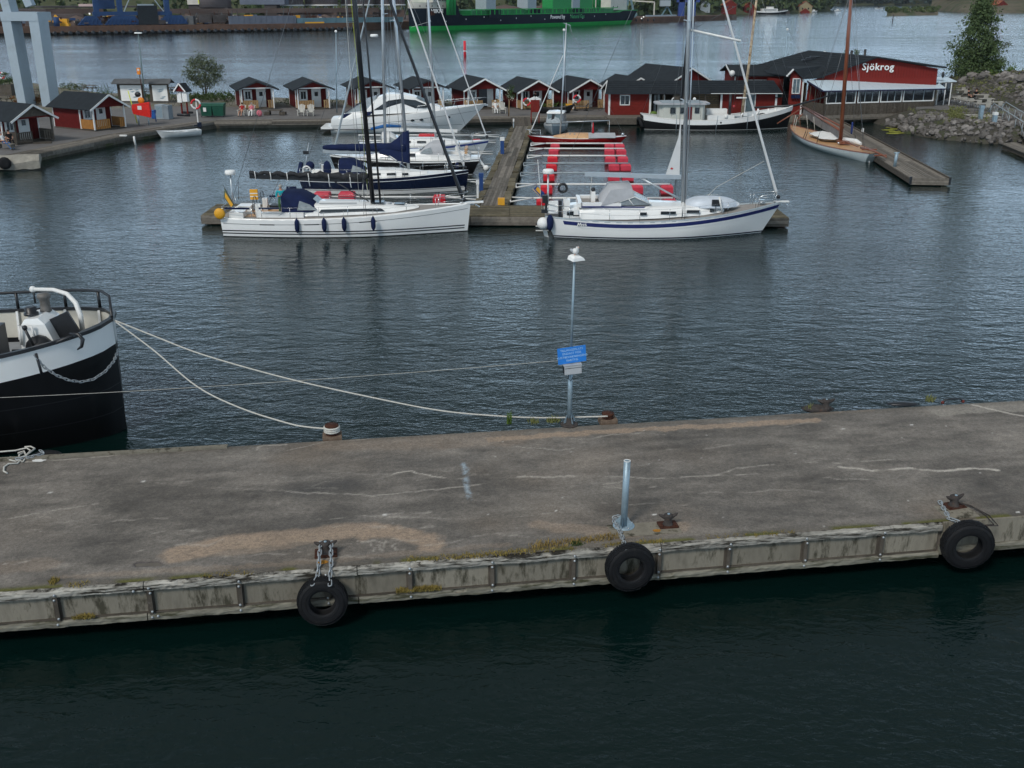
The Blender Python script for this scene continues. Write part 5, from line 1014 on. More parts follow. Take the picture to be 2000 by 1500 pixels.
# chain swag
link=MB();L0,Rr=.055,.035
pts=[(L0+Rr*math.cos(a),Rr*math.sin(a),0)for a in[-PI/2+PI*i/5 for i in range(6)]]+[(-L0+Rr*math.cos(a),Rr*math.sin(a),0)for a in[PI/2+PI*i/5 for i in range(6)]]
link.tube(pts,.0135,5,closed=True);linkme=link.mesh('link');linkme.materials.append(K['chain'])
def chain(t,pts,s=1.0,mt=None):
    """links along a path, alternately turned"""
    pts=[Vector(p)for p in pts];step=.125*s;me=linkme;D=0;i=0;pos=pts[0].copy();k=0;segi=0;rem=0.0;out=[]
    total=sum((b-a).length for a,b in zip(pts[:-1],pts[1:]));n=int(total/step)
    def along(dist):
        for a,b in zip(pts[:-1],pts[1:]):
            l=(b-a).length
            if dist<=l:return a.lerp(b,dist/l),(b-a).normalized()
            dist-=l
        return pts[-1],(pts[-1]-pts[-2]).normalized()
    for k in range(n+1):
        p,d=along(k*step);q=d.to_track_quat('X','Z');q=q@Matrix.Rotation(PI/2*(k%2)+.3,3,'X').to_quaternion()
        o=bpy.data.objects.new('link',me);C.objects.link(o);o.parent=t;o.location=p;o.rotation_mode='QUATERNION';o.rotation_quaternion=q;o.scale=(s,s,s)
        if mt:pass
    return n
def sag(a,b,s,n=16):return[Vector(a).lerp(Vector(b),i/n)+Vector((0,0,-4*s*(i/n)*(1-i/n)))for i in range(n+1)]
a_=at(70,698,26.35);b_=at(231,683,28.75);mid=at(160,746,27.9)
ch=thing('bow_chain','steel chain hanging in a loop across the black bow','chain',a_);chain(ch,[p-a_ for p in[a_,at(88,718,26.45),at(110,733,26.55),at(135,743,26.7),at(158,746,26.95),at(182,741,27.2),at(205,726,27.6),at(222,706,28.1),b_]],.9)
# mooring lines
def rope(name,pts,r,mt,label,cat='rope'):
    solo(name,MB().tube(pts,r,6),mt,label,cat)
s0=h.P(.995,0,0,-1);R6=Matrix.Rotation(.05,4,'Z');S0=R6@Vector((BL,0,3.36))+Vector(bg_.location)
b1=W(648,838,PZ+.25);b2=W(1187,813,PZ+.2)
def hang(p,q,pix,n=22):
    """rope from p to q; pix: picture points it passes, taken at depths between the ends"""
    pts=[p]
    for f,a,b in pix:pts.append(at(a,b,p.y+(q.y-p.y)*f))
    pts.append(q);out=[]
    P_=[pts[0]]+pts+[pts[-1]]
    for i in range(1,len(P_)-2):
        for j in range(6):
            t=j/6;a,b,c,d=P_[i-1],P_[i],P_[i+1],P_[i+2]
            out.append(.5*((2*b)+(c-a)*t+(2*a-5*b+4*c-d)*t*t+(3*b-a-3*c+d)*t**3))
    return out+[q]
rope('mooring_rope',hang(S0,b1,[(.12,300,684),(.35,385,755),(.6,470,797),(.85,560,826),(.95,600,834)]),.022,K['ropewhite'],'shorter pale mooring rope from the bow down to the low round bollard')
rope('mooring_rope',hang(S0,b2,[(.06,300,656),(.2,400,694),(.42,560,739),(.62,720,775),(.8,860,802),(.9,980,813),(.95,1060,816),(.97,1120,815)]),.022,K['ropewhite'],'long pale mooring rope running from the bow past the lamp post to the far bollard')
rope('thin_line',hang(at(-30,778,25.6),at(1096,704,26.5),[(.12,240,765),(.45,560,745),(.7,850,724)]),.0055,K['ropewhite'],'thin white line strung from the lamp post across the black bow','line')
# ================================================================ buildings on the wharf
def slab(mb,pts,th,m=0):
    """thick sheet from a quad or polygon, thickness straight down"""
    n=len(pts);vs=[Vector(p)for p in pts]+[Vector(p)-Vector((0,0,th))for p in pts]
    return mb.add(vs,[tuple(range(n)),tuple(range(n,2*n))[::-1]]+[(i,n+i,n+(i+1)%n,(i+1)%n)for i in range(n)],m)
def gable_body(mb,x0,x1,y0,y1,z0,ze,zr,m=0):
    xm=(x0+x1)/2
    mb.add([(x0,y0,z0),(x1,y0,z0),(x1,y0,ze),(xm,y0,zr),(x0,y0,ze),(x0,y1,z0),(x1,y1,z0),(x1,y1,ze),(xm,y1,zr),(x0,y1,ze)],
           [(0,1,2,3,4),(6,5,9,8,7),(1,6,7,2),(5,0,4,9)],m);return mb
def window(t,c,w_,h_,n=(0,-1),trim=None,glass=None,bars=1,name='window',fr=.09):
    """framed window centred at c on a wall whose outward normal is n (local xy)"""
    n=Vector((n[0],n[1],0));s=Vector((-n.y,n.x,0));c=Vector(c);trim=trim or K['trim'];glass=glass or K['glass']
    rz=math.atan2(s.y,s.x);o=obj(name,MB().box(c+n*.012,(w_,.03,h_),rz),glass,t);mb=MB();f=fr
    for dx,dz,a,b in((0,h_/2,w_+f,f),(0,-h_/2,w_+f,f),(w_/2,0,f,h_),(-w_/2,0,f,h_)):mb.box(c+s*dx+Vector((0,0,dz))+n*.03,(a,.06,b),rz)
    obj('frame',mb,trim,o)
    for i in range(bars):obj('glazing_bar',MB().box(c+s*(w_*((i+1)/(bars+1)-.5))+n*.035,(.04,.03,h_),rz),trim,o)
    return o
def hut(label,P,rz,w_=3.5,dep=5.3,porch=1.4,he=2.15,hr=3.15,over=.45,wall=None,rail=None,barge=True,door=.55,win=-.85,dooropen=False,sidewin=False,group=None,grey=False,roofm=None,railside=True):
    t=thing('harbour_hut',label,'hut',P,rz,group);wall=wall or K['barn'];rail=rail or K['pine'];hw=w_/2;y1=dep;yp=porch
    mb=gable_body(MB(),-hw,hw,yp,y1,.12,he,hr);obj('wall',mb,wall,t)
    obj('floor',MB().b2((-hw,0,.0),(hw,y1,.12)),K['dwood'],t)
    # boards over the front and left side: thin battens read at this distance
    k=int(w_/.28);obj('battens',(lambda m:[m.b2((-hw+.28*i+.12,yp-.02,.15),(-hw+.28*i+.15,yp+.01,he))for i in range(k)]and[m.b2((s*hw-.01,yp+.3*i+.1,.15),(s*hw+.02*s+.01,yp+.3*i+.13,he))for i in range(int((y1-yp)/.3))for s in(-1,1)]and m)(MB()),wall,t)
    sl=(hr-he)/hw;mb=MB();zt=hr+.14;xo=hw+over;zo=zt-sl*xo
    rf=[]
    for s in(-1,1):slab(mb,[(0,-.35,zt),(s*xo,-.35,zo),(s*xo,y1+.3,zo),(0,y1+.3,zt)][::s],.07)
    r=obj('roof',mb,roofm or K['roof'],t)
    mb=MB()
    for s in(-1,1):mb.beam((0,-.37,zt-.09),(s*xo,-.37,zo-.09),.05,.16,(0,1,0)if False else(0,0,1))
    obj('barge_board',mb,K['trim']if barge else K['blackpaint'],t)
    mb=gable_body(MB(),-hw,hw,-.05,yp,he,he+.001,hr-.02);obj('porch_gable',MB().add([(-hw,-.05,he+.05),(hw,-.05,he+.05),(0,-.05,hr)],[(0,1,2)]),wall if not grey else K['dwood'],t)
    obj('porch_beam',MB().b2((-hw,-.1,he-.06),(hw,0,he+.06)),K['trim']if not barge else wall,t)
    for s in(-1,1):obj('porch_post',MB().b2((s*hw-.06,-.08,.12),(s*hw+.06,.04,he)),K['trim']if not grey else K['dwood'],t);obj('corner_board',MB().b2((s*hw-.05,yp-.04,.12),(s*hw+.05,yp+.07,he)).b2((s*(hw)-.03,y1-.05,.12),(s*(hw)+.03,y1+.03,he)),K['trim'],t)
    def railing_boards(mb,a,b):
        l=math.hypot(b[0]-a[0],b[1]-a[1]);k=max(1,int(l/.17))
        for i in range(k):f=(i+.5)/k;mb.box((a[0]+(b[0]-a[0])*f,a[1]+(b[1]-a[1])*f,.58),(.13,.03,.82),math.atan2(b[1]-a[1],b[0]-a[0]))
        mb.beam((a[0],a[1]+.03,.95),(b[0],b[1]+.03,.95),.06,.06)
    gap=(door-.5,door+.5)
    for a,b in(((-hw,-.02),(gap[0],-.02)),((gap[1],-.02),(hw,-.02)),((-hw,-.02),(-hw,yp)),((hw,-.02),(hw,yp))):
        if abs(a[0]-b[0])+abs(a[1]-b[1])>.2:mb=MB();railing_boards(mb,a,b);obj('railing',mb,rail,t)
    d=obj('door',MB().b2((door-.5,yp-.05,.15),(door+.5,yp-.01,2.12)),K['blackpaint']if dooropen else K['trim'],t)  # when open, the black panel stands for the unlit interior
    if dooropen:obj('door_leaf',MB().b2((door+.45,yp-.09,.15),(door+1.15,yp-.05,2.05)),K['trim'],t)
    else:obj('door_window',MB().b2((door-.18,yp-.07,1.3),(door+.18,yp-.045,1.75)),K['glass'],d)
    window(t,(win,yp,1.42),.72,.95,fr=.17)
    return t
hy=lambda px_,py_=153.5,Y=116.3:at(px_,py_,Y)
HR_=math.radians(20)
names=[(499,158,'small red hut nearest the green waste containers, with pale picket porch',{}),(609,157,'red hut with pale picket porch behind the two empty garden chairs',{}),
         (727,155,'red hut half hidden behind the motor yacht stern and black mast',{}),(835,155.5,'red hut behind the motor yacht windscreen, flower box on its porch',{}),
         (945,152.5,'red hut with its white door standing open, behind the motor yacht bow rail',dict(dooropen=True,door=.35)),(1050,156,'red hut with a red and white lifebuoy on its porch, behind the red post board',{}),
         (1151,154,'red hut behind the planted boat with lifebuoy on its pale porch',dict(win=-.9)),(1250,151.5,'hindmost small hut gable peeking over the long low shop roof',{})]
hut_org=[]
for i,(a,b,lab,kw)in enumerate(names):
    Y=116.6 if i<7 else 121.5;p=at(a,b,Y);hr_=3.15+.14;P=Vector((p.x,Y+.33,LZ+.02));
    kw=dict(kw);kw['hr']=max(2.9,p.z-LZ-.18);kw['he']=kw['hr']-(.66 if i<4 else .92);kw['barge']=i>=4;kw['dep']=6.0;kw['over']=.62
    kw['w_']=3.35 if i<4 else 3.6
    hut(lab,P,HR_,group='row of red harbour huts',**kw);hut_org.append(P)
# red hut with amber boards, and its grey neighbour
A,B,D=W(108,249,.62),W(186,257,.62),W(238,249,.62)
nrm=(B-A).normalized();rz=math.atan2(nrm.y,nrm.x)+PI/2;B2=B+Vector((-nrm.y,nrm.x,0))*3.3;c=(B+B2)/2
hut('dark red hut with amber stained porch boards and white roof edges on the left yard',c,rz,3.3,(B-A).length,1.9,2.1,3.05,.5,rail=K['amber'],win=-.9,door=.55,group=None)
off=W(35,284,.62)-W(186,257,.62)
hut('weathered grey and dark red hut cut by the left picture edge, person bench before it',c+Vector((off.x,off.y,0)),rz-.02,3.3,5.2,1.9,2.1,3.05,.5,rail=K['dwood'],grey=True,win=-.95,door=.3)
obj_=solo('pallet_step',MB().box((0,0,.06),(1.4,.6,.1)),K['dwood'],'low wooden step before the grey hut porch','step',W(83,280,.62));obj_.rotation_euler.z=.3
# ---- long low shop on the wharf
sh=thing('long_shop','long low red shop with dark roof and open middle, behind the black and white workboat','building',(9.8,110.6,LZ),.01)
w1,w2,w3,w4=0,4.35,11.6,17.5;zev,zrd=2.35,3.25;dpt=4.2
obj('wall',MB().b2((w1+.1,.45,.05),(w2,dpt,zev)),K['barn2'],sh);obj('wall',MB().b2((w3,.45,.05),(w4-.2,dpt,zev)),K['barn2'],sh);obj('back_wall',MB().b2((w2,dpt-.15,.05),(w3,dpt,zev)),K['dwood'],sh)
obj('gable',MB().add([(.12,.45,zev),(.12,dpt,zev),(.12,dpt/2+.2,zrd)],[(0,1,2)]),K['barn2'],sh)
mb=MB();slab(mb,[(-.35,-.15,zev-.05),(w4+.2,-.15,zev-.05),(w4-.25,2.1,zrd+.12),(.1,2.1,zrd+.12)],.1);slab(mb,[(.1,2.1,zrd+.12),(w4-.25,2.1,zrd+.12),(w4+.2,dpt+.3,zev),(-.35,dpt+.3,zev)],.1);rf=obj('roof',mb,K['roof'],sh)
mb=MB();
for i in range(7):f=i/7;mb.b2((-.3+.06*i,-.15+2.25*f-.02,zev-.05+(zrd-zev+.17)*f),(w4+.15-.06*i,-.15+2.25*f+.02,zev-.03+(zrd-zev+.17)*f+.02))
obj('roof_course',mb,K['roof'],rf)
obj('gutter',MB().b2((-.35,-.22,zev-.17),(w4+.2,-.14,zev-.07)),K['blackpaint'],sh);obj('fascia',MB().b2((w3-1.2,-.235,zev-.14),(w4+.2,-.225,zev-.08)),K['trim'],sh)
obj('barge_board',MB().beam((-.36,-.15,zev-.1),(0.05,2.1,zrd+.06),.05,.16).beam((-.36,dpt+.3,zev-.05),(.05,2.1,zrd+.06),.05,.16),K['trim'],sh)
for x in(.16,w2,w3+.03,w4-.25):obj('corner_board',MB().b2((x-.1,.38,.05),(x+.1,.46,zev)),K['trim'],sh)
window(sh,(1.75,.45,1.55),.95,.95);window(sh,(14.6,.45,1.1),1.0,1.95,bars=0,glass=K['winblue'])
for i in range(9):obj('wall_board',MB().b2((w1+.22,.425,.12+i*.25),(w2-.12,.452,.13+i*.25)),K['barn2'],sh)
for x in(5.6,8.3,9.9):obj('post',MB().b2((x-.06,-.05,.05),(x+.06,.07,zev-.1)),K['dwood'],sh)
obj('porch_screen',MB().b2((8.6,.9,.4),(11.5,1.0,2.1)),mat('woven_willow',(.17,.12,.07),.9,var=.5,scale=6),sh)
for i in range(8):obj('screen_slat',MB().b2((8.6,.84,.5+i*.2),(11.5,.9,.56+i*.2)),K['dwood'],sh)
for x in(5.0,5.35,5.9):obj('door_leaf',MB().b2((x-.12,1.5,.1),(x+.12,1.55,2.0)),K['plex']if x!=5.9 else K['trim'],sh)
obj('porch_rail',MB().beam((6.6,0,1.9),(8.4,0,1.9),.05,.6),K['dwood'],sh)
solo('potted_plant',MB().ball((0,0,.3),.35,9,0,(1.2,.8,.8)),K['leafbright'],'bright leafy plants beside the open middle of the long shop','plant',Vector((14.4,109.9,LZ)))
# ---- larger gabled house behind the shop
p=at(1350,131,118.5)
hz=p.z-LZ-.2
t=hut('larger red house with white bracketed gable behind the long shop roof',Vector((p.x,118.8,LZ)),math.radians(27),4.9,8.4,1.6,hz-1.3,hz,.6,barge=True)
# ---- long red building behind
lb=thing('red_longhouse','red longhouse with dark roof and white windows between the shop and restaurant','building',(26.2,120.5,LZ),.0)
zr2=at(1480,126,123.5).z-LZ;ze2=at(1480,145,120).z-LZ;x0,x1=at(1436,150,120.5).x-26.2,at(1545,150,120.5).x-26.2
obj('wall',MB().b2((x0,0,0),(x1,6,ze2)),K['barn2'],lb);mb=MB();slab(mb,[(x0-.5,-.6,ze2-.1),(x1+1,-.6,ze2-.1),(x1+1,3,zr2),(x0-.5,3,zr2)],.12);slab(mb,[(x0-.5,3,zr2),(x1+1,3,zr2),(x1+1,6.6,ze2),(x0-.5,6.6,ze2)],.12);obj('roof',mb,K['roof'],lb)
obj('gable',MB().add([(x0,0,ze2),(x0,6,ze2),(x0,3,zr2-.12)],[(0,1,2)]),K['barn2'],lb);obj('barge_board',MB().beam((x0-.52,-.6,ze2-.17),(x0-.52,3,zr2-.07),.05,.2),K['trim'],lb)
for px_ in(1463,1481,1499):window(lb,(at(px_,158,120.5).x-26.2,0,at(px_,158,120.5).z-LZ-.25),.85,.7,bars=0,glass=K['winblue'])
obj('corner_board',MB().b2((x0-.06,-.05,0),(x0+.08,.05,ze2)),K['trim'],lb)
solo('white_globe',MB().ball((0,0,0),.32,12),K['trim'],'round white dish on the gable end of the red longhouse','dish',at(1430,143,119.5))
# ---- restaurant
rs_=thing('restaurant','red quayside restaurant with pale veranda roof and white gable lettering','restaurant',(30.6,107,0));RO=Vector((30.6,107,0))
Lr=lambda p:Vector(p)-RO
V0=W(1607,229,.75);V1=W(1822,222,.75);V0.z=V1.z=0;vd=(V1-V0);vl=vd.length;vd.normalize();vn=Vector((vd.y,-vd.x,0));va=math.atan2(vd.y,vd.x)
def VP(x,y,z):p=V0+vd*x-vn*y;return Lr((p.x,p.y,z))
zsill=at(1610,203,V0.y).z;zhead=at(1610,178,V0.y).z;zbase=.62
vr=thing('x',None,None);vr.name='veranda';vr.parent=rs_
def vbox(name,x0,y0,z0,x1,y1,z1,m,par=None):
    mb=MB();vs=[VP(x,y,z)for z in(z0,z1)for y in(y0,y1)for x in(x0,x1)]
    return obj(name,mb.add(vs,[(0,2,3,1),(4,5,7,6),(0,1,5,4),(2,6,7,3),(0,4,6,2),(1,3,7,5)]),m,par or vr)
vbox('base_beam',0,-.12,zbase-.2,vl+.2,.1,zbase,K['gwood'])
vbox('apron',.02,.01,zbase,vl,.06,zsill-.05,K['dwood'])
unitv=boxmesh('cladding_board',K['dwood']);nb=int(vl/.17)
for i in range(nb):p=VP(.09+i*vl/nb,-.0,(zbase+zsill)/2-.02);piece('cladding_board',unitv,vr,p,(vl/nb-.02,.04,zsill-zbase-.06),(0,0,va))
vbox('lower_board',0,-.04,zbase,vl,.03,zbase+.28,K['gwood'])
wx=[0.15,.255*vl+.1]
bounds=[(.012,.275),(.292,.485),(.497,.69),(.702,.985)]
for k,(a,b)in enumerate(bounds):
    a*=vl;b*=vl;w_=obj('window',MB().add([VP(a,.02,zsill),VP(b,.02,zsill),VP(b,.02,zhead),VP(a,.02,zhead)],[(0,1,2,3)]),K['glass'],vr)
    for q in((a,a+.09,zsill,zhead),(b-.09,b,zsill,zhead)):vbox('frame',q[0],-.05,q[2],q[1],.01,q[3],K['trim'],w_)
    vbox('frame',a,-.06,zsill-.02,b,.0,zsill+.09,K['trim'],w_);vbox('frame',a,-.05,zhead-.06,b,.0,zhead,K['greycab'],w_)
    for j in(1,2):x=a+(b-a)*j/3;vbox('glazing_bar',x-.03,-.045,zsill+.09,x+.03,.0,zhead-.06,K['greycab'],w_)
vbox('end_wall',vl-.06,0,zbase,vl,4,zsill,K['dwood']);vbox('end_wall',0,0,zbase,.06,4.5,zsill,K['dwood'])
for a in(0,vl-.14):vbox('post',a,-.06,zbase,a+.14,.08,zhead+.1,K['dwood'])
for j in range(4):vbox('end_post',vl-.06,.8+j,zsill,vl,.88+j,zhead+.2,K['greycab']);vbox('end_post',0,.8+j,zsill,.06,.88+j,zhead+.3,K['dwood'])
roofw=mat('pale_blue_translucent_roof',(.56,.66,.72),.35,var=.05,scale=.4)
R1,R2,R3,R4=at(1608,176,V0.y-.35),at(1847,171.5,V1.y-.4),at(1822,153,V1.y+3.9),at(1577,157,V0.y+3.4)
mb=MB();slab(mb,[Lr(R1),Lr(R2),Lr(R3),Lr(R4)],.07);rf=obj('roof',mb,roofw,vr)
nsh=14
for i in range(1,nsh):a=Lr(R1).lerp(Lr(R2),i/nsh);b=Lr(R4).lerp(Lr(R3),i/nsh);obj('roof_joint',MB().beam(a+Vector((0,0,.012)),b+Vector((0,0,.012)),.03,.014),roofw,rf)
obj('roof_edge',MB().beam(Lr(R1)-Vector((0,0.02,.12)),Lr(R2)-Vector((0,0.02,.12)),.08,.12).beam(Lr(R4)-Vector((0.02,0,.1)),Lr(R1)-Vector((0.02,0,.1)),.06,.16),mat('dark_purple_edge',(.02,.018,.05),.6),vr)
r5,r6,r7,r8=at(1827,160,112.5),at(1869,158.5,113),at(1850,150.5,116.5),at(1790,150.5,115.5)
mb=MB();slab(mb,[Lr(q)for q in(r5,r6,r7,r8)],.07);obj('side_roof',mb,roofw,rs_)
for q in((1834,162,205),(1848,162,205),(1859,162,190)):p=at(q[0],q[1],112.7);obj('side_post',MB().box(Lr((p.x,p.y,(p.z+LZ)/2)),(.08,.08,p.z-LZ)),K['trim'],rs_)
obj('side_glass',MB().add([Lr(at(1834,163,112.9)),Lr(at(1858,162,113.2)),Lr(at(1854,190,113.2)),Lr(at(1832,200,112.9))],[(0,1,2,3)]),K['glass'],rs_)
# main hall
GY=112.2
g0,gA,g1=at(1600,152,GY),at(1711,113,GY),at(1832,134,GY);g1b=at(1831,152,GY);ext_=at(1580,156,GY)
obj('gable_wall',MB().add([Lr((g0.x-1.2,GY,LZ)),Lr((g1b.x,GY,LZ)),Lr((g1.x,GY,g1.z)),Lr((gA.x,GY,gA.z)),Lr((g0.x,GY,g0.z)),Lr((ext_.x,GY,g0.z-.4))],[(0,1,2,3,4,5)]),mat('signal_red_gable',(.175,.022,.018),.75,var=.08,scale=1),rs_)
for i in range(1,42):
    x=g0.x+(g1.x-g0.x)*i/42;zt=g0.z+(gA.z-g0.z)*(x-g0.x)/(gA.x-g0.x)if x<gA.x else gA.z+(g1.z-gA.z)*(x-gA.x)/(g1.x-gA.x)
    zb=at(1700,152,GY).z
    if zt>zb:obj('cladding_joint',MB().b2(Lr((x-.012,GY-.018,zb)),Lr((x+.012,GY-.002,zt-.1))),K['barn'],rs_)
bk=Vector((-3.4,13.5,0));e1_=at(1846,131,GY);gAo=gA+Vector((0,-.45,.16));e1_=e1_+Vector((0,-.45,.05));e0_=g0+Vector((-.2,-.45,.12))
mb=MB();slab(mb,[Lr(e0_),Lr(gAo),Lr(gAo+bk),Lr(e0_+bk+Vector((-1.5,0,0)))],.16);slab(mb,[Lr(gAo),Lr(e1_),Lr(e1_+bk),Lr(gAo+bk)],.16);rf=obj('roof',mb,K['roof'],rs_)
mb=MB()
for i in range(1,12):a=Lr(e0_).lerp(Lr(gAo),i/12)+Vector((0,0,.02));mb.beam(a,a+bk+Vector((-1.5*(1-i/12),0,0)),.04,.03)
obj('roof_course',mb,K['roof'],rf)
obj('hall_side',MB().add([Lr((g0.x-1.2,GY,LZ)),Lr((g0.x-1.2,GY,g0.z-.5)),Lr((g0.x-4.8,GY+13,g0.z-.5)),Lr((g0.x-4.8,GY+13,LZ))],[(0,1,2,3)]),K['barn2'],rs_)
p=at(1610,106,GY+11);vt=MB().box((0,0,-.3),(1.0,1.0,.7)).lathe([(.45,0),(.5,.12),(.3,.2),(.25,.4),(.01,.5)],10);vt.v=[(x+p.x-RO.x,y+p.y-RO.y,z+p.z-.25+.1)for x,y,z in vt.v];obj('roof_vent',vt,K['plaswhite'],rs_)
for px_,py_,Yc in((1664,100,121),(1690,98,121)):p=at(px_,py_,Yc);obj('chimney',MB().tube([Lr(p)+Vector((0,0,-1.8)),Lr(p)+Vector((0,0,.1))],.14,8),K['blackpaint'],rs_)
for px_,py_ in((1576,117),(1584,114),(1592,111)):p=at(px_,py_,GY+8);obj('roof_hatch',MB().box(Lr(p),(1.1,.5,.12),0),K['blackpaint'],rs_)
p=at(1715,131,GY-.08);text('sign_lettering','Sjökrog',.98,K['whitetext'],rs_,Lr(p),(PI/2,0,0),ext=.04,space=1.08,bold=.012)
# small left wing with its own gable
p=at(1548,134,111.5);zw=p.z;xl,xr=at(1534,150,111.5).x,at(1570,155,111.5).x;ze=at(1565,152,111.5).z
obj('wing_wall',MB().add([Lr((xl+.5,111.5,LZ)),Lr((xr,111.5,LZ)),Lr((xr,111.5,ze)),Lr((p.x,111.5,zw-.1)),Lr((xl+.5,111.5,at(1534,146,111.5).z-.1))],[(0,1,2,3,4)]).add([Lr((xr,111.5,LZ)),Lr((xr,116,LZ)),Lr((xr,116,ze)),Lr((xr,111.5,ze))],[(0,1,2,3)]),K['barn2'],rs_)
q0=Vector((p.x,111.1,zw+.05));q1=Vector((xr-.2,111.1,ze));q2=Vector((xl,111.1,at(1532,147,111.5).z));bb=Vector((-1,5,0));mb=MB();slab(mb,[Lr(q2),Lr(q0),Lr(q0+bb),Lr(q2+bb)],.1);slab(mb,[Lr(q0),Lr(q1),Lr(Vector((xr+2.2,112.0,ze+.02))),Lr(Vector((xr+3,114.5,zw+.25))),Lr(q0+bb)],.1);obj('wing_roof',mb,K['roof'],rs_)
obj('wing_barge',MB().beam(Lr(q2)-Vector((0,.03,.08)),Lr(q0)-Vector((0,.03,.08)),.05,.16),K['trim'],rs_);obj('corner_board',MB().b2(Lr((xr-.12,111.44,LZ)),Lr((xr+.04,111.6,ze-.1))),K['trim'],rs_)
wcx=at(1555,168,111.5);window(rs_,Lr((wcx.x,111.5,wcx.z)),.75,1.45,bars=1,glass=K['winblue']);obj('flower_box',MB().b2(Lr((wcx.x-.45,111.2,wcx.z-1.2)),Lr((wcx.x+.45,111.45,wcx.z-.85))),K['canvas'],rs_)
obj('awning',MB().add([Lr(at(1513,180,112)),Lr(at(1528,180,112)),Lr(at(1527,190,111)),Lr(at(1514,192,111))],[(0,1,2,3)]),mat('dark_green_awning',(.02,.045,.04),.8,var=.6,scale=5),rs_)
obj('porch_dark',MB().b2(Lr((at(1528,190,114).x,114,LZ)),Lr((at(1548,190,114).x,114.2,4.2))),K['glass'],rs_)
# ================================================================ grey steel tower on the left
tw=thing('steel_tower','tall grey steel portal tower with two splayed legs behind the left huts','tower',(-54.9,120.5,.6))
def prism4(bot,top):return MB().add(list(bot)+list(top),[(3,2,1,0),(4,5,6,7),(0,1,5,4),(1,2,6,5),(2,3,7,6),(3,0,4,7)])
def leg(px0,px1,py,tx0,tx1,ty,Y,dep,name='leg',z0=None):
    a,b=at(px0,py,Y),at(px1,py-1,Y);c,d=at(tx0,ty,Y),at(tx1,ty,Y);dv=Vector((0,dep,0));sh=Vector((-54.9,120.5,.6))
    if z0 is not None:a.z=b.z=z0
    return obj(name,prism4([a-sh,b-sh,b+dv-sh,a+dv-sh],[c-sh,d-sh,d+dv-sh,c+dv-sh]),K['towergrey'],tw)
leg(33,49,193,3,21,41,120.5,2.6,z0=.6);leg(80,97,192,56,75,41,120.5,2.6,z0=.6)
# ribs on the inner faces
for a,b,c,d in((49,52,21,25),(60,64,38,44),(97,100,75,80),(108,112,88,94)):
    pass
a,b,c,d=at(2,41,120.45),at(70,41,120.45),at(-2,23,120.45),at(69,24,120.45);dv=Vector((0,3.6,0));shv=Vector((-54.9,120.5,.6));rr_=at(75,41,120.45);r2=at(72,24,120.45)
obj('crossbeam',prism4([a-shv,rr_-shv,rr_+dv-shv,a+dv-shv],[c-shv,r2-shv,r2+dv-shv,c+dv-shv]),K['towergrey'],tw)
a,b=at(6,24,120.6),at(22,24,120.6);up=Vector((-1.2,0,9));dv=Vector((0,1.9,0));obj('upper_column',prism4([a-shv,b-shv,b+dv-shv,a+dv-shv],[a+up-shv,b+up-shv,b+up+dv-shv,a+up+dv-shv]),K['towergrey'],tw)
obj('brace',MB().beam(at(60,12,121)-shv,at(60,12,121)-shv+Vector((-1.9,0,6)),.95,.8),K['towergrey'],tw)
for X_ in(at(49,120,120.5).x,at(97,120,120.5).x):
    pass
obj('weld_band',MB().b2((a.x-5-shv.x,-.0,.1),(a.x-4.99-shv.x,.01,.11)),K['towergrey'],tw)
# ================================================================ vegetation
def leaves(mb,c,rad,n,size,r,shape=None,clumps=None,m=0,tight=1):
    c=Vector(c);cl=[]
    k=clumps or max(6,n//60)
    for _ in range(k):
        while True:
            p=Vector((r.uniform(-1,1),r.uniform(-1,1),r.uniform(-1,1)))
            if p.length<1:break
        if shape:p=shape(p,r)
        cl.append(Vector((p.x*rad[0],p.y*rad[1],p.z*rad[2])))
    cs=(rad[0]+rad[1]+rad[2])/3*.26*tight
    for i in range(n):
        q=cl[i%k]+Vector((r.gauss(0,1),r.gauss(0,1),r.gauss(0,.8)))*cs*(.5+.6*((i%k)%3)/2)
        nrm=Vector((r.uniform(-1,1),r.uniform(-1,1),r.uniform(-.3,1))).normalized();a=nrm.orthogonal().normalized();b=nrm.cross(a);s=size*r.uniform(.5,1.2);t=r.uniform(0,PI);a,b=a*math.cos(t)+b*math.sin(t),b*math.cos(t)-a*math.sin(t)
        o=c+q;mb.add([o-a*s,o-b*s*.5,o+a*s,o+b*s*.5],[(0,1,2,3)],m)
    return cl
def tree(name,label,P,h,rad,trunk_h,n,size,mt,r,shape=None,cat='tree',stems=1,spread=.3,clumps=None,tr=.16,zc=None,tight=1):
    t=thing(name,label,cat,P);mb=MB();cz=zc if zc is not None else h-rad[2];cl=leaves(mb,(0,0,cz),rad,n,size,r,shape,clumps,0,tight);obj('crown',mb,mt,t)
    tb=MB()
    for s in range(stems):
        a=2*PI*s/stems+.4;x,y=(spread*math.cos(a),spread*math.sin(a))if stems>1 else(0,0)
        tb.tube([(x*.3,y*.3,-.2),(x*.8,y*.8,trunk_h*.6),(x*1.6,y*1.6,trunk_h*1.2),(x*2,y*2,h*.75)],[tr,tr*.8,tr*.6,tr*.15],7)
    for i,q in enumerate(cl[:26]):z0=max(trunk_h*.7,min(h*.75,cz+q.z-.6));tb.tube([(0,0,z0),(q.x*.5,q.y*.5,z0*.4+(cz+q.z)*.6),(q.x,q.y,cz+q.z)],[tr*.35,tr*.2,.01],5)
    obj('trunk',tb,K['bark'],t);return t
r5_=random.Random(21)
def cone(p,r):
    z=r.uniform(-1,1)if r.random()<.8 else r.uniform(-1,0);k=(.16+.84*min(1,(1-z)/1.15)**.8)*(1 if z>-.75 else .8);a=r.uniform(0,2*PI);q=math.sqrt(r.random())*(.78+.22*math.sin(3*a+z*5));return Vector((q*k*math.cos(a),q*k*math.sin(a),z))
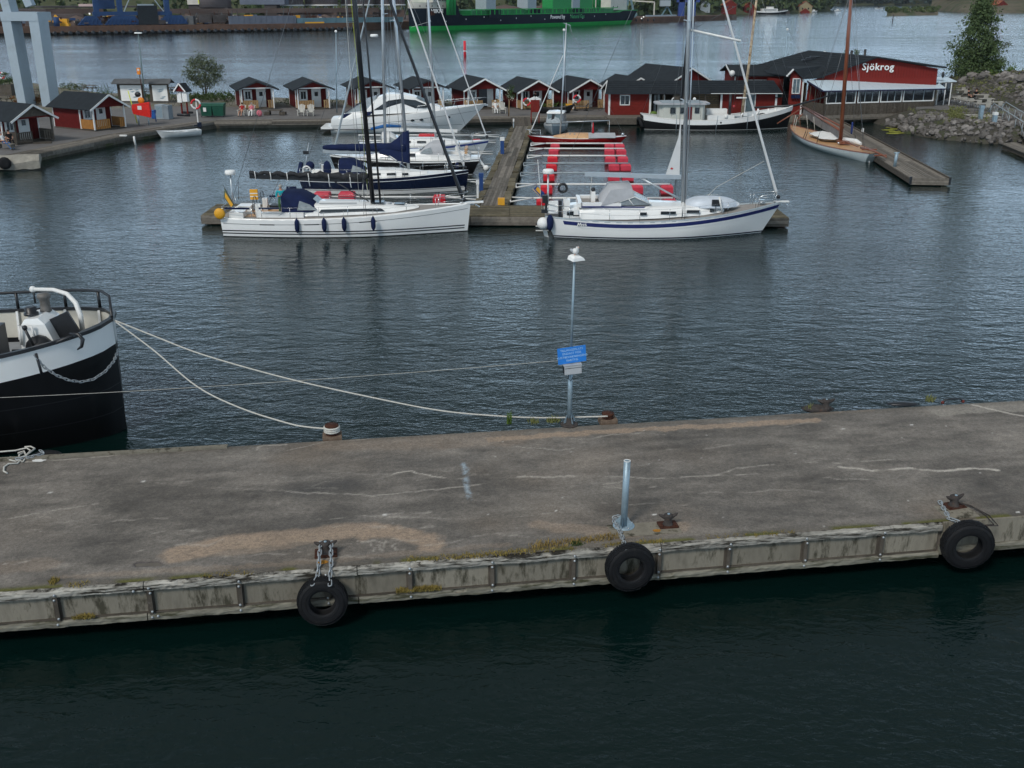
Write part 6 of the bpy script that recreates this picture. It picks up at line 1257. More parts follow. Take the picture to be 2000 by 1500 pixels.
P=W(1897,176,1.5);top=at(1906,2,P.y).z-P.z
tree('birch_tree','tall drooping dark green birch beside the restaurant terrace',P,top,(3.3,3.1,top*.47),1.5,19000,.17,K['leafdark'],r5_,cone,zc=top*.53,clumps=330,tr=.22,tight=.5)
tree('sallow_tree','thin grey leafed tree crown behind the right side of the birch',P+Vector((3.0,1.5,0)),6.2,(1.6,1.5,2.2),2,1300,.12,K['leafgrey'],r5_,clumps=40,tr=.1)
P2=W(1928,172,1.8);tree('bush','bright green rounded bush at the foot of the birch',P2,3.4,(1.35,1.3,1.6),.5,2600,.13,K['leafbright'],r5_,cat='bush',stems=3,clumps=60,tr=.06)
tree('bush','small bright bush on the rocks at the far right',W(1975,155,2.6),1.6,(1.1,.9,.8),.3,700,.11,K['leafbright'],r5_,cat='bush',stems=3,tr=.04)
tree('bush','low yellow green bush between the restaurant and the birch',W(1872,164,1.2),1.3,(1.1,.9,.65),.3,600,.11,K['leafbright'],r5_,cat='bush',stems=3,tr=.04)
tree('shrub','green shrub tips rising behind the restaurant roof',Vector((38.5,126,1)),5.4,(1.8,1.5,1.0),3,500,.15,K['leaf'],r5_,cat='bush',stems=3,tr=.08)
P=W(401,185,1.0);hh=at(401,106,P.y).z-1.0
tree('willow','rounded grey green willow with several stems left of the hut row',P,hh,(2.35,2.2,1.95),1.2,4600,.12,K['leafgrey'],r5_,stems=5,spread=.35,clumps=200,tr=.07,tight=.6)
mb=MB();rr=random.Random(8)
for i in range(30):leaves(mb,W(360+i*3.4,196-(i%5),.8)+Vector((0,0,.35)),(.7,.5,.45),90,.11,rr)
solo('hedge',mb,K['leaf'],'wild green undergrowth behind the green waste containers','undergrowth',kind='stuff')
mb=MB()
for i in range(26):leaves(mb,W(30+i*2.3,203-abs(i-13)*.2,.7)+Vector((0,0,.35)),(.5,.4,.35),70,.09,rr)
solo('rust_bush',mb,K['leafrust'],'low rusty orange bush in front of the tower legs','bush',kind=None)
pl=thing('planter','tall wooden planter with dark green juniper at the left edge','planter',W(12,186,.65));obj('tub',MB().b2((-1.0,-.6,0),(1.0,.6,1.3)),K['dwood'],pl);mb=MB();leaves(mb,(0,0,1.9),(1.2,.8,.75),900,.11,rr);obj('foliage',mb,K['leafdark'],pl)
mb=MB()
for i in range(150):
    x=rr.uniform(-75,-32);y=rr.uniform(126,140)if x>-52 else rr.uniform(126,145);tuft(mb,(x,y,LZ),9,.7,.8,rr,.5)
for i in range(110):tuft(mb,(rr.uniform(-30,10),rr.uniform(121,127),LZ),10,.5,.5,rr,.5)
for i in range(60):p=W(rr.uniform(225,350),rr.uniform(186,200),LZ);tuft(mb,p,10,.5,.5,rr,.5)
solo('grass',mb,K['leaf'],'rough grass along the back of the promontory','grass',kind='stuff')
# rough grass mounds behind the huts
mb=MB()
for i in range(12):leaves(mb,(rr.uniform(-30,-8),rr.uniform(122.5,125),LZ+.25),(.9,.5,.35),60,.1,rr)
for i in range(10):leaves(mb,W(rr.uniform(122,160),rr.uniform(170,178),LZ)+Vector((0,0,.3)),(1.3,.6,.4),70,.12,rr)
solo('undergrowth',mb,K['leafgrey'],'scrubby green growth on the outer shore behind the huts','undergrowth',kind='stuff')
# ================================================================ rocks on the right
rm=[(36.5,110),(37.2,105),(37.0,100.5),(38.2,96.8),(41,93.6),(44.5,92.0),(47.5,92.4),(50,96),(54,98.5),(60,99),(75,101),(95,104),(95,140),(62,139),(50,134),(44,122),(40,113)]
def rh(x,y):
    # distance inside the outline
    d=1e9;ins=False;n=len(rm)
    for i in range(n):
        ax,ay=rm[i];bx,by=rm[(i+1)%n];vx,vy=bx-ax,by-ay;t=max(0,min(1,((x-ax)*vx+(y-ay)*vy)/(vx*vx+vy*vy)));d=min(d,math.hypot(x-ax-t*vx,y-ay-t*vy))
        if(ay>y)!=(by>y)and x<(bx-ax)*(y-ay)/(by-ay)+ax:ins=not ins
    if not ins:return-.4
    z=min(1.35,.1+d*.42)
    z+=max(0,min(1,(x-49.5+(y-118)*.05)/6))*(2.0+.5*mnoise.noise(Vector((x*.2,y*.2,0))))*max(0,min(1,(y-100)/12))
    return z
mb=MB();nx,ny=84,66;vs=[]
for j in range(ny+1):
    for i in range(nx+1):x=35+60*i/nx;y=90+50*j/ny;z=rh(x,y);vs.append((x,y,z+(.12*mnoise.noise(Vector((x,y,1)))if z>0 else 0)))
mb.add(vs,[(j*(nx+1)+i,j*(nx+1)+i+1,(j+1)*(nx+1)+i+1,(j+1)*(nx+1)+i)for j in range(ny)for i in range(nx)],0,True)
obj('rocky_terrain',mb,mat('stony_ground',(.070,.066,.056),.95,var=.35,scale=3,bump=.05,dirt=(.05,.062,.026),dirt_at=.52,dscale=.5),label='stony made ground of the small headland',kind='structure')  # ground colour darkened so gaps between the stones look shaded
terr=[(41,117),(40.5,111.5),(44.8,108.5),(48.4,101.5),(50.4,98.0),(53.5,98.6),(50.8,106),(49.5,118),(44,121)]
obj('terrace',MB().prism(terr,1.2,1.50),K['asphalt'],label='grey terrace surface beside the restaurant',kind='structure')
def rockmesh(seed):
    rr2=random.Random(seed);mb=MB();mb.ball((0,0,0),.5,7);f=[1+rr2.uniform(-.28,.28)for _ in mb.v];cuts=[Vector((rr2.uniform(-1,1),rr2.uniform(-1,1),rr2.uniform(-1,1))).normalized()for _ in range(4)]
    nv=[]
    for p,q in zip(mb.v,f):
        p=Vector(p)*q
        for c_ in cuts:
            d=p.dot(c_)-.3
            if d>0:p-=c_*d
        nv.append(tuple(p))
    mb.v=nv;mb.sm=[False]*len(mb.f);me=mb.mesh('stone');me.materials.append(K['rock']);return me
rocks_=[rockmesh(i)for i in range(9)]
rk=thing('rock_bank','bank of broken grey and reddish stones along the right shore','rocks',(42,95,0),kind='structure')
rr=random.Random(33);n=0;outl=[(36.9,108),(37.3,104),(37.2,100.5),(38.4,97),(41,94),(44.5,92.4),(47.3,93),(49.3,97)]
def put(x,y,s,dz=.0):
    global n
    piece('stone',rr.choice(rocks_),rk,(x-42,y-95,max(-.1,rh(x,y))+s*.22+dz),(s*rr.uniform(.8,1.5),s*rr.uniform(.8,1.2),s*rr.uniform(.6,1.0)),(rr.uniform(-.5,.5),rr.uniform(-.5,.5),rr.uniform(0,6)));n+=1
for k in range(200):
    i=rr.randrange(len(outl)-1);f=rr.random();x=outl[i][0]*(1-f)+outl[i+1][0]*f;y=outl[i][1]*(1-f)+outl[i+1][1]*f
    cx,cy=45,104;d=rr.random()**1.3*.42;x+=(cx-x)*d;y+=(cy-y)*d;put(x,y,rr.uniform(.28,.72)*(1-d*.5))
for k in range(95):x=rr.uniform(52.5,64);y=rr.uniform(103,132);put(x,y,rr.uniform(.5,1.35))
mb=MB();
for k in range(2600):
    x=rr.uniform(51.5,75)if k%3 else rr.uniform(37,50);y=rr.uniform(101,136)if k%3 else rr.uniform(93,106);z=rh(x,y)
    if z<-.1:continue
    s=rr.uniform(.2,.65);b=len(mb.v);me=rr.choice(rocks_);M_=Matrix.Translation((x,y,z+s*.1))@Matrix.Rotation(rr.uniform(0,6),4,'Z')@Matrix.Diagonal((s,s*.8,s*.7,1));mb.add([M_@v.co for v in me.vertices],[tuple(p.vertices)for p in me.polygons])
o=obj('small_stones',mb,K['rock'],rk,world=True);o['kind']='stuff'
mb=MB()
for k in range(26):p=W(rr.uniform(1848,1880),rr.uniform(220,240),1.2);p.z=rh(p.x,p.y)+.25;leaves(mb,p,(.6,.5,.3),60,.09,rr)
for k in range(8):p=W(rr.uniform(1895,1935),rr.uniform(232,246),1.2);p.z=rh(p.x,p.y)+.2;leaves(mb,p,(.5,.4,.3),45,.09,rr)
for k in range(60):x,y=rr.uniform(50.5,66),rr.uniform(112,133);leaves(mb,(x,y,rh(x,y)+.25),(.9,.7,.3),50,.1,rr)
for k in range(60):x,y=rr.uniform(39,50),rr.uniform(98,110);tuft(mb,(x,y,rh(x,y)),12,.4,.4,rr,.5)
solo('grass',mb,K['grass'],'olive moss and grass growing over the stone bank','grass',kind='stuff')
# floating algae
def blob(cx,cy,rx,ry,seed,n=40,z=.012):
    pts=[]
    for i in range(n):a=2*PI*i/n;q=1+.45*mnoise.noise(Vector((math.cos(a)*1.7,math.sin(a)*1.7,seed)))+.15*mnoise.noise(Vector((math.cos(a)*6,math.sin(a)*6,seed)));pts.append((cx+rx*q*math.cos(a),cy+ry*q*math.sin(a),z))
    return pts
mb=MB()
for i in range(46):q=rr.gauss(0,1);p=W(1764+q*16-rr.random()*14,250+rr.uniform(-14,13),0);mb.add(blob(p.x,p.y,rr.uniform(.15,.9),rr.uniform(.12,.55),i,z=.008+i*.0006),[tuple(range(40))])
solo('algae',mb,K['algae'],'yellow green algae floating against the stone bank','algae',kind='stuff',loc=(34,102,0))if False else obj('algae',mb,K['algae'],label='yellow green algae floating against the stone bank',kind='stuff')
# gangway on the right
gw=thing('gangway','wooden gangway with metal handrails at the far right edge','gangway',W(1965,250,.9));G=Vector(gw.location)
a,b=W(1928,222,1.45),W(2030,285,.6);wdv=Vector((1.1,.9,0))
for i in range(24):f0,f1=i/24,(i+.9)/24;p,q=a.lerp(b,f0),a.lerp(b,f1);obj('plank',MB().add([p-G,q-G,q+wdv*1.6-G,p+wdv*1.6-G,p-G-Vector((0,0,.06)),q-G-Vector((0,0,.06)),q+wdv*1.6-G-Vector((0,0,.06)),p+wdv*1.6-G-Vector((0,0,.06))],[(0,1,2,3),(7,6,5,4),(0,4,5,1),(1,5,6,2),(2,6,7,3),(3,7,4,0)]),K['gwood'],gw)
for o_ in(Vector((0,0,0)),wdv*1.6):
    mb=MB();mb.tube([a+o_-G,a+o_+Vector((.4,-.3,1.0))-G,b+o_+Vector((0,0,1.0))-G],.04,6);obj('handrail',mb,K['greycab'],gw)
    for i in range(8):p=a.lerp(b,(i+.5)/8)+o_-G;obj('baluster',seg(p,p+Vector((0,0,.98)),.025,5),K['greycab'],gw);
    obj('truss',MB().tube([a.lerp(b,(i+.0)/8)+o_-G+Vector((0,0,.95 if i%2 else .0))for i in range(9)],.018,4),K['greycab'],gw)
fp=thing('side_pontoon','low grey wooden pontoon below the gangway at the right edge','pontoon',W(1990,300,.4));q=Vector(fp.location)
for k in range(6):a,b=W(1959,281,.45)+Vector((.28*k,.2*k,0)),W(2060,322,.45)+Vector((.28*k,.2*k,0));obj('plank',MB().beam(a-q,b-q,.28,.06),K['gwood'],fp)
a,b=W(1959,281,.45),W(2060,322,.45);obj('side_board',MB().beam(a-q+Vector((0,0,-.22)),b-q+Vector((0,0,-.22)),.08,.3),K['dwood'],fp)
# ================================================================ fittings on the near quay
def tyre(label,c,rO,tilt,group='tyre fenders hanging on the quay face',yaw=0,roll=0):
    t=thing('tyre_fender',label,'tyre',c,PA+yaw,group)
    k=36;wd2=.145;prof=[(.53,-wd2),(.62,-wd2-.012),(.80,-wd2-.005),(.93,-wd2*.86),(.985,-wd2*.55),(1.0,0),(.985,wd2*.55),(.93,wd2*.86),(.80,wd2),(.62,wd2),(.53,wd2*.95),(.50,wd2*.8),(.54,wd2*.7),(.72,wd2*.75),(.88,wd2*.4),(.90,0),(.88,-wd2*.4),(.72,-wd2*.75),(.54,-wd2*.7),(.50,-wd2*.8),(.53,-wd2)]
    M=Matrix.Rotation(tilt,4,'X')@Matrix.Rotation(roll,4,'Y')@Matrix.Rotation(PI/2,4,'X')
    vs=[];n=len(prof)-1
    for i in range(k):
        a=2*PI*i/k
        for r,z in prof[:-1]:vs.append(M@Vector((r*rO*math.cos(a),r*rO*math.sin(a),z)))
    fs=[(i*n+j,i*n+(j+1)%n,((i+1)%k)*n+(j+1)%n,((i+1)%k)*n+j)for i in range(k)for j in range(n)]
    obj('carcass',MB().add(vs,fs,0,True),K['rubber'],t)
    mb=MB()
    for i in range(60):
        a=2*PI*i/60
        for z in(-.10,-.05,0,.05,.10):
            b=MB().box((rO*(1.0-abs(z)*.35)+.002,0,z+.008*math.sin(i*2.1)),(.02,rO*.085,.032));b.xf(M@Matrix.Rotation(a+(.03 if int(z*100)%10 else 0),4,'Z'));mb.add(b.v,b.f)
    o=obj('tread',mb,K['rubber'],t);
    ring=MB()
    for rr_ in(.66,.84):ring.tube([M@Vector((rr_*rO*math.cos(2*PI*i/32),rr_*rO*math.sin(2*PI*i/32),wd2+.004))for i in range(32)],.006,4,closed=True)
    obj('sidewall_ridge',ring,K['rubber'],t);return t
T1=on_face(630,1173,.33);T2=on_face(1230,1107,.33);T3=on_face(1889,1063,.36)
tyre('tyre fender hanging from two chains, leftmost of the three on the quay',T1,.50,-.10,roll=.02)
tyre('tyre fender below the galvanised steel post',T2,.52,-.02,yaw=.05)
tyre('tyre fender with pale gap behind it at the right end of the quay beams',T3,.56,.04,yaw=-.16)
def horn(label,p,s=1.0,rz=0.0,plate=True):
    t=thing('horn_bollard',label,'bollard',p,PA+rz,'rusty horned bollards on the quay')
    mb=MB()
    if plate:obj('base_plate',MB().box((0,0,.02),(.46*s,.34*s,.05)).lathe([(.02,0),(.02,.03),(.001,.035)],6,c=(-.17*s,-.12*s,.045)).lathe([(.02,0),(.02,.03),(.001,.035)],6,c=(.17*s,-.12*s,.045)),K['rust'],t)
    mb.lathe([(.15*s,.03),(.11*s,.06),(.085*s,.14),(.10*s,.22),(.11*s,.27),(.06*s,.30),(.001,.305)],12);obj('post',mb,K['oldiron'],t)
    hm=MB()
    for sd in(1,-1):hm.tube([(0,0,.20),(sd*.10*s,0,.22),(sd*.19*s,0,.27),(sd*.235*s,0,.295)],[.06*s,.05*s,.035*s,.015],8)
    obj('horn',hm,K['oldiron'],t);obj('cap_bolt',MB().lathe([(.03,0),(.03,.02),(.001,.025)],8,c=(.0,-.03,.295)),K['galv'],t);return t
H1,H2,H3=W(637,1082,PZ),W(1304,1027,PZ),W(1862,990,PZ)
horn('rusty horned bollard with two chains, above the leftmost tyre',H1,1.0);horn('rusty horned bollard just right of the galvanised steel post',H2,.9);horn('rusty horned bollard with one chain at the right, above the last tyre',H3,1.0,.15)
solo('plinth',MB().box((0,0,.0),(.75,.6,.03),PA),K['panel'],'pale worn pad under the right horned bollard','pad',W(1868,1000,PZ)+Vector((0,0,.012)),kind='structure')
for nm,A,B in(('steel chain from the left horn of the first bollard to the leftmost tyre',H1+Vector((-.10,-.02,.24)),T1+Vector((-.17,-.16,.42))),('steel chain from the right horn of the first bollard to the leftmost tyre',H1+Vector((.12,-.02,.24)),T1+Vector((.20,-.16,.42)))):
    e=Pw(Puv(A)[0]*.8+Puv(B)[0]*.2,-.02,PZ+.03);t=thing('hanging_chain',nm,'chain',A);chain(t,[A-A,A.lerp(e,.5)-A+Vector((0,0,.03)),e-A,on_face(*[0,0])*0+(e+Vector((0,-.2,-.12))-A),B-A],1.0)
A=W(1204,1020,PZ)+Vector((0,0,.05));B=T2+Vector((-.12,-.12,.46));e=Pw((Puv(A)[0]+Puv(B)[0])/2,-.0,PZ+.03)
t=thing('hanging_chain','steel chain looped round the foot of the galvanised post down to its tyre','chain',A);chain(t,[Vector((.12,.15,.03)),Vector((-.02,.10,.02)),Vector((-.05,-.02,.0)),A.lerp(e,.5)-A,e-A,e+Vector((0.02,-.2,-.12))-A,B-A],1.0)
A=W(1836,986,PZ)+Vector((0,0,.06));B=T3+Vector((-.05,-.1,.5));e=Pw(Puv(B)[0]-.2,.03,PZ+.04);t=thing('hanging_chain','steel chain running from the right bollard to the last tyre','chain',A);chain(t,[Vector((0,0,0)),A.lerp(e,.5)-A,e-A,B-A],1.05)
solo('wire_strop',MB().tube([H3+Vector((.1,0,.12)),H3+Vector((.35,-.1,.08)),H3+Vector((.52,-.5,.04)),H3+Vector((.55,-.85,0)),T3+Vector((.25,-.05,.5))],.012,5).tube([H3+Vector((.1,0,.10)),H3+Vector((.4,-.15,.06)),H3+Vector((.6,-.5,.04)),H3+Vector((.62,-.9,0)),T3+Vector((.32,-.05,.48))],.012,5),K['oldiron'],'rusty wire strop curving from right bollard to the last tyre','wire')
# galvanised post
P=W(1218,1028,PZ);top=at(1222,900,P.y);t=thing('steel_post','pale blue galvanised steel post on a round flange near the quay edge','post',P,PA)
hgt=top.z-PZ;obj('tube',MB().tube([(0,0,.02),(0.02,0,hgt)],.072,16),K['galv'],t);obj('rim',MB().tube([(.02+.066*math.cos(a),.066*math.sin(a),hgt)for a in[PI*i/8 for i in range(16)]],.010,5,closed=True),K['trim'],t)
obj('flange',MB().lathe([(.235,0),(.235,.03),(.07,.031)],24),K['galv'],t)
for i in range(4):a=PI/4+i*PI/2+.3;obj('gusset',MB().add([(.07*math.cos(a),.07*math.sin(a),.03),(.2*math.cos(a),.2*math.sin(a),.03),(.2*math.cos(a),.2*math.sin(a),.08),(.07*math.cos(a),.07*math.sin(a),.26)],[(0,1,2,3)]),K['galv'],t);obj('bolt',MB().lathe([(.022,0),(.022,.03),(.001,.035)],6,c=(.2*math.cos(a+.78),.2*math.sin(a+.78),.03)),K['steel'],t)
seamless=thing('footing','pale concrete footing patch around the galvanised post',None,P+Vector((.05,-.12,0)),PA,kind='structure');obj('pad',MB().b2((-.38,-.35,0),(1.15,.22,.012)),K['panel'],seamless)
ox=MB().add(blob(.62,-.19,.09,.06,3,16,.016),[tuple(range(16))]);obj('paint_dab',ox,mat('ochre_dab',(.36,.17,.03),.9,var=.4,scale=20),seamless)
p_=W(630,1099,PZ);ox=obj('paint_dab',MB().add(blob(p_.x,p_.y,.12,.07,5,16,PZ+.014),[tuple(range(16))]),K['orange'],None,label='orange rust stain in front of the leftmost horned bollard',kind='structure');ox.data.materials.clear();ox.data.materials.append(bpy.data.materials['ochre_dab'])
# round bollards on the far edge
def roundb(label,p,r=.16,wrapped=False,hh=.26):
    t=thing('round_bollard',label,'bollard',p,PA);obj('block',MB().box((0,0,-.02),(r*2.9,r*2.4,.16)),mat('crumbling_block',(.16,.115,.085),.95,var=.4,scale=10)if 'crumbling_block' not in bpy.data.materials else bpy.data.materials['crumbling_block'],t)
    obj('post',MB().lathe([(r,.05),(r*.92,.1),(r*.92,hh),(r*1.08,hh+.03),(r*1.05,hh+.07),(.001,hh+.08)],16),K['rust'],t)
    if wrapped:
        mb=MB()
        for k in range(3):mb.tube([(r*1.12*math.cos(a),r*1.12*math.sin(a),.16+.05*k)for a in[2*PI*i/18 for i in range(18)]],.03,6,closed=True)
        obj('rope_turns',mb,K['ropewhite'],t)
    return t
roundb('low round bollard wound with pale rope, left part of the far quay edge',W(649,852,PZ),.17,True)
roundb('flat rusty bollard right of the lamp post where the long rope ends',W(1187,820,PZ),.16,False,.14)
horn('dark iron bollard with ragged top on the far quay edge, right half',W(1612,799,PZ),1.1,plate=False)
t=thing('iron_fitting','low red and black iron handle on the far right quay edge','fitting',W(1860,787,PZ),PA);obj('bar',MB().tube([(-.3,0,0),(-.25,0,.1),(-.1,0,.12),(.1,0,.12),(.25,0,.1),(.32,0,0)],.025,6),K['blackpaint'],t);obj('lug',MB().ball((-.3,0,.03),.05).ball((.32,0,.03),.05),mat('red_lug',(.12,.025,.02),.7),t)
mb=MB().ball((0,0,0),.3,9,0,(1.6,.8,.35));solo('stone',mb,K['oldiron'],'dark lump of concrete on far quay edge beside the iron bollard','rubble',W(1597,798,PZ))
mb=MB().ball((0,0,0),.2,8,0,(2.6,.8,.3));solo('seaweed',mb,K['blackpaint'],'dark heap of line on the far quay edge at right','line',W(1763,789,PZ))
# tangled rope and chain on the left
mb=MB();rr=random.Random(3)
def wpts(pts,z=PZ+.03):return[W(a,b,z)for a,b in pts]
mb.tube(wpts([(-20,884),(30,880),(52,875),(60,880),(50,890),(35,895),(20,893),(14,897),(30,901),(45,897)]),.022,6).tube(wpts([(48,873),(60,872),(68,876),(56,886),(42,896),(34,905),(16,906),(8,912),(7,920),(14,924)]),.022,6).tube(wpts([(35,885),(47,881),(52,892),(44,902),(36,898),(38,888),(46,884)]),.022,6)
solo('rope_tangle',mb,K['ropewhite'],'tangle of pale rope on the quay at the left edge','rope')
A=W(40,897,PZ)+Vector((0,0,.04));t=thing('rusty_chain','short dark chain lying in the rope tangle at left','chain',A);chain(t,[p-A+Vector((0,0,.04))for p in wpts([(38,898),(55,896),(70,893),(85,888),(80,883)])],1.0)
solo('bird_lime',MB().add(blob(W(76,900,PZ).x,W(76,900,PZ).y,.16,.08,2,20,PZ+.012),[tuple(range(20))]),K['trim'],'white splash beside the rope tangle','stain',kind='structure')
mb=MB().lathe([(.30,0),(.42,.1),(.46,.2),(.42,.3),(.3,.36),(.2,.3),(.2,.1),(.3,0)],18);solo('old_tyre',mb,K['rubber'],'old rubber tyre hung behind the rope tangle on the far edge','tyre',Pw(Puv(W(82,890,PZ))[0],PWID+.25,PZ-.40))
# lamp post with sign, box and gull
P=W(1112,830,PZ);Y=P.y;t=thing('lamp_post','grey lamp post on the far quay edge carrying a blue sign and grey box','lamp post',P)
z=lambda a:at(1112,a,Y).z-PZ
obj('base_disc',MB().lathe([(.24,0),(.245,.03),(.2,.045),(.11,.05),(.10,.2),(.08,.22)],20),K['oldiron'],t)
obj('lower_pole',MB().tube([(0,0,.05),(0,0,z(700))],.062,14),K['galv'],t);obj('upper_pole',MB().tube([(.0,0,z(700)),(.045,0,z(505))],[.034,.026],10),K['galv'],t)
for i in range(4):a=i*PI/2+.5;obj('base_fin',MB().add([(.08*math.cos(a),.08*math.sin(a),.08),(.19*math.cos(a),.19*math.sin(a),.08),(.08*math.cos(a),.08*math.sin(a),.35)],[(0,1,2)]),K['galv'],t)
sz=z(690);s_=obj('sign_panel',MB().box((0,0,0),(.76,.02,.44)),K['signblue'],t);s_.location=(.02,-.13,sz);s_.rotation_euler=(0,-.085,.20)
obj('bracket',MB().box((0,.06,0),(.1,.12,.3)),K['galv'],s_)
for i,l in enumerate(('TILLÄGGSPLATS','ENDAST FÖR','KUSTBEVAKNINGENS','FARTYG')):text('sign_text',l,.083,K['signtext'],s_,(0,-.0135,.145-.095*i),(PI/2,0,0),ext=.001,space=1.04)
b_=obj('junction_box',MB().box((0,0,0),(.46,.2,.24)).box((0,0,.13),(.49,.23,.02)),K['box'],t);b_.location=(.035,-.12,z(717));b_.rotation_euler=(0,-.05,.2);obj('lid_line',MB().box((0,-.102,.05),(.45,.006,.012)),K['blackpaint'],b_);obj('side_panel',MB().box((-.233,0,-.01),(.006,.18,.2)),K['blackpaint'],b_)
obj('cable_loop',MB().tube([(-.06,-.14,z(726)),(-.06,-.15,z(736)),(.0,-.16,z(740)),(.06,-.13,z(734))],.012,5),K['blackpaint'],t)
hd=obj('lamp_head',MB().loft([[(-.18,-.12,0),(.18,-.12,0),(.18,.12,0),(-.18,.12,0)],[(-.16,-.11,.07),(.13,-.11,.07),(.13,.11,.09),(-.16,.11,.09)],[(-.1,-.08,.12),(.05,-.08,.12),(.05,.08,.13),(-.1,.08,.13)]],0,False,True,True,True),K['plaswhite'],t);hd.location=(.09,-.02,z(507));hd.rotation_euler=(.05,0,.5);hd.scale=(1.0,1.2,1)
g=thing('gull','white gull perched on top of the lamp head','gull',P+Vector((.05,-.02,z(500))),-1.15)
body=MB();pr=[(-.20,.10,.012),(-.14,.11,.035),(-.05,.125,.065),(.05,.14,.075),(.11,.17,.058),(.13,.22,.038),(.14,.255,.040),(.165,.27,.032),(.185,.265,.012)]
body.tube([(x,0,zz)for x,zz,r in pr],[r for x,zz,r in pr],10);obj('body',body,K['plaswhite'],g)
obj('wing',MB().ball((-.05,.055,.14),.07,8,0,(1.9,.3,.7)).ball((-.05,-.055,.14),.07,8,0,(1.9,.3,.7)),mat('gull_grey',(.42,.44,.46),.8),g);obj('head_cap',MB().ball((.15,0,.275),.034,8,0,(1,1,.8)),mat('brown_head',(.10,.07,.055),.8),g);obj('beak',MB().tube([(.17,0,.268),(.225,0,.255)],[.010,.002],6),K['orange'],g);obj('legs',seg((.02,.02,.0),(.02,.02,.09),.006,5).tube([(.02,-.02,0),(.02,-.02,.09)],.006,5),K['orange'],g)
# ================================================================ mooring booms and floats
fl_=MB().box((0,0,0),(1,1,1));
def floatbox(t,x,y,w_,d_,top,bright=True,mt=None):
    o=obj('float',MB().loft([[(-w_/2,-d_/2,-.35),(w_/2,-d_/2,-.35),(w_/2,d_/2,-.35),(-w_/2,d_/2,-.35)],[(-w_/2,-d_/2,top-.10),(w_/2,-d_/2,top-.10),(w_/2,d_/2,top-.10),(-w_/2,d_/2,top-.10)],[(-w_/2+.05,-d_/2+.05,top),(w_/2-.05,-d_/2+.05,top),(w_/2-.05,d_/2-.05,top),(-w_/2+.05,d_/2-.05,top)]],0,False,True,True,True),mt or K['red'],t);o.location=(x,y,0)
    obj('wet_band',MB().b2((-w_/2-.006,-d_/2-.006,-.3),(w_/2+.006,d_/2+.006,.10)),K['wetred'],o);obj('float_ridge',MB().b2((-w_*.35,-.06,top-.02),(w_*.1,.03,top+.03)),mt or K['red'],o)
rows=[(1037,280,1084,1190,1210,'first','first red float boom from the shore, touching the red sailboat'),(1035,290,1081,1190,1213,'second','second red float boom from the red sailboat'),(1030,304,1079,1191.5,1216,'third','third red float boom from the red sailboat'),(1023,319,1077,1199,1221.5,'fourth','fourth red float boom, grey tube nearly awash'),(1017,338,1072,1198.6,1226,'fifth','fifth red float boom, middle of the basin'),(1008,360,1067,1243.6,1302,'sixth','sixth red float boom, just above the cruising yacht boom'),(997,387,1060,1256,1308,'seventh','seventh red float boom, behind the cruising yacht dodger')]
for i,(xa_,py_,xi,x1_,x2_,nm,lab)in enumerate(rows):
    zt=.62-.05*(i in(3,4));a=W(xa_,py_,zt);Y=a.y;e=at(x2_+8,py_,Y);t=thing('mooring_boom',lab,'mooring boom',(a.x,Y,0),-.012*(1 if i<3 else 0),'red float booms right of the jetty')
    X=lambda q:at(q,py_,Y).x-a.x;k0=X(xi-18);tm=K['trim']if i not in(3,4)else K['greycab']
    obj('tube',MB().tube([(k0,0,zt),(X(x2_+6),0,zt)],.065,7),tm,t)
    obj('fork',MB().tube([(0,-.75,zt-.08),(k0,0,zt)],.045,6).tube([(0,.75,zt-.08),(k0,0,zt)],.045,6).tube([(0,-.75,zt-.08),(0,.75,zt-.08)],.04,6),tm,t)
    mt=K['red']if i>1 else K['faded'];f_=1.0
    floatbox(t,X(xi),0,.76,.8,zt-.04,mt=mt)
    for xx in(x1_,x2_):floatbox(t,X(xx),0,.77,.82,zt-.04,mt=K['faded'])
lrows=[(948,385,858,'red float boom between the white racing yacht and the navy sloop'),(952,352,None,'boom beside the navy sloop bow'),(958,322,None,'boom between navy sloop and black yacht stern'),(963,297,None,'boom with bare fork beside the black yacht passerelle'),(968,275,930,'boom with small red float beside the white yacht bow'),(975,264,842,'boom nearest the shore left of the jetty, two red floats')]
for i,(xa_,py_,xf,lab)in enumerate(lrows):
    zt=.55;a=W(xa_,py_,zt);Y=a.y;t=thing('mooring_boom',lab,'mooring boom',(a.x,Y,0),0,'booms left of the jetty');X=lambda q:at(q,py_,Y).x-a.x
    k0=-2.4;LX=X(620)if i==0 else X(700)
    obj('tube',MB().tube([(k0,0,zt),(LX,0,zt)],.065,7),K['trim'],t);obj('fork',MB().tube([(0,-.75,zt-.06),(k0,0,zt)],.045,6).tube([(0,.75,zt-.06),(k0,0,zt)],.045,6),K['trim'],t)
    if xf:floatbox(t,X(xf),0,.75,.85,zt+.1)
    if i==0:
        for q in(630,678):floatbox(t,X(q),0,.95,.9,zt+.30,mt=K['faded'])
    if i==5:floatbox(t,X(828),0,.9,.9,zt+.1)
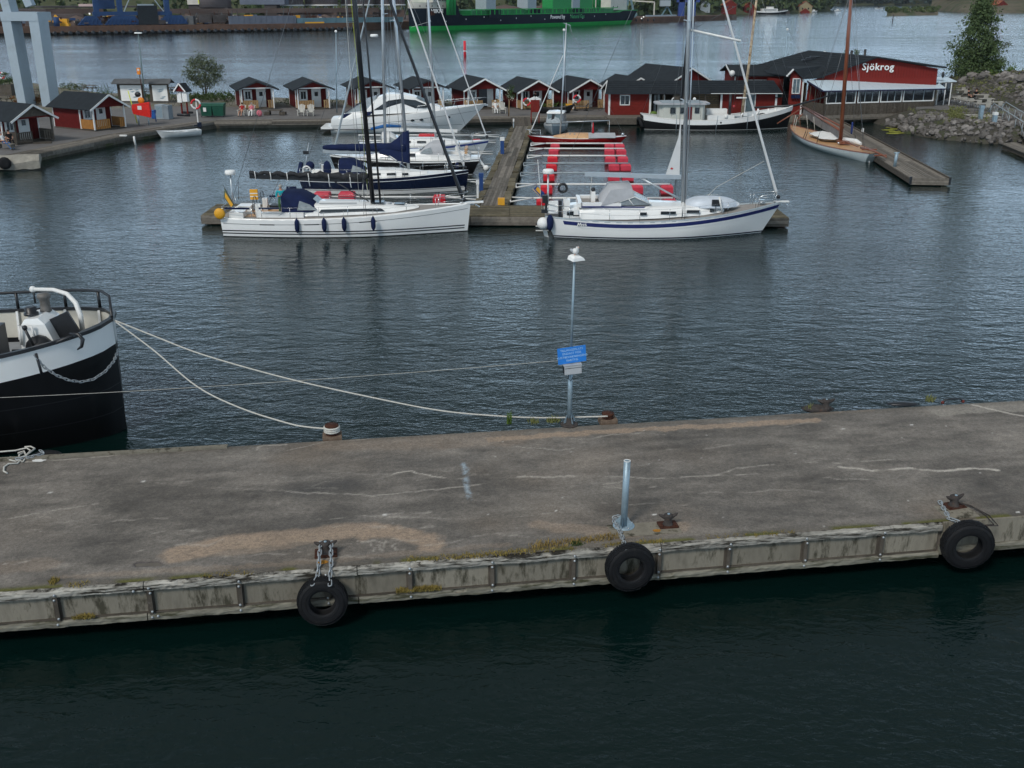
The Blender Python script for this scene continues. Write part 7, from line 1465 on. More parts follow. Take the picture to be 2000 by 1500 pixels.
# pedestals, posts
def pedestal(label,px_,py0,py1,z0,mt,cap,r=.14,sq=True):
    P=W(px_,py0,z0);h_=at(px_,py1,P.y).z-z0;t=thing('service_pedestal',label,'pedestal',P);obj('column',MB().b2((-r,-r,0),(r,r,h_-.25))if sq else MB().tube([(0,0,0),(0,0,h_-.1)],r,9),mt,t);obj('cap',MB().b2((-r-.03,-r-.03,h_-.25),(r+.03,r+.03,h_)),cap,t)
bl=mat('pedestal_blue',(.02,.06,.20),.5)
pedestal('blue service pedestal with white cap on the jetty walkway, nearer the shore',981,301,268,.6,bl,K['trim'],.14)
pedestal('dark blue pole draped with cloth on the jetty walkway beside the black yacht',940,372,338,.6,bl,bl,.12)
pedestal('white upright post on the jetty walkway near its landing',933,388,352,.6,K['trim'],K['trim'],.06)
pedestal('white notice on a thin pole at the head of the jetty ramp',1003,249,232,.65,K['greycab'],K['trim'],.04)
P=W(1747,326,.5);h_=at(1751,298,P.y).z-.5;t=thing('mooring_post','pale galvanised mooring post standing on the slanting finger jetty','post',P);obj('tube',MB().tube([(0,0,0),(.06,0,h_)],.11,10),K['galv'],t);obj('head',MB().tube([(-.15,0,h_-.02),(.25,0,h_+.0)],.05,6),K['galv'],t)
mb=MB().box((0,0,.2),(.4,.3,.4));solo('yellow_box',mb,K['yellow'],'small yellow box on the right edge of the jetty walkway','box',W(979,400,.6))
P=W(1059,438,.55);t=thing('boarding_ladder','black framed boarding ladder at the jetty head behind the ball fender','ladder',P);
for k in range(4):obj('rung',MB().b2((-.35,-.1,-.35+.12*k),(.35,-.05,-.30+.12*k)),K['blackpaint']if k%2 else K['trim'],t)
# red channel marker
P=W(908,111,0);hh=at(908,80,P.y).z;t=thing('channel_marker','red spar buoy with a white band out in the channel','buoy',P);obj('spar',MB().tube([(0,0,-1),(0,0,hh)],.28,10),K['red'],t);obj('band',MB().tube([(0,0,hh*.33),(0,0,hh*.40)],.29,10),K['trim'],t)
# ================================================================ lamp posts and flagpoles on the wharf
def pole(name,label,cat,px0,py0,px1,py1,z0=.65,r=.07,mt=None,head=None):
    P=W(px0,py0,z0);q=at(px1,py1,P.y);t=thing(name,label,cat,P);d=q-P;obj('shaft',MB().tube([(0,0,0),(d.x,0,d.z)],[r,r*.6],8),mt or K['galv'],t)
    if head=='arm':obj('lamp_head',MB().box((d.x,0,d.z+.04),(.75,.35,.12)),K['plaswhite'],t)
    elif head:obj('finial',MB().ball((d.x,0,d.z+.08),head),K['plaswhite'],t)
    return t
pole('street_lamp','tall thin lamp post behind the orange rescue board','street lamp',284,203,270,65,mt=mat('green_grey_pole',(.12,.17,.17),.6),head='arm',r=.08)
pole('flagpole','thin grey pole between the garden chairs and the motor yacht','flagpole',658,220,656,63,head=.14,r=.06)
pole('flagpole','thin grey pole beside the red sailboat mast and planted boat','flagpole',1099,205,1101.5,60,head=.15,r=.06)
pole('flagpole','thin leaning grey pole by the restaurant corner','flagpole',1527,198,1538,59,head=.15,r=.06)
pole('marker_pole','short orange and white signal pole beside the info shelter','signal pole',282,203,271,138,mt=K['rust'],head=.2,r=.06)
solo('signal_box',MB().box((0,0,0),(.35,.3,.7)),K['orange'],'orange box on the signal pole above the info shelter','signal box',at(271,139,W(282,203,.65).y))
solo('bird',MB().ball((0,0,0),.18,7,0,(1,.7,1.8)),K['blackpaint'],'black bird on the veranda side roof of the restaurant','bird',at(1842,146,115.5))
def lifering(label,P,n=(0,-1),post=True,h_=1.4,s=.38):
    t=thing('lifebuoy',label,'lifebuoy',P);rz=math.atan2(n[0],-n[1])
    for k in range(4):mb=MB().tube([(s*math.cos(a),0,h_+s*math.sin(a))for a in[PI/2*k+PI/2*j/5 for j in range(6)]],.085,7);obj('ring_segment',mb,K['red']if k%2 else K['trim'],t)
    if post:obj('post',MB().b2((-.05,.1,0),(.05,.2,h_+.5)),K['trim'],t)
    return t
lifering('lifebuoy on a white post at the wharf corner above the open boat',W(386,240,.65),h_=1.75,s=.42);lifering('lifebuoy on a white post between long shop and restaurant, by the workboat bow',W(1537,212,.65),h_=1.5,s=.42);lifering('distant lifebuoy on a pole behind the juniper planter',W(6,165,.65),h_=1.2)
for(px_,py_,lab)in((1029,199,'white S shaped lifebuoy rope hung on the porch rail left of the red post board'),(1127,193,'lifebuoy hung on the pale porch rail behind the planted boat')):
    P=at(px_,py_,116.2);lifering(lab,P,post=False,h_=0,s=.36)
# info shelter
P=W(232,200,.65);t=thing('info_shelter','wooden information shelter with two white map boards under a dark roof','notice shelter',P,-.02);L0=at(333,200,P.y).x-P.x;hh=at(232,162,P.y).z-.65
for a,b in((0,.50),(.62,1.0)):
    mb=MB();slab(mb,[(a*L0-.4,-.6,hh),(b*L0+.4,-.6,hh),(b*L0+.3,.3,hh+.45),(a*L0-.3,.3,hh+.45)],.08);slab(mb,[(a*L0-.3,.3,hh+.45),(b*L0+.3,.3,hh+.45),(b*L0+.4,1.1,hh),(a*L0-.4,1.1,hh)],.08);obj('roof',mb,K['roofg'],t)
    obj('map_board',MB().b2((a*L0+.35,-.02,hh-2.0),(b*L0-.2,.03,hh-.25)),K['plaswhite'],t);obj('frame',MB().b2((a*L0+.1,.03,hh-2.1),(b*L0-.05,.1,hh-.1)),K['dwood'],t)
    for x in(a*L0+.1,b*L0-.1):obj('post',MB().b2((x-.09,0,0),(x+.09,.16,hh)),K['dwood'],t)
    for k in range(6):q=(a*L0+.7+R.uniform(0,(b-a)*L0-1.4),-.03,hh-.5-R.uniform(0,1.2));obj('map_print',MB().add([(q[0]+x,-.026,q[2]+z_)for x,z_ in((0,0),(.4,.08),(.6,.02),(.3,-.08))],[(0,1,2,3)]),K['galv'],t)
# little roofed sign
P=W(362,226,.65);t=thing('roofed_sign','small roofed sign with two white cabinets on red posts','sign',P,-.3);hh=at(362,178,P.y).z-.65
mb=MB();slab(mb,[(-.7,-.6,hh),(0,-.6,hh+.8),(0,.6,hh+.8),(-.7,.6,hh)],.06);slab(mb,[(0,-.6,hh+.8),(.7,-.6,hh),(.7,.6,hh),(0,.6,hh+.8)],.06);obj('roof',mb,K['roof'],t);obj('barge_board',MB().beam((-.7,-.62,hh-.03),(0,-.62,hh+.77),.05,.12).beam((0,-.62,hh+.77),(.7,-.62,hh-.03),.05,.12),K['trim'],t);obj('gable',MB().add([(-.6,-.5,hh),(.6,-.5,hh),(0,-.5,hh+.68)],[(0,1,2)]),K['barn'],t)
obj('cabinet',MB().b2((-.55,-.3,hh-1.1),(-.05,.1,hh-.05)).b2((.05,-.3,hh-1.0),(.6,.1,hh-.05)),K['plaswhite'],t)
for x in(-.3,.35):obj('post',MB().b2((x-.06,-.1,0),(x+.06,.02,hh-1)),K['barn2'],t)
obj('foot',MB().tube([(-.7,-.3,.1),(.7,-.3,.1)],.14,7).tube([(-.6,.3,.3),(.7,.3,.3)],.12,7),K['blackpaint'],t)
# waste containers and cabinets
for px_,lab in((406,'dark green waste container with a white label, left of the pair'),(429,'dark green waste container nearest the first hut')):
    P=W(px_,228,.65);t=thing('waste_container',lab,'waste container',P);obj('bin',MB().loft([[(-.5,-.4,.12),(.5,-.4,.12),(.5,.4,.12),(-.5,.4,.12)],[(-.58,-.5,1.1),(.58,-.5,1.1),(.58,.5,1.1),(-.58,.5,1.1)]],0,False,True,True,True),K['pgreen'],t);obj('lid',MB().loft([[(-.6,-.52,1.1),(.6,-.52,1.1),(.6,.52,1.1),(-.6,.52,1.1)],[(-.62,-.3,1.32),(.62,-.3,1.32),(.62,.5,1.35),(-.62,.5,1.35)]],0,False,True,True,True),K['pgreen'],t)
    for x in(-.5,.5):obj('wheel',MB().lathe([(.09,-.03),(.09,.03)],10,c=(x,-.4,.09),M=Matrix.Rotation(PI/2,4,'Y')),K['blackpaint'],t)
    if px_<410:obj('label_sheet',MB().b2((-.25,-.575,.55),(.05,-.56,.95)),K['trim'],t)
P=W(322,232,.65);t=thing('electric_cabinet','pair of tall grey cabinets on the wharf left of the roofed sign','cabinet',P,-.25);hh=at(322,201,P.y).z-.8
obj('cabinet',MB().b2((-.75,-.4,0),(.1,.4,hh)),K['greycab'],t);obj('cabinet',MB().b2((.12,-.4,0),(.72,.4,hh-.05)),mat('darker_grey_cabinet',(.22,.26,.29),.5),t);obj('door_line',MB().b2((-.68,-.405,.15),(.03,-.402,hh-.15)),K['galv'],t)
P=W(306,231,.65);t=thing('blue_crate','bright blue plastic crate beside the tall grey cabinets','crate',P);obj('body',MB().b2((-.4,-.3,0),(.45,.3,.75)),K['bluebin'],t);obj('rim',MB().b2((-.43,-.33,.70),(.48,.33,.78)),K['bluebin'],t)
solo('standpipe',MB().tube([(0,0,0),(0,0,.95)],.05,6).box((0,0,1.0),(.16,.16,.3)),bl,'thin blue standpipe in front of the blue crate','standpipe',W(305,238,.65))
P=W(281,244,.65);t=thing('rescue_board','bright red rescue equipment board on two grey posts by the wharf edge','rescue board',P,-.15);hh=at(281,228,P.y).z-.65;h2=at(281,202,P.y).z-.65
obj('panel',MB().loft([[(-.88,-.12,hh+.25),(.80,-.12,hh-.05),(.80,.12,hh-.05),(-.88,.12,hh+.25)],[(-.95,-.16,hh+.7),(.86,-.16,hh+.6),(.86,.16,hh+.6),(-.95,.16,hh+.7)],[(-.92,-.12,h2-.1),(.82,-.12,h2+.15),(.82,.12,h2+.15),(-.92,.12,h2-.1)]],0,False,True,True,True),mat('signal_red',(.62,.025,.02),.5,var=.2,scale=5),t)
obj('label_sheet',MB().b2((-.35,-.175,(hh+h2)/2+.05),(.05,-.165,(hh+h2)/2+.4)),K['trim'],t)
for x in(-.5,.5):obj('post',MB().tube([(x,.05,0),(x,.05,hh+.3)],.06,7),K['galv'],t)
obj('boathook',MB().tube([(-.75,.2,.1),(-1.3,.2,3.1)],.05,6),mat('neon_yellow',(.6,.65,.08),.6),t);obj('life_vest',MB().ball((-.1,.2,h2+.25),.35,9,0,(1,.5,.9)),K['orange'],t);obj('dark_bag',MB().ball((-.35,.2,h2+.8),.32,9,0,(1,.6,.8)),K['blackpaint'],t)
solo('parasol',MB().ball((0,0,1.3),.5,12,0,(.75,.2,.95)).tube([(0,0,0),(0,0,1)],.05,6),K['trim'],'white rounded board standing behind the dark red left hut','board',W(98,205,.65))
# picnic tables
def picnic(label,P,rz=0,mt=None,group='picnic tables on the promontory'):
    t=thing('picnic_table',label,'picnic table',P,rz,group);mt=mt or K['dwood'];obj('tabletop',MB().b2((-.95,-.37,.70),(.95,.37,.76)),mt,t);obj('bench',MB().b2((-.95,-.82,.42),(.95,-.55,.46)),mt,t);obj('bench',MB().b2((-.95,.55,.42),(.95,.82,.46)),mt,t)
    for x in(-.65,.65):obj('leg',MB().beam((x,-.65,0),(x,-.2,.72),.08,.05).beam((x,.65,0),(x,.2,.72),.08,.05).beam((x,-.75,.40),(x,.75,.40),.04,.08),mt,t)
for px_,py_,lab in((176,178,'picnic table on the grass right of the steel tower'),(75,186,'upper picnic table seen between the two tower legs'),(73,197,'lower picnic table seen between the tower legs'),(8,200,'picnic table at the left edge below the juniper planter'),(342,183,'picnic table right of the info shelter'),(290,186,'picnic table seen through the gap of the info shelter'),(160,192,'picnic table just behind the dark red left hut roof')):
    picnic(lab,W(px_,py_,.65),R.uniform(-.2,.2))
solo('pallet_heap',MB().b2((-.8,-.3,0),(.8,.3,.35)).box((.1,-.35,.45),(.5,.1,.5),.2),K['roofg'],'dark low stack with a pale sheet behind the left red hut roof','stack',W(150,190,.65))
mat_chair=mat('greyed_white_chair_paint',(.50,.49,.45),.8,var=.12)
# adirondack chairs
def adir(label,P,rz=0,mt=None):
    t=thing('garden_chair',label,'garden chair',P,rz,'wooden garden chairs along the wharf');mt=mt or mat_chair
    obj('seat',MB().beam((0,-.35,.38),(0,.22,.26),.55,.03),mt,t)
    for i in range(5):x=-.24+.12*i;obj('back_slat',MB().beam((x*.8,.18,.22),(x*1.25,.52,1.02+.1*(1-abs(i-2)/2)),.10,.025,(0,1,0)),mt,t)
    for s in(-1,1):obj('armrest',MB().b2((s*.34-.07,-.4,.55),(s*.34+.07,.35,.58)),mt,t);obj('leg',MB().b2((s*.3-.03,-.38,0),(s*.3+.03,-.3,.56)),mt,t);obj('leg',MB().beam((s*.3,.5,.0),(s*.3,-.1,.35),.04,.1),mt,t)
CH=[(473,226,'white garden chair with a person in dark patterned clothes',-.05),(492,226,'white garden chair with a person in pink beside the small bag',.05),(589,226,'empty grey white garden chair, left of the pair before the second hut',0),(607,226,'empty grey white garden chair, right of the pair before the second hut',.05),(968,221,'garden chair with a person in white, beside the motor yacht bow',.1),(981,221,'empty garden chair nearest the rose sapling',.15)]
for a,b,l,rz in CH:adir(l,W(a,b,.66),rz)
t=thing('low_bench_set','low dark wooden table with two plank benches between the garden chairs','table',W(538,224,.66));obj('tabletop',MB().b2((-.75,-.3,.42),(.75,.3,.5)),K['dwood'],t);obj('bench',MB().b2((-1.1,-.5,.0),(-.5,.3,.3)).b2((.5,-.5,0),(1.1,.3,.3)),K['dwood'],t);obj('leg',MB().b2((-.6,-.2,0),(-.5,.2,.42)).b2((.5,-.2,0),(.6,.2,.42)),K['dwood'],t)
# red post board
P=W(1045,240,.55);t=thing('red_board','narrow red notice board with small roof on tall red posts','notice board',P);hh=at(1045,193,P.y).z-.55
obj('board',MB().b2((-.42,-.06,hh-1.25),(.42,.06,hh-.1)),K['barn2'],t);obj('roof',MB().beam((-.5,0,hh-.12),(0,0,hh+.1),.3,.04,(0,1,0)).beam((0,0,hh+.1),(.5,0,hh-.12),.3,.04,(0,1,0)),K['trim'],t)
for x in(-.38,.38):obj('post',MB().b2((x-.05,-.05,0),(x+.05,.05,hh-.1)),K['barn2'],t)
# planted boat, sapling, odd pieces
P=W(1082,221,.66);t=thing('planted_boat','old black wooden boat filled with plants on the wharf','boat',P-Vector((2.0,0,0)),0);h=Hull(4.2,1.5,.75,.55,.95,.0,.6,.4,.25,.5,1.9,2.0,.6,.8);obj('hull',h.shell(),K['blackpaint'],t);obj('soil',h.deck(dz=-.08),K['bark'],t);mb=MB();rr=random.Random(6)
for i in range(9):leaves(mb,(.7+i*.32,0,.85),(.25,.35,.18),40,.06,rr)
obj('plants',mb,K['leafbright'],t)
solo('yellow_cabinet',MB().box((0,0,.3),(.7,.4,.6)),K['yellow'],'dull yellow box behind the right end of the planted boat','box',W(1111,214,.66))
t=thing('rose_sapling','white flowering sapling tied to a stake beside the garden chairs','tree',W(993,228,.62));obj('stake',MB().tube([(.05,0,0),(.08,0,1.6)],.04,6),K['pine'],t);mb=MB();leaves(mb,(.1,0,2.4),(.55,.5,.95),420,.09,rr);leaves(mb,(.1,-.1,2.4),(.6,.5,1.0),70,.07,rr,m=1);obj('crown',mb,[K['leaf'],K['flower']],t);obj('trunk',MB().tube([(0,0,0),(.05,0,2.6)],[.04,.02],6),K['bark'],t)
mb=MB();leaves(mb,(0,0,.9),(.35,.3,.8),160,.09,rr);solo('climber',mb,K['leafdark'],'green climber on the side wall between the fifth and sixth huts','plant',W(1002,205,.66))
t=thing('stone_bench','black curved iron bench frame between planted boat and long shop','bench',W(1134,216,.66));obj('frame',MB().tube([(-.85,0,.75),(-.6,0,.5),(-.55,0,.1),(-.8,0,0),(-.3,0,0)],.07,6).tube([(.85,0,.75),(.6,0,.5),(.55,0,.1),(.8,0,0),(.3,0,0)],.07,6),K['blackpaint'],t);obj('slab',MB().b2((-.8,-.25,.42),(.8,.25,.48)),K['gwood'],t)
def bike(label,P,rz,s=1):
    t=thing('bicycle',label,'bicycle',P,rz)
    for x in(-.5,.5):obj('wheel',MB().tube([(x+.33*math.cos(a),0,.34+.33*math.sin(a))for a in[PI*i/8 for i in range(16)]],.018,4,closed=True),K['blackpaint'],t)
    obj('frame',MB().tube([(-.5,0,.34),(-.15,0,.8),(.35,0,.85),(-.05,0,.34),(-.5,0,.34)],.02,5).tube([(.5,0,.34),(.35,0,.95)],.02,5).tube([(-.05,0,.34),(-.18,0,.9)],.018,5),K['oldiron'],t);obj('handlebar',seg((.33,-.25,.98),(.33,.25,.98),.015,5),K['steel'],t);obj('saddle',MB().box((-.2,0,.93),(.25,.14,.05)),K['blackpaint'],t)
bike('bicycle leaning by the end of the long shop',W(1164,216,.66),.3);bike('bicycle parked behind the grey cabinets',W(345,207,.66),.4);bike('dark moped like bicycle beside the first hut',W(446,207,.66),1.2)
solo('wharf_ring',MB().b2((-.3,-.1,0),(.3,.1,.12)),K['trim'],'small white cleat on the left wharf boards','cleat',W(241,266,.68));t=thing('fender_pipe','white bent pipe hanging on the left wharf fascia','pipe',W(262,269,.6));obj('pipe',MB().tube([(0,0,.1),(.02,-.1,-.1),(.12,-.15,-.7)],.09,7),K['trim'],t)
solo('small_fender',MB().ball((0,0,0),.3,10,0,(.45,.45,1.5)),K['greycab'],'grey fender between wharf and the open boat','fender',W(318,258,.25))
# lumpy tarpaulin block with tyres at the left edge
c=W(34,314,.65);t=thing('quay_block','lumpy grey sheeted block with dark tyres at the left wharf corner','block',c,.25);rings=[]
for i in range(9):
    f=i/8;x=-3.0+4.6*f;rings.append([(x,y,z_+R.uniform(-.06,.06))for y,z_ in((-.6,-.55),(-.65,.0+.1*math.sin(i)),(-.35,.42+.1*math.sin(i*1.7)),(.3,.42),(.6,.1))])
obj('sheet',MB().loft(rings,0,False,True,True),mat('dirty_grey_sheet',(.30,.28,.24),.9,var=.3,scale=2,bump=.05,bscale=2),t)
for x in(-2.4,-.75):obj('tyre',MB().lathe([(.2,-.1),(.42,-.12),(.46,0),(.42,.12),(.2,.1)],14,c=(x,-.75,-.05),M=Matrix.Rotation(PI/2,4,'X')),K['rubber'],t)
mat_terr=mat('pale_slatted_wood',(.34,.325,.29),.8,var=.15)
# terrace furniture
TB=[(1843,190),(1858,193),(1872,196),(1885,199),(1898,202),(1868,172),(1880,176),(1890,171),(1880,180),(1915,190),(1925,198),(1942,205),(1918,208)]
for i,(a,b)in enumerate(TB):
    zt_=1.5;P=W(a,b+9,zt_);t=thing('terrace_table',('pale slatted terrace table in the row beside the restaurant end wall' if i<5 else 'pale slatted terrace table below the birch' if i<9 else 'pale slatted terrace table near the stone bank'),'table',P,R.uniform(-.2,.2),'slatted tables on the restaurant terrace');obj('tabletop',MB().b2((-.75,-.4,.72),(.75,.4,.76)),mat_terr,t)
    for x in(-.6,.6):
        for y in(-.3,.3):obj('leg',seg((x,y,0),(x,y,.72),.02,4),K['steel'],t)
    t=thing('terrace_chair',('light terrace chair in the row beside the restaurant end wall' if i<5 else 'light terrace chair below the birch' if i<9 else 'light terrace chair near the stone bank'),'chair',P+Vector((R.uniform(-.4,.4),-.75,0)),PI+R.uniform(-.3,.3),'light chairs on the restaurant terrace');obj('seat',MB().b2((-.22,-.22,.43),(.22,.22,.46)),mat_terr,t);obj('backrest',MB().b2((-.22,.2,.5),(.22,.23,.9)),mat_terr,t)
    for x in(-.2,.2):
        for y in(-.2,.2):obj('leg',seg((x,y,0),(x,y,.45 if y<0 else .9),.014,4),K['steel'],t)
pedestal('pale blue service post with white cap at the terrace corner',1941,244,219,1.3,K['galv'],K['trim'],.16);pedestal('blurred grey blue post on the terrace, left of the capped one',1914,236,206,1.35,K['galv'],K['galv'],.16)
obj_=solo('terrace_slab',MB().box((0,0,0),(2.6,2.4,.05)),mat_terr,'pale paved patch at the end of the terrace','paving',W(1918,226,1.53),kind='structure')
# ================================================================ people
def person(label,P,rz,joints,edges,radii,mats,zones,hair=None,headc=None):
    t=thing('person',label,'person',P,rz);me=bpy.data.meshes.new('body');me.from_pydata(joints,edges,[]);o=bpy.data.objects.new('body_tmp',me);C.objects.link(o)
    sk=o.modifiers.new('skin','SKIN');
    for i,r in enumerate(radii):me.skin_vertices[0].data[i].radius=(r,r)if not isinstance(r,tuple)else r
    me.skin_vertices[0].data[0].use_root=True
    ss=o.modifiers.new('sub','SUBSURF');ss.levels=1;ss.render_levels=1
    dg=bpy.context.evaluated_depsgraph_get();ev=o.evaluated_get(dg);m2=bpy.data.meshes.new_from_object(ev);bpy.data.objects.remove(o)
    for q in mats:m2.materials.append(q)
    J=[Vector(j)for j in joints]
    for p in m2.polygons:
        best=min(range(len(J)),key=lambda i:(J[i]-p.center).length);p.material_index=zones[best];p.use_smooth=True
    b=bpy.data.objects.new('body',m2);C.objects.link(b);b.parent=t
    hc=Vector(headc or joints[3]);obj('hair',MB().ball(hc+Vector((0,.02,.035)),.105,8,0,(1,1,1)),hair or K['hairdark'],t)
    f=MB().ball(hc+Vector((-.035,-.098,.01)),.014,6).ball(hc+Vector((.035,-.098,.01)),.014,6);obj('eyes',f,K['blackpaint'],t);obj('nose',MB().ball(hc+Vector((0,-.112,-.015)),.016,6),K['skin'],t);obj('mouth',MB().box(hc+Vector((0,-.10,-.055)),(.04,.012,.01)),K['redcloth'],t)
    return t
def standing(arm='down',legz=0):
    j=[(0,0,.95),(0,0,1.18),(0,0,1.42),(0,-.01,1.64),(0,0,1.52)]
    e=[(0,1),(1,2),(2,4),(4,3)];r=[(.15,.11),(.14,.10),(.17,.10),(.098,.11),(.05,.05)];z=[1,0,0,2,2]
    for s in(-1,1):
        b=len(j)
        if arm=='crossed':j+=[(s*.20,0,1.40),(s*.26,-.08,1.15),(-s*.02,-.22,1.18),(-s*.12,-.22,1.20)]
        else:j+=[(s*.20,0,1.40),(s*.26,.02,1.12),(s*.25,-.1,.88),(s*.25,-.13,.80)]
        e+=[(2,b),(b,b+1),(b+1,b+2),(b+2,b+3)];r+=[.062,.048,.036,.030];z+=[0,0,2,2]
        b=len(j);j+=[(s*.10,0,.86),(s*.11,-.02,.48),(s*.11,.0,.08),(s*.12,-.14,.04)];e+=[(0,b),(b,b+1),(b+1,b+2),(b+2,b+3)];r+=[.095,.065,.045,.04];z+=[1,1,1,3]
    return j,e,r,z
def sitting(h=.42,lean=.15,armf=.25,legout=.35):
    j=[(0,0,h+.08),(0,lean*.4,h+.32),(0,lean*.8,h+.56),(0,lean,h+.80),(0,lean*.9,h+.67)];e=[(0,1),(1,2),(2,4),(4,3)];r=[(.16,.12),(.15,.11),(.17,.10),(.098,.11),(.05,.05)];z=[1,0,0,2,2]
    for s in(-1,1):
        b=len(j);j+=[(s*.2,lean*.8,h+.54),(s*.27,lean*.3,h+.28),(s*.16,-armf,h+.25),(s*.12,-armf-.08,h+.25)];e+=[(2,b),(b,b+1),(b+1,b+2),(b+2,b+3)];r+=[.062,.048,.036,.030];z+=[0,2,2,2]
        b=len(j);j+=[(s*.10,-.08,h+.06),(s*.13,-.48,h+.10),(s*.13,-.48-legout,.08),(s*.13,-.62-legout,.04)];e+=[(0,b),(b,b+1),(b+1,b+2),(b+2,b+3)];r+=[.09,.065,.045,.04];z+=[1,1,1,3]
    return j,e,r,z
def mk(label,P,rz,pose,shirt,pants,shoes=None,hair=None):j,e,r,z=pose;return person(label,P,rz,j,e,r,[shirt,pants,K['skin'],shoes or K['blackcloth']],z,hair)
mk('person in a turquoise jersey and green trousers, arms folded, standing in the yacht cockpit',Vector((-12.45,56.75,.80)),.1,standing('crossed'),K['turq'],K['greencloth'],hair=K['hairlight'])
c=W(473,226,.66);mk('person in dark red patterned clothes sitting in the leftmost garden chair',c+Vector((0,.0,0)),-.05,sitting(.36,.25),K['redcloth'],K['skin'])
c=W(492,226,.66);mk('person in pink patterned clothes sitting in the second garden chair',c+Vector((0,0,0)),.05,sitting(.36,.25),K['pinkcloth'],K['whitecloth'],hair=K['hairlight'])
c=W(968,221,.66);mk('person in white sitting in a garden chair beside the motor yacht bow',c,.1,sitting(.36,.25),K['whitecloth'],K['whitecloth'],K['blackcloth'],K['whitecloth'])
solo('pink_bag',MB().ball((0,0,.3),.3,10,0,(1,.6,1.1)),K['pinkcloth'],'small pink bag on the wharf right of the seated people','bag',W(507,227,.66))
bn=thing('bench','low bench at the left edge with two seated people','bench',W(12,291,.68),-.5);obj('seat',MB().b2((-.9,-.2,.40),(.9,.25,.45)),K['gwood'],bn);obj('leg',MB().b2((-.8,-.15,0),(-.7,.2,.4)),K['gwood'],bn);obj('leg',MB().b2((.7,-.15,0),(.8,.2,.4)),K['gwood'],bn)
mk('person in a white top and jeans leaning back on the bench at the left edge',W(9,291,.68),1.1,sitting(.42,.22,.2,.45),K['whitecloth'],K['denim'],hair=K['hairlight']);mk('person in a black top sitting sideways on the bench before the grey hut',W(21,286,.68),.7,sitting(.42,.05,.35,.1),K['blackcloth'],K['blackcloth'])
mk('person in black with a white scarf at a terrace table, facing right',W(1890,199,1.5),1.2,sitting(.45,.05),K['blackcloth'],K['blackcloth']);mk('person in black on the terrace, back turned beside the white scarf',W(1904,198,1.5),-1.0,sitting(.45,.05),K['blackcloth'],K['blackcloth'])
mk('person in dark clothes standing on the porch behind the red post board',Vector((at(1046,195,116).x,117.2,.75)),0,standing(),K['blackcloth'],K['blackcloth'])
# ================================================================ far shore: ore quay, cranes, silos, ship, wooded hills
def far_obj(name,mb,m,label,cat,group=None,kind=None):return solo(name,mb,m,label,cat,group=group,kind=kind)
QZ=2.7
ql_=[(-900,-20),(-170,369),(-95,413),(-64,431),(-64,436),(-60,440)]
mb=MB();poly=[(-1200,-120),(-170,369),(-95,413),(-60,433),(-58,437)];pol2=[(36,570),(76,567),(97,598),(119,632),(112,640),(150,1500),(-1200,1500)]
obj('far_quay',MB().prism([(-1200,-239.0),(-170,369),(-95,413),(-60,437),(36,568),(64,566),(-20,760),(-1200,760)],-3,QZ),K['quayrust'],label='ore stained industrial quay across the channel',kind='structure')
# quay top roadway and ore ground
obj('ore_yard',MB().prism([(-1200,-228),(-175,376),(-97,421),(-50,460),(36,580),(60,575),(-30,760),(-1200,760)],QZ-.1,QZ+.05),K['ore'],label='dusty ore yard behind the industrial quay',kind='structure')
# quay fenders
qs=[Vector((-250,321.8,0)),Vector((-170,369,0)),Vector((-95,413,0)),Vector((-62,435.6,0))]
def qpt(x,off=0,z=QZ):
    for a,b in zip(qs[:-1],qs[1:]):
        if a.x<=x<=b.x or b is qs[-1]:
            f=(x-a.x)/(b.x-a.x);p=a.lerp(b,f);d=(b-a).normalized();n=Vector((-d.y,d.x,0));return Vector((p.x,p.y,z))+n*off
def qx(px_,off=0):
    for a,b in((W(px_,70-px_*.016,0),0),):return a.x
fen=MB().lathe([(.3,-.4),(.7,-.38),(.75,0),(.7,.38),(.3,.4)],10,M=Matrix.Rotation(PI/2,4,'X')).mesh('fender');fen.materials.append(K['blackpaint'])
fr=thing('quay_fenders','row of black fenders along the far industrial quay',None,(-100,400,0),kind='structure')
for i in range(46):
    x=-160+i*2.15;p=qpt(x,-.45,.9);piece('fender',fen,fr,(p.x+100,p.y-400,.6+R.uniform(-.1,.1)),rot=(0,0,math.atan2(44,75)))
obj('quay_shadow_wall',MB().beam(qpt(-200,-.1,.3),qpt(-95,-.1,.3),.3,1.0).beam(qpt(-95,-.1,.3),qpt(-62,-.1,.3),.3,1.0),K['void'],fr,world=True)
# long low structures running parallel to the quay
ang=math.atan2(44,75)
def long_box(name,label,cat,x0,x1,off,dep,z0,z1,m,group=None,kind=None,ribs=0,ribm=None):
    a,b=qpt(x0,off,0),qpt(x1,off,0);d=(b-a);l=d.length;t=thing(name,label,cat,(a.x,a.y,z0),math.atan2(d.y,d.x),group,kind);obj('body',MB().b2((0,0,0),(l,dep,z1-z0)),m,t)
    for i in range(ribs):x=l*(i+.5)/ribs;obj('rib',MB().b2((x-.12,-.12,0),(x+.12,0,z1-z0)),ribm or m,t)
    return t
X=lambda a,off=0:at(a,60-a*.0166,0.0+1e-9).x if False else W(a,70-a*.0166,0).x
long_box('barrier_wall','grey blue sheet pile screen on the far quay','wall',X(458),X(588),3,1,QZ,QZ+2.8,K['steelblue'],ribs=12);long_box('barrier_wall','pale teal barge side screen right of the grey blue one','wall',X(590),X(795),3,1,QZ,QZ+1.9,K['lblue'],ribs=10)
long_box('gangway_beam','yellow beam lying on the quay edge between the masts','beam',X(600),X(636),.3,.4,QZ,QZ+.5,K['yellow'])
long_box('conveyor','long brown conveyor gallery high above the ore yard','conveyor',X(330),X(800),26,4,6.2,7.9,K['ore']);long_box('conveyor','dark lower conveyor belt under the brown gallery','conveyor',X(330),X(790),22,3,4.6,5.3,K['conveyor'])
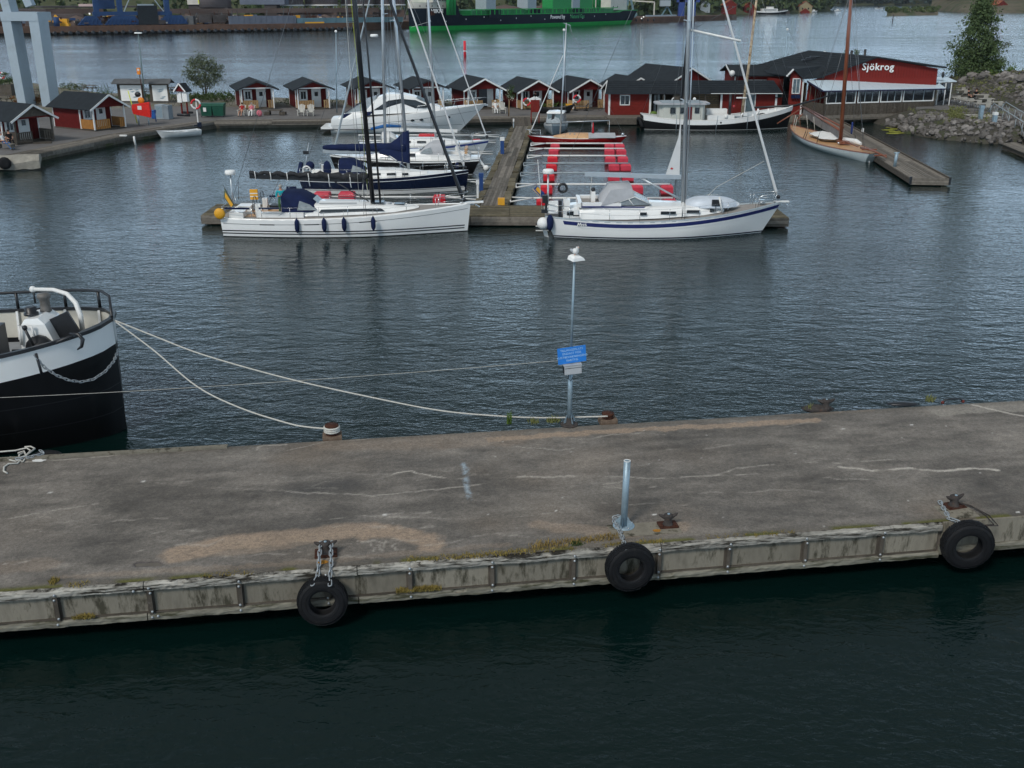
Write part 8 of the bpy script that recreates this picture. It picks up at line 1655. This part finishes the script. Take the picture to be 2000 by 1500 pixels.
long_box('store_shed','long grey brown shed with low roof behind the tower legs','shed',X(-60),X(118),24,20,QZ,8.1,K['shed'],ribs=20);long_box('store_shed','brown brick shed with small white windows right of the tower','shed',X(88),X(190),20,14,QZ,6.4,K['shed'])
for i in range(4):pass
long_box('conveyor','flat topped brown gallery left of the blue crane','conveyor',X(118),X(240),28,4,6.4,8.2,K['ore']);long_box('shed_roof','black flat roof behind the blue crane','roof',X(118),X(330),34,20,8.4,9.0,K['conveyor'])
for a,b,c_,nm in((92,34,'white'),(108,34,'white'))if False else():pass
for i,px_ in enumerate((93,98,106,111)):p=at(px_,37,qpt(X(px_),20).y-1.5);solo('shed_window',MB().box((0,0,0),(1.0,.2,1.3)),K['winblue'],'small white framed window of the far brick shed, '+('first','second','third','fourth')[i]+' from the tower','window',p)
# ore heaps
mb=MB();rr=random.Random(12)
for i in range(40):
    x=-190+i*3.6;c=qpt(min(x,-62),14+rr.uniform(0,40));r=rr.uniform(3,7);mb.lathe([(r,0),(r*.5,r*.32),(.1,r*.5)],9,c=(c.x,c.y,QZ),smooth=False)
obj('ore_heaps',mb,K['ore'],label='low heaps of dark ore on the far yard',kind='stuff')
# clutter on the yard
cm=[K['rust'],K['conveyor'],K['shed'],K['steelblue'],K['cblue'],K['yellow'],K['cream'],K['roofg']]
mb=MB()
for i in range(420):
    x=rr.uniform(-185,-63);c=qpt(x,rr.uniform(5,30));mb.box((c.x,c.y,QZ+rr.uniform(.3,2.4)),(rr.uniform(.3,3.5),rr.uniform(.5,2),rr.uniform(.3,1.8)),ang,rr.choice((0,0,1,1,2,3,1,2,0,1,4,7)if i%11 else(5,6)))
for i in range(60):
    x=rr.uniform(-130,-62);c=qpt(x,rr.uniform(10,24));mb.beam((c.x,c.y,QZ),(c.x+rr.uniform(-1.5,1.5),c.y,QZ+rr.uniform(2,5)),.25,.25,m=rr.choice((0,1,7)))
obj('yard_machinery',mb,cm,label='rusty conveyors, vehicles and plant crowded on the ore yard',kind='stuff')
# silos on legs
for i,px_ in enumerate((560,620,685,745)):
    c=at(px_,10,470);t=thing('ore_silo',('leftmost big round grey brown silo, partly behind cables','second big round silo from the left','third big round silo, behind the black mast','rightmost big round silo beside the silver masts')[i],'silo',(c.x,470+i*10,QZ),0,'row of round silos');r=6.9;zb=9.15-QZ
    obj('drum',MB().tube([(0,0,zb),(0,0,zb+16)],r,24),K['silo'],t);obj('skirt',MB().tube([(0,0,zb-.5),(0,0,zb)],r+.3,24),K['trim'],t)
    for k in range(16):a=PI+PI*k/15;obj('seam',MB().box(((r+.03)*math.cos(a),(r+.03)*math.sin(a),zb+8),(.12,.12,15.9),a),K['shed'],t)
    for k in range(9):x=-r+2*r*k/8;y=-math.sqrt(max(0,(r-.3)**2-x*x))*.8;obj('leg',MB().beam((x,y,zb-2.2),(x*.97+(.9 if k%2 else-.5),y,zb-.4),.3,.3),K['greycab'],t)
    obj('base',MB().b2((-r,-r*.5,0),(r,r*.5,zb-2.3)),K['ore'],t)
for i,(px_,m_,lab)in enumerate(((383,K['cream'],'cream sheet tower with a bright yellow slide'),(420,K['silo'],'dark grey brown round tank beside the cream tower'),(530,K['steelblue'],'blue grey tank building left of the silos'))):
    c=at(px_,12,455);t=thing('tank_building',lab,'building',(c.x,455,QZ));
    if i==1:obj('drum',MB().tube([(0,0,5.5),(0,0,18)],6.5,20),m_,t);obj('base',MB().b2((-6,-4,0),(6,4,5.5)),K['conveyor'],t)
    else:obj('wall',MB().b2((-2.6 if i==0 else-12,-3,6.6),(2.8 if i==0 else 6,6,18)),m_,t);obj('base',MB().b2((-2.4,-2.5,0),(2.6,5,6.6)),K['conveyor'],t)
    if i==0:obj('slide',MB().beam((2.2,-3.2,12),(2.6,-3.4,6.9),1.2,.3),mat('fluo_yellow',(.75,.8,.05),.6),t)
# blue crane
c=qpt(X(258),6);t=thing('blue_crane','big blue quay crane on low wheeled bogies','crane',(c.x,c.y,QZ),ang)
def cx_(a):return(at(a,45,c.y).x-c.x)/math.cos(ang)*.92
for a,b in((162,205),(208,272),(302,358)):
    x0,x1=cx_(a),cx_(b);obj('bogie',MB().add([(x0,y,z_)for y in(-.8,.8)for z_ in(0,)],[]).loft([[(x0,-.8,.3),(x0+1.5,-.8,1.6),(x0+3,-.8,3.2),(x1-2,-.8,3.2),(x1-.8,-.8,1.7),(x1,-.8,.3)],[(x0,.8,.3),(x0+1.5,.8,1.6),(x0+3,.8,3.2),(x1-2,.8,3.2),(x1-.8,.8,1.7),(x1,.8,.3)]],0,False,True,True,True),K['cblue'],t)
    k=int((x1-x0)/1.3)
    for i in range(k):obj('wheel',MB().lathe([(.1,-.95),(.55,-.95),(.55,-.85),(.1,-.8)],10,c=(x0+.9+i*1.3,0,.55),M=Matrix.Rotation(PI/2,4,'X')),K['cblue'],t);obj('truss',MB().beam((x0+.9+i*1.3,-.9,.8),(x0+1.5+i*1.3,-.9,2.4),.3,.2),K['cblue'],t)
for a in(193,325):x0=cx_(a);
for a in(197,238,322):x0=cx_(a);obj('column',MB().b2((x0-.85,-.8,3.0),(x0+.85,.8,22)),K['cblue'],t)
obj('beam',MB().b2((cx_(190),-.7,3.3),(cx_(330),.7,4.6)),K['cblue'],t);obj('cross_brace',MB().beam((cx_(244),-.8,4.6),(cx_(262),-.8,11),.4,.3).beam((cx_(315),-.8,4.6),(cx_(295),-.8,10),.4,.3),K['greycab'],t)
obj('upper_beam',MB().b2((cx_(192),2.5,9),(cx_(250),3.5,11)).b2((cx_(200),6,5.5),(cx_(236),7,8.5)),K['cblue'],t);obj('hopper',MB().b2((cx_(268),-1.4,.2),(cx_(303),.5,6.6)),K['roof'],t);obj('hopper_cap',MB().b2((cx_(270),-1.0,6.6),(cx_(298),.5,7.1)),K['greycab'],t)
for a,b in((175,27),(218,28)):p=at(a,b,c.y-2);solo('flood_lamp',MB().ball((0,0,0),.35,8),mat('flood_glow',(.9,.9,.85),.5,emit=.35)if 'flood_glow' not in bpy.data.materials else bpy.data.materials['flood_glow'],'small bright flood lamp on the blue crane, '+('left one' if a<200 else 'right one'),'flood lamp',p)
p=at(175,10,400);solo('pink_roof',MB().box((0,0,0),(6,5,.8)),mat('pale_pink_sheet',(.5,.38,.36),.7),'pale pink flat roof left of the blue crane','roof',p)
solo('excavator',MB().b2((-1.6,-1,0),(1.6,1,.9)).b2((-.6,-.9,.9),(1.2,.9,2.4)).beam((-1,0,1.6),(-3,0,3.6),.4,.4).beam((-3,0,3.6),(-4,0,1.2),.35,.35),K['yellow'],'yellow wheel loader on the far quay left of the crane','excavator',qpt(X(137),6));solo('blue_tank',MB().tube([(0,0,0),(0,0,3)],1.0,10),K['cblue'],'small blue tank beside the yellow loader','tank',qpt(X(119),4));solo('far_booth',MB().box((0,0,1.5),(5,3,3)),K['roofg'],'small grey booth right of the blue crane','booth',qpt(X(382),7));solo('rail_wagon',MB().b2((-5,-1,.6),(-.3,1,3.2)).b2((.3,-1,.6),(5,1,3.2)),K['conveyor'],'two black rail wagons behind the far quay edge','wagon',qpt(X(428),6),rz=ang)
# ---------------------------------------------------------------- ship
SA,SB=Vector((-39.2,419.5,0)),Vector((45.5,536,0));d=SB-SA;SL=d.length+14;sh_a=math.atan2(d.y,d.x);nL=Vector((-d.y,d.x,0)).normalized()
t=thing('cargo_ship','big dark blue and bright green cargo ship moored at the ore quay','ship',(-39.3,427,0),sh_a)
h=Hull(SL,25,6.3,5.7,10.2,3,0,9,.8,.25,3.4,4.5,.35,.6)
h.zs=lambda u:10.2 if u>.88 else(5.65 if u>.12 else 6.3)
def mir(mb):mb.v=[(SL-x,-y,z)for x,y,z in mb.v];return mb
def side(x):u=1-x/SL;return h.hb(u)
obj('hull',mir(h.shell(n=60)),K['shipnavy'],t);obj('green_band',mir(h.band(-.5,1.55,.05,n=60)),K['green'],t);obj('deck',mir(h.deck(n=60)),K['dgreen'],t);obj('forecastle_side',mir(h.band(8.1,10.2,.06,n=24,ua=.882)),K['cream'],t)
gb=mat('green_soot',(.02,.10,.04),.6,var=.5)
obj('hatch_coaming',MB().b2((26,-9.5,5.4),(SL*.86,9.5,7.2)),K['dgreen'],t);obj('bulwark_line',mir(h.band(-.3,-.05,.08,rel=True,n=50,ub=.86)),K['green'],t)
for i in range(34):x=24+i*3.0;obj('deck_frame',MB().box((x,-11.6,6.5),(.35,.3,1.9)),K['green']if i%3 else K['dgreen'],t)
obj('walkway_rail',MB().beam((24,-11.7,7.5),(SL*.86,-11.7,7.5),.25,.3),K['green'],t)
obj('superstructure',MB().b2((7,-6,10.2),(17,6,20)),K['cream'],t)
for i in range(7):x=3+i*2.4;obj('porthole',MB().ball((x,-side(x)-.08,8.9),.32,8,0,(1,.3,1)),K['blackpaint'],t)
for i in range(6):obj('window',MB().box((8+i*1.6,-6.05,11.3),(.9,.1,.9)),K['glass'],t)
for x in(13,14.6,16.5):obj('green_mast',MB().tube([(x,-8.6,5.6),(x+.3,-8.6,18)],.8,8),mat('mast_green',(.02,.26,.07),.6)if 'mast_green' not in bpy.data.materials else bpy.data.materials['mast_green'],t)
gm=bpy.data.materials['mast_green']
for x in(40,69):obj('crane_pedestal',MB().b2((x-3.2,-9,5.6),(x+3.2,-3.5,18)),K['greycab'],t);obj('pedestal_foot',MB().b2((x-3.5,-11.3,4.2),(x+3.5,-10.8,7.6)),K['shipnavy'],t)
obj('green_house',MB().b2((84,-9.5,7.3),(117,-4,18)),gm,t);obj('crane_pedestal',MB().b2((99,-10.2,7.2),(105,-9.3,18)),K['greycab'],t);obj('pedestal_foot',MB().b2((98,-11.6,5.5),(106,-11.2,7.6)),K['shipnavy'],t)
for x in(118,121,123):obj('green_pipe',MB().tube([(x,-9.6,7),(x,-9.6,18)],.6,7),gm,t)
obj('fore_house',MB().b2((SL-24,-9,6.4),(SL-9,9,16)),K['cream'],t)
for i in range(3):obj('house_mark',MB().b2((SL-22+i*4,-9.1,7+i*.6),(SL-21.4+i*4,-9,8.2)),K['blackpaint'],t)
obj('cargo_heap',MB().lathe([(9,0),(4,1.4),(.1,1.9)],12,c=(62,0,7.1)).lathe([(9,0),(4,1.2),(.1,1.6)],12,c=(90,0,7.1)),K['ore'],t)
obj('anchor_pocket',MB().box((8,-side(8)-.05,6.3),(2.0,.5,1.6)),K['rust'],t)
x0,x1=5.5,14.0;sl_=math.atan2(side(x0)-side(x1),x1-x0);text('ship_lettering','VIIKKI',2.1,K['whitetext'],t,((x0+x1)/2,-(side(9.7)+.3),7.0),(PI/2,0,sl_),ext=.03,bold=.03)
text('ship_lettering','Powered by',2.35,K['whitetext'],t,(83.5,-12.62,4.0),(PI/2,0,0),ext=.03,bold=.02,align='CENTER');text('ship_lettering','Natural Gas',2.35,K['greentext'],t,(99.5,-12.62,4.0),(PI/2,0,0),ext=.03,bold=.02)
for i in range(12):obj('draught_mark',MB().box((14+i*10,-side(14+i*10)-.04,3.2+(i%3)*.7),(.35,.05,.5)),K['trim'],t)
obj('mooring_line',MB().tube([(6,-side(6),6),(2,-9,3.5),(-6,-6,1.5)],.06,4),K['trim'],t)
# ---------------------------------------------------------------- quay beyond the ship
obj('dolphin_quay',MB().prism([(40,541),(75,566),(121,633),(117,638),(60,590),(34,556)],-2,2.6),K['quayrust'],label='low brown quay spit beyond the ship bow',kind='structure')
for i in range(9):p=Vector((46+i*3.2,544+i*2.3,1.4));solo('quay_fender',MB().ball((0,0,0),.8,8,0,(.7,.7,1)),K['blackpaint'],'black fender below the spit beyond the ship bow','fender',p,group='fenders under the spit')
for px_,py_ in((1209,38),(1231,37),(1253,36),(1257,33)):p=at(px_,py_,556);solo('quay_lamp',MB().ball((0,0,0),.35,8),bpy.data.materials['flood_glow'],'small glowing lamp on the spit beyond the ship bow','lamp',p,group='lamps on the spit')
c=at(1215,32,562);t=thing('slate_crane','slate green portal crane legs just beyond the ship bow','crane',(c.x,562,2.6));s_=.27
for x in(-6,2.5,6.5):obj('leg',MB().beam((x,0,0),(x*.6,0,9),1.0,1.0),K['cyancrane'],t)
obj('sill_beam',MB().b2((-7,-.8,.6),(7.5,.8,2.2)).b2((-6,-1,5.6),(3,1,9)),K['cyancrane'],t);obj('boom',MB().beam((3,0,8),(16,0,7.2),.6,.6).beam((16,0,7.2),(16,0,1),.6,.6),K['cream'],t)
c=at(1335,32,600);t=thing('blue_loader','tall blue loader tower with grey cabin at the end of the spit','crane',(c.x,600,2.6));obj('tower',MB().b2((-3,-2,0),(0,2,16)).b2((2,-2,0),(6,2,16)).b2((-4,-2,7),(8,2,9.5)),mat('deep_crane_blue',(.03,.06,.22),.6),t);obj('cabin',MB().b2((-13,-2,5),(-7.5,2,8)),K['greycab'],t);obj('strut',MB().beam((-12,0,0),(-9,0,5),.7,.7).beam((-6,0,0),(-9,0,5),.7,.7),K['cyancrane'],t);obj('upper_box',MB().b2((-9,-1,9),(-5,1,12)),K['cream'],t)
long=MB().beam(at(1262,31,570),at(1320,30,590),1.0,.7).beam(at(1262,36,570),at(1320,35,590),1.0,.5);solo('pipe_bridge',long,K['greycab'],'pale pipe bridge between the slate crane and the blue loader','pipe bridge')
t=thing('dolphin','low dark mooring dolphin at the tip of the spit','dolphin',at(1396,38,640));obj('frame',MB().b2((-11,-2,-1.5),(12,2,1.2)).b2((-12,-3,-2),(-9,3,2)).b2((9,-3,-2),(12,3,2.2)),K['conveyor'],t)
for px_,lab in((1430,'white banded light beacon on the wooded shore'),):p=W(px_,28,0);t=thing('beacon',lab,'beacon',(p.x,p.y-4,0));obj('tower',MB().tube([(0,0,0),(0,0,5)],1.1,10),K['blackpaint'],t);obj('band',MB().tube([(0,0,1.0),(0,0,2.2)],1.15,10).tube([(0,0,3.2),(0,0,4.6)],1.15,10),K['trim'],t)
# ---------------------------------------------------------------- hills
def hill(name,poly_shore,depth,hgt,m,label,seed,n=70,rows=9,bulge=.12):
    """terrain strip rising from a shoreline polyline (points from left to right) away from the camera"""
    pts=[];tot=sum((Vector(b)-Vector(a)).length for a,b in zip(poly_shore[:-1],poly_shore[1:]))
    for i in range(n+1):
        s=tot*i/n;
        for a,b in zip(poly_shore[:-1],poly_shore[1:]):
            l=(Vector(b)-Vector(a)).length
            if s<=l+1e-6:pts.append(Vector(a).lerp(Vector(b),s/l));break
            s-=l
    mb=MB();vs=[]
    for j in range(rows+1):
        f=j/rows
        for p in pts:d=Vector((p.x,p.y)).normalized();q=p+Vector((d.x,d.y))*depth*f;z=hgt*(math.sin(PI/2*min(1,f*1.6))**.8)*(1+.5*mnoise.noise(Vector((q.x*.006,q.y*.006,seed))))+.4 if j else-.5;vs.append((q.x,q.y,z))
    k=len(pts);mb.add(vs,[(j*k+i,j*k+i+1,(j+1)*k+i+1,(j+1)*k+i)for j in range(rows)for i in range(k-1)],0,True);o=obj(name,mb,m,label=label,kind='structure');return vs,k
hm_=mat('hill_ground',(.075,.085,.045),.95,var=.4,scale=.03,dirt=(.12,.10,.075),dirt_at=.58,dscale=.02)
def forest(name,label,vs,k,count,size,m,r,jmin=0,jmax=None,tall=1.0):
    mb=MB();rows=len(vs)//k;jmax=jmax or rows-1
    for _ in range(count):
        j=r.uniform(jmin,jmax);i=r.randrange(k-1);f=r.random();j0=int(min(j,rows-2));fj=j-j0
        a=Vector(vs[j0*k+i]).lerp(Vector(vs[j0*k+i+1]),f);b=Vector(vs[(j0+1)*k+i]).lerp(Vector(vs[(j0+1)*k+i+1]),f);p=a.lerp(b,fj);p.z=max(p.z,.3);s=size*r.uniform(.55,1.35);con=r.random()<.35
        for q in range(22):
            th=r.uniform(0,2*PI);hz_=r.random()**.8;rad=s*(.42*(1-hz_)+.04 if con else .38*math.sqrt(max(0,1-(2*hz_-1)**2))+.08);c_=p+Vector((rad*math.cos(th),rad*math.sin(th),s*tall*(.08+.95*hz_)));e=s*.17*r.uniform(.6,1.3);n=Vector((r.uniform(-1,1),r.uniform(-1,1),r.uniform(-.2,1))).normalized();u=n.orthogonal().normalized()*e;v=n.cross(u)
            mb.add([c_-u,c_-v,c_+u,c_+v],[(0,1,2,3)],1 if(_+q%2)%4==0 else 0)
    obj(name,mb,m,label=label,kind='stuff')
rr=random.Random(77)
f1=mat('far_leaf',(.050,.075,.034),.8,var=.4,scale=.08);f2=mat('far_leaf_light',(.085,.110,.045),.8,var=.4,scale=.08);fdk=mat('distant_conifer',(.030,.047,.036),.8,var=.3,scale=.05);fdk2=mat('distant_conifer_blue',(.036,.055,.044),.8,var=.3,scale=.05)
vs,k=hill('hill',[(-1000,420),(-300,520),(-120,560),(20,680),(90,760),(128,820)],420,26,hm_,'green wooded hillside behind the ore yard',3);forest('woodland','mixed trees covering the slope behind the ore yard',vs,k,2600,8,[f1,f2],rr,.1,6)
vs,k=hill('hill',[W(1236,42,0).to_2d()[:],W(1300,33,0).to_2d()[:],W(1400,29.5,0).to_2d()[:],W(1480,27.5,0).to_2d()[:],W(1560,24.5,0).to_2d()[:],W(1622,21,0).to_2d()[:],(350,1300)],500,34,hm_,'wooded shore with scattered cottages beyond the spit',9);forest('woodland','mixed trees along the cottage shore',vs,k,3300,9,[f1,f2],rr,.05,6)
vs,k=hill('hill',[(380,1900),(640,1880),(800,1700),(1100,1500)],700,60,hm_,'distant dark wooded ridge closing the fjord',15);forest('woodland','distant dark conifers on the fjord ridge',vs,k,2600,20,[fdk,fdk2],rr,0,5)
vs,k=hill('hill',[W(1818,20,0).to_2d()[:],W(1880,24.5,0).to_2d()[:],W(1950,25,0).to_2d()[:],(700,900)],260,13,mat('heath_rock',(.12,.105,.075),.95,var=.3,scale=.05,dirt=(.06,.075,.035),dirt_at=.48,dscale=.04),'bare heather coloured rock island behind the birch',21,rows=12);forest('woodland','dark trees along the ridge of the rock island',vs,k,2200,9,[fdk,f1],rr,3.5,11)
vs,k=hill('islet',[W(1732,31,0).to_2d()[:],W(1790,30,0).to_2d()[:],W(1832,29,0).to_2d()[:]],60,3.4,bpy.data.materials['heath_rock'],'small flat rocky islet out in the fjord',23,30);forest('shrubs','low green scrub on the small islet',vs,k,160,3,[f2,f1],rr,1,7,tall=.5)
vs,k=hill('islet',[W(1792,20.5,0).to_2d()[:],W(1818,20,0).to_2d()[:]],50,2,bpy.data.materials['heath_rock'],'dark low skerry in front of the rock island',25,16)
def cottage(label,px_,py_,w_,wallm,roofm_,Yd):
    p=at(px_,py_,Yd);t=thing('cottage',label,'house',(p.x,p.y,p.z-w_*.55),R.uniform(-.3,.3),'cottages on the wooded shore');obj('wall',gable_body(MB(),-w_/2,w_/2,0,w_*.8,-3,w_*.42,w_*.75),wallm,t);mb=MB()
    for s in(-1,1):slab(mb,[(0,-.4,w_*.78),(s*w_*.58,-.4,w_*.37),(s*w_*.58,w_*.85,w_*.37),(0,w_*.85,w_*.78)],.3)
    obj('roof',mb,roofm_,t)
    for x in(-.22,.22):obj('window',MB().box((x*w_,-.05,w_*.22),(w_*.09,.12,w_*.13)),K['glass'],t)
tile=mat('orange_tile',(.26,.09,.05),.8,var=.2);ywall=mat('pale_yellow_wall',(.30,.25,.15),.8)
for a in(('yellow cottage with red roof high on the wooded shore',1574,8,11,ywall,tile,950),('red cottage near the waterline below the yellow one',1573,20,7,K['barn2'],tile,900),('dark red cottage pair left of the yellow cottage',1540,6,9,K['barn2'],K['roofg'],960),('white windowed red house at the upper edge by the furled sail',1427,5,9,K['barn2'],tile,800),('small red boathouse beside the moored ferry',1532,21,6,K['barn2'],K['roofg'],905),('pale grey cottage among the trees left of the furled sail',1378,5,7,K['trim'],K['roofg'],800),('red cottage behind the flaking mast',1464,9,8,K['barn2'],tile,850)):cottage(*a)
cottage('red cottage with orange roof on the far right shore',1958,10,17,K['barn2'],tile,960)
p=W(1485,27.5,0);t=thing('ferry','old white and black passenger boat moored at the wooded shore','ferry',(p.x-6,p.y-8,0),.1);h=Hull(26,6,2.4,2.0,3.2,.5,2,1,.6,.45,2.2,2.6,.5);obj('hull',h.shell(),K['blackpaint'],t);obj('rail',h.band(-.9,0,.05,rel=True),K['hullwhite'],t);obj('cabin',MB().b2((5,-2.3,2),(17,2.3,4.0)).b2((9,-1.6,4),(14,1.6,5.4)),K['trim'],t);obj('window',MB().b2((6,-2.36,2.8),(16,-2.31,3.4)),K['glass'],t)
solo('boathouse_jetty',MB().box((0,0,.8),(24,3,1.6)),K['conveyor'],'dark low jetty right of the old passenger boat','jetty',W(1512,26.5,0))
for px_,py_,lab in((1557,24,'small blue boat by the cottage shore'),(1567,24,'small white boat by the cottage shore, nearest the blue one'),(1583,23.5,'small white boat under the lower cottage'),(1630,22,'white motorboat at the point of the wooded shore'),(1709,17,'tiny dark boat with white wake far out in the fjord'),(1796,17,'small white lighthouse boat by the dark skerry')):
    p=W(px_,py_,0);t=thing('small_boat',lab,'small boat',p);L_=6 if px_<1640 else 9;h=Hull(L_,2.2,1,.9,1.3,.2,.6,0,.8);obj('hull',h.shell(n=8,k=4),K['bluebin']if 'blue boat' in lab else K['hullwhite'],t);obj('cabin',MB().b2((L_*.3,-.8,.9),(L_*.6,.8,2.0)),K['blackpaint']if 'dark' in lab[:12]else K['trim'],t)
p=W(1743,45,0);t=thing('spar_buoy','thin dark spar buoy in the fjord below the islet','buoy',p);obj('spar',MB().tube([(0,0,-1),(0,0,4)],.25,7),K['blackpaint'],t)
# air: a closed box of thin haze around everything
HZ=bpy.data.materials.new('haze_air');HZ.use_nodes=True;nt=HZ.node_tree;nt.nodes.clear();pv=N(nt,'ShaderNodeVolumePrincipled');ou=N(nt,'ShaderNodeOutputMaterial');pv.inputs['Density'].default_value=.00004;pv.inputs['Color'].default_value=(.72,.80,.90,1);nt.links.new(pv.outputs[0],ou.inputs['Volume'])
if True:
    obj('haze',MB().b2((-4050,-70,-4),(4050,7050,140)),HZ,label='thin bluish summer haze over the fjord',kind='stuff')
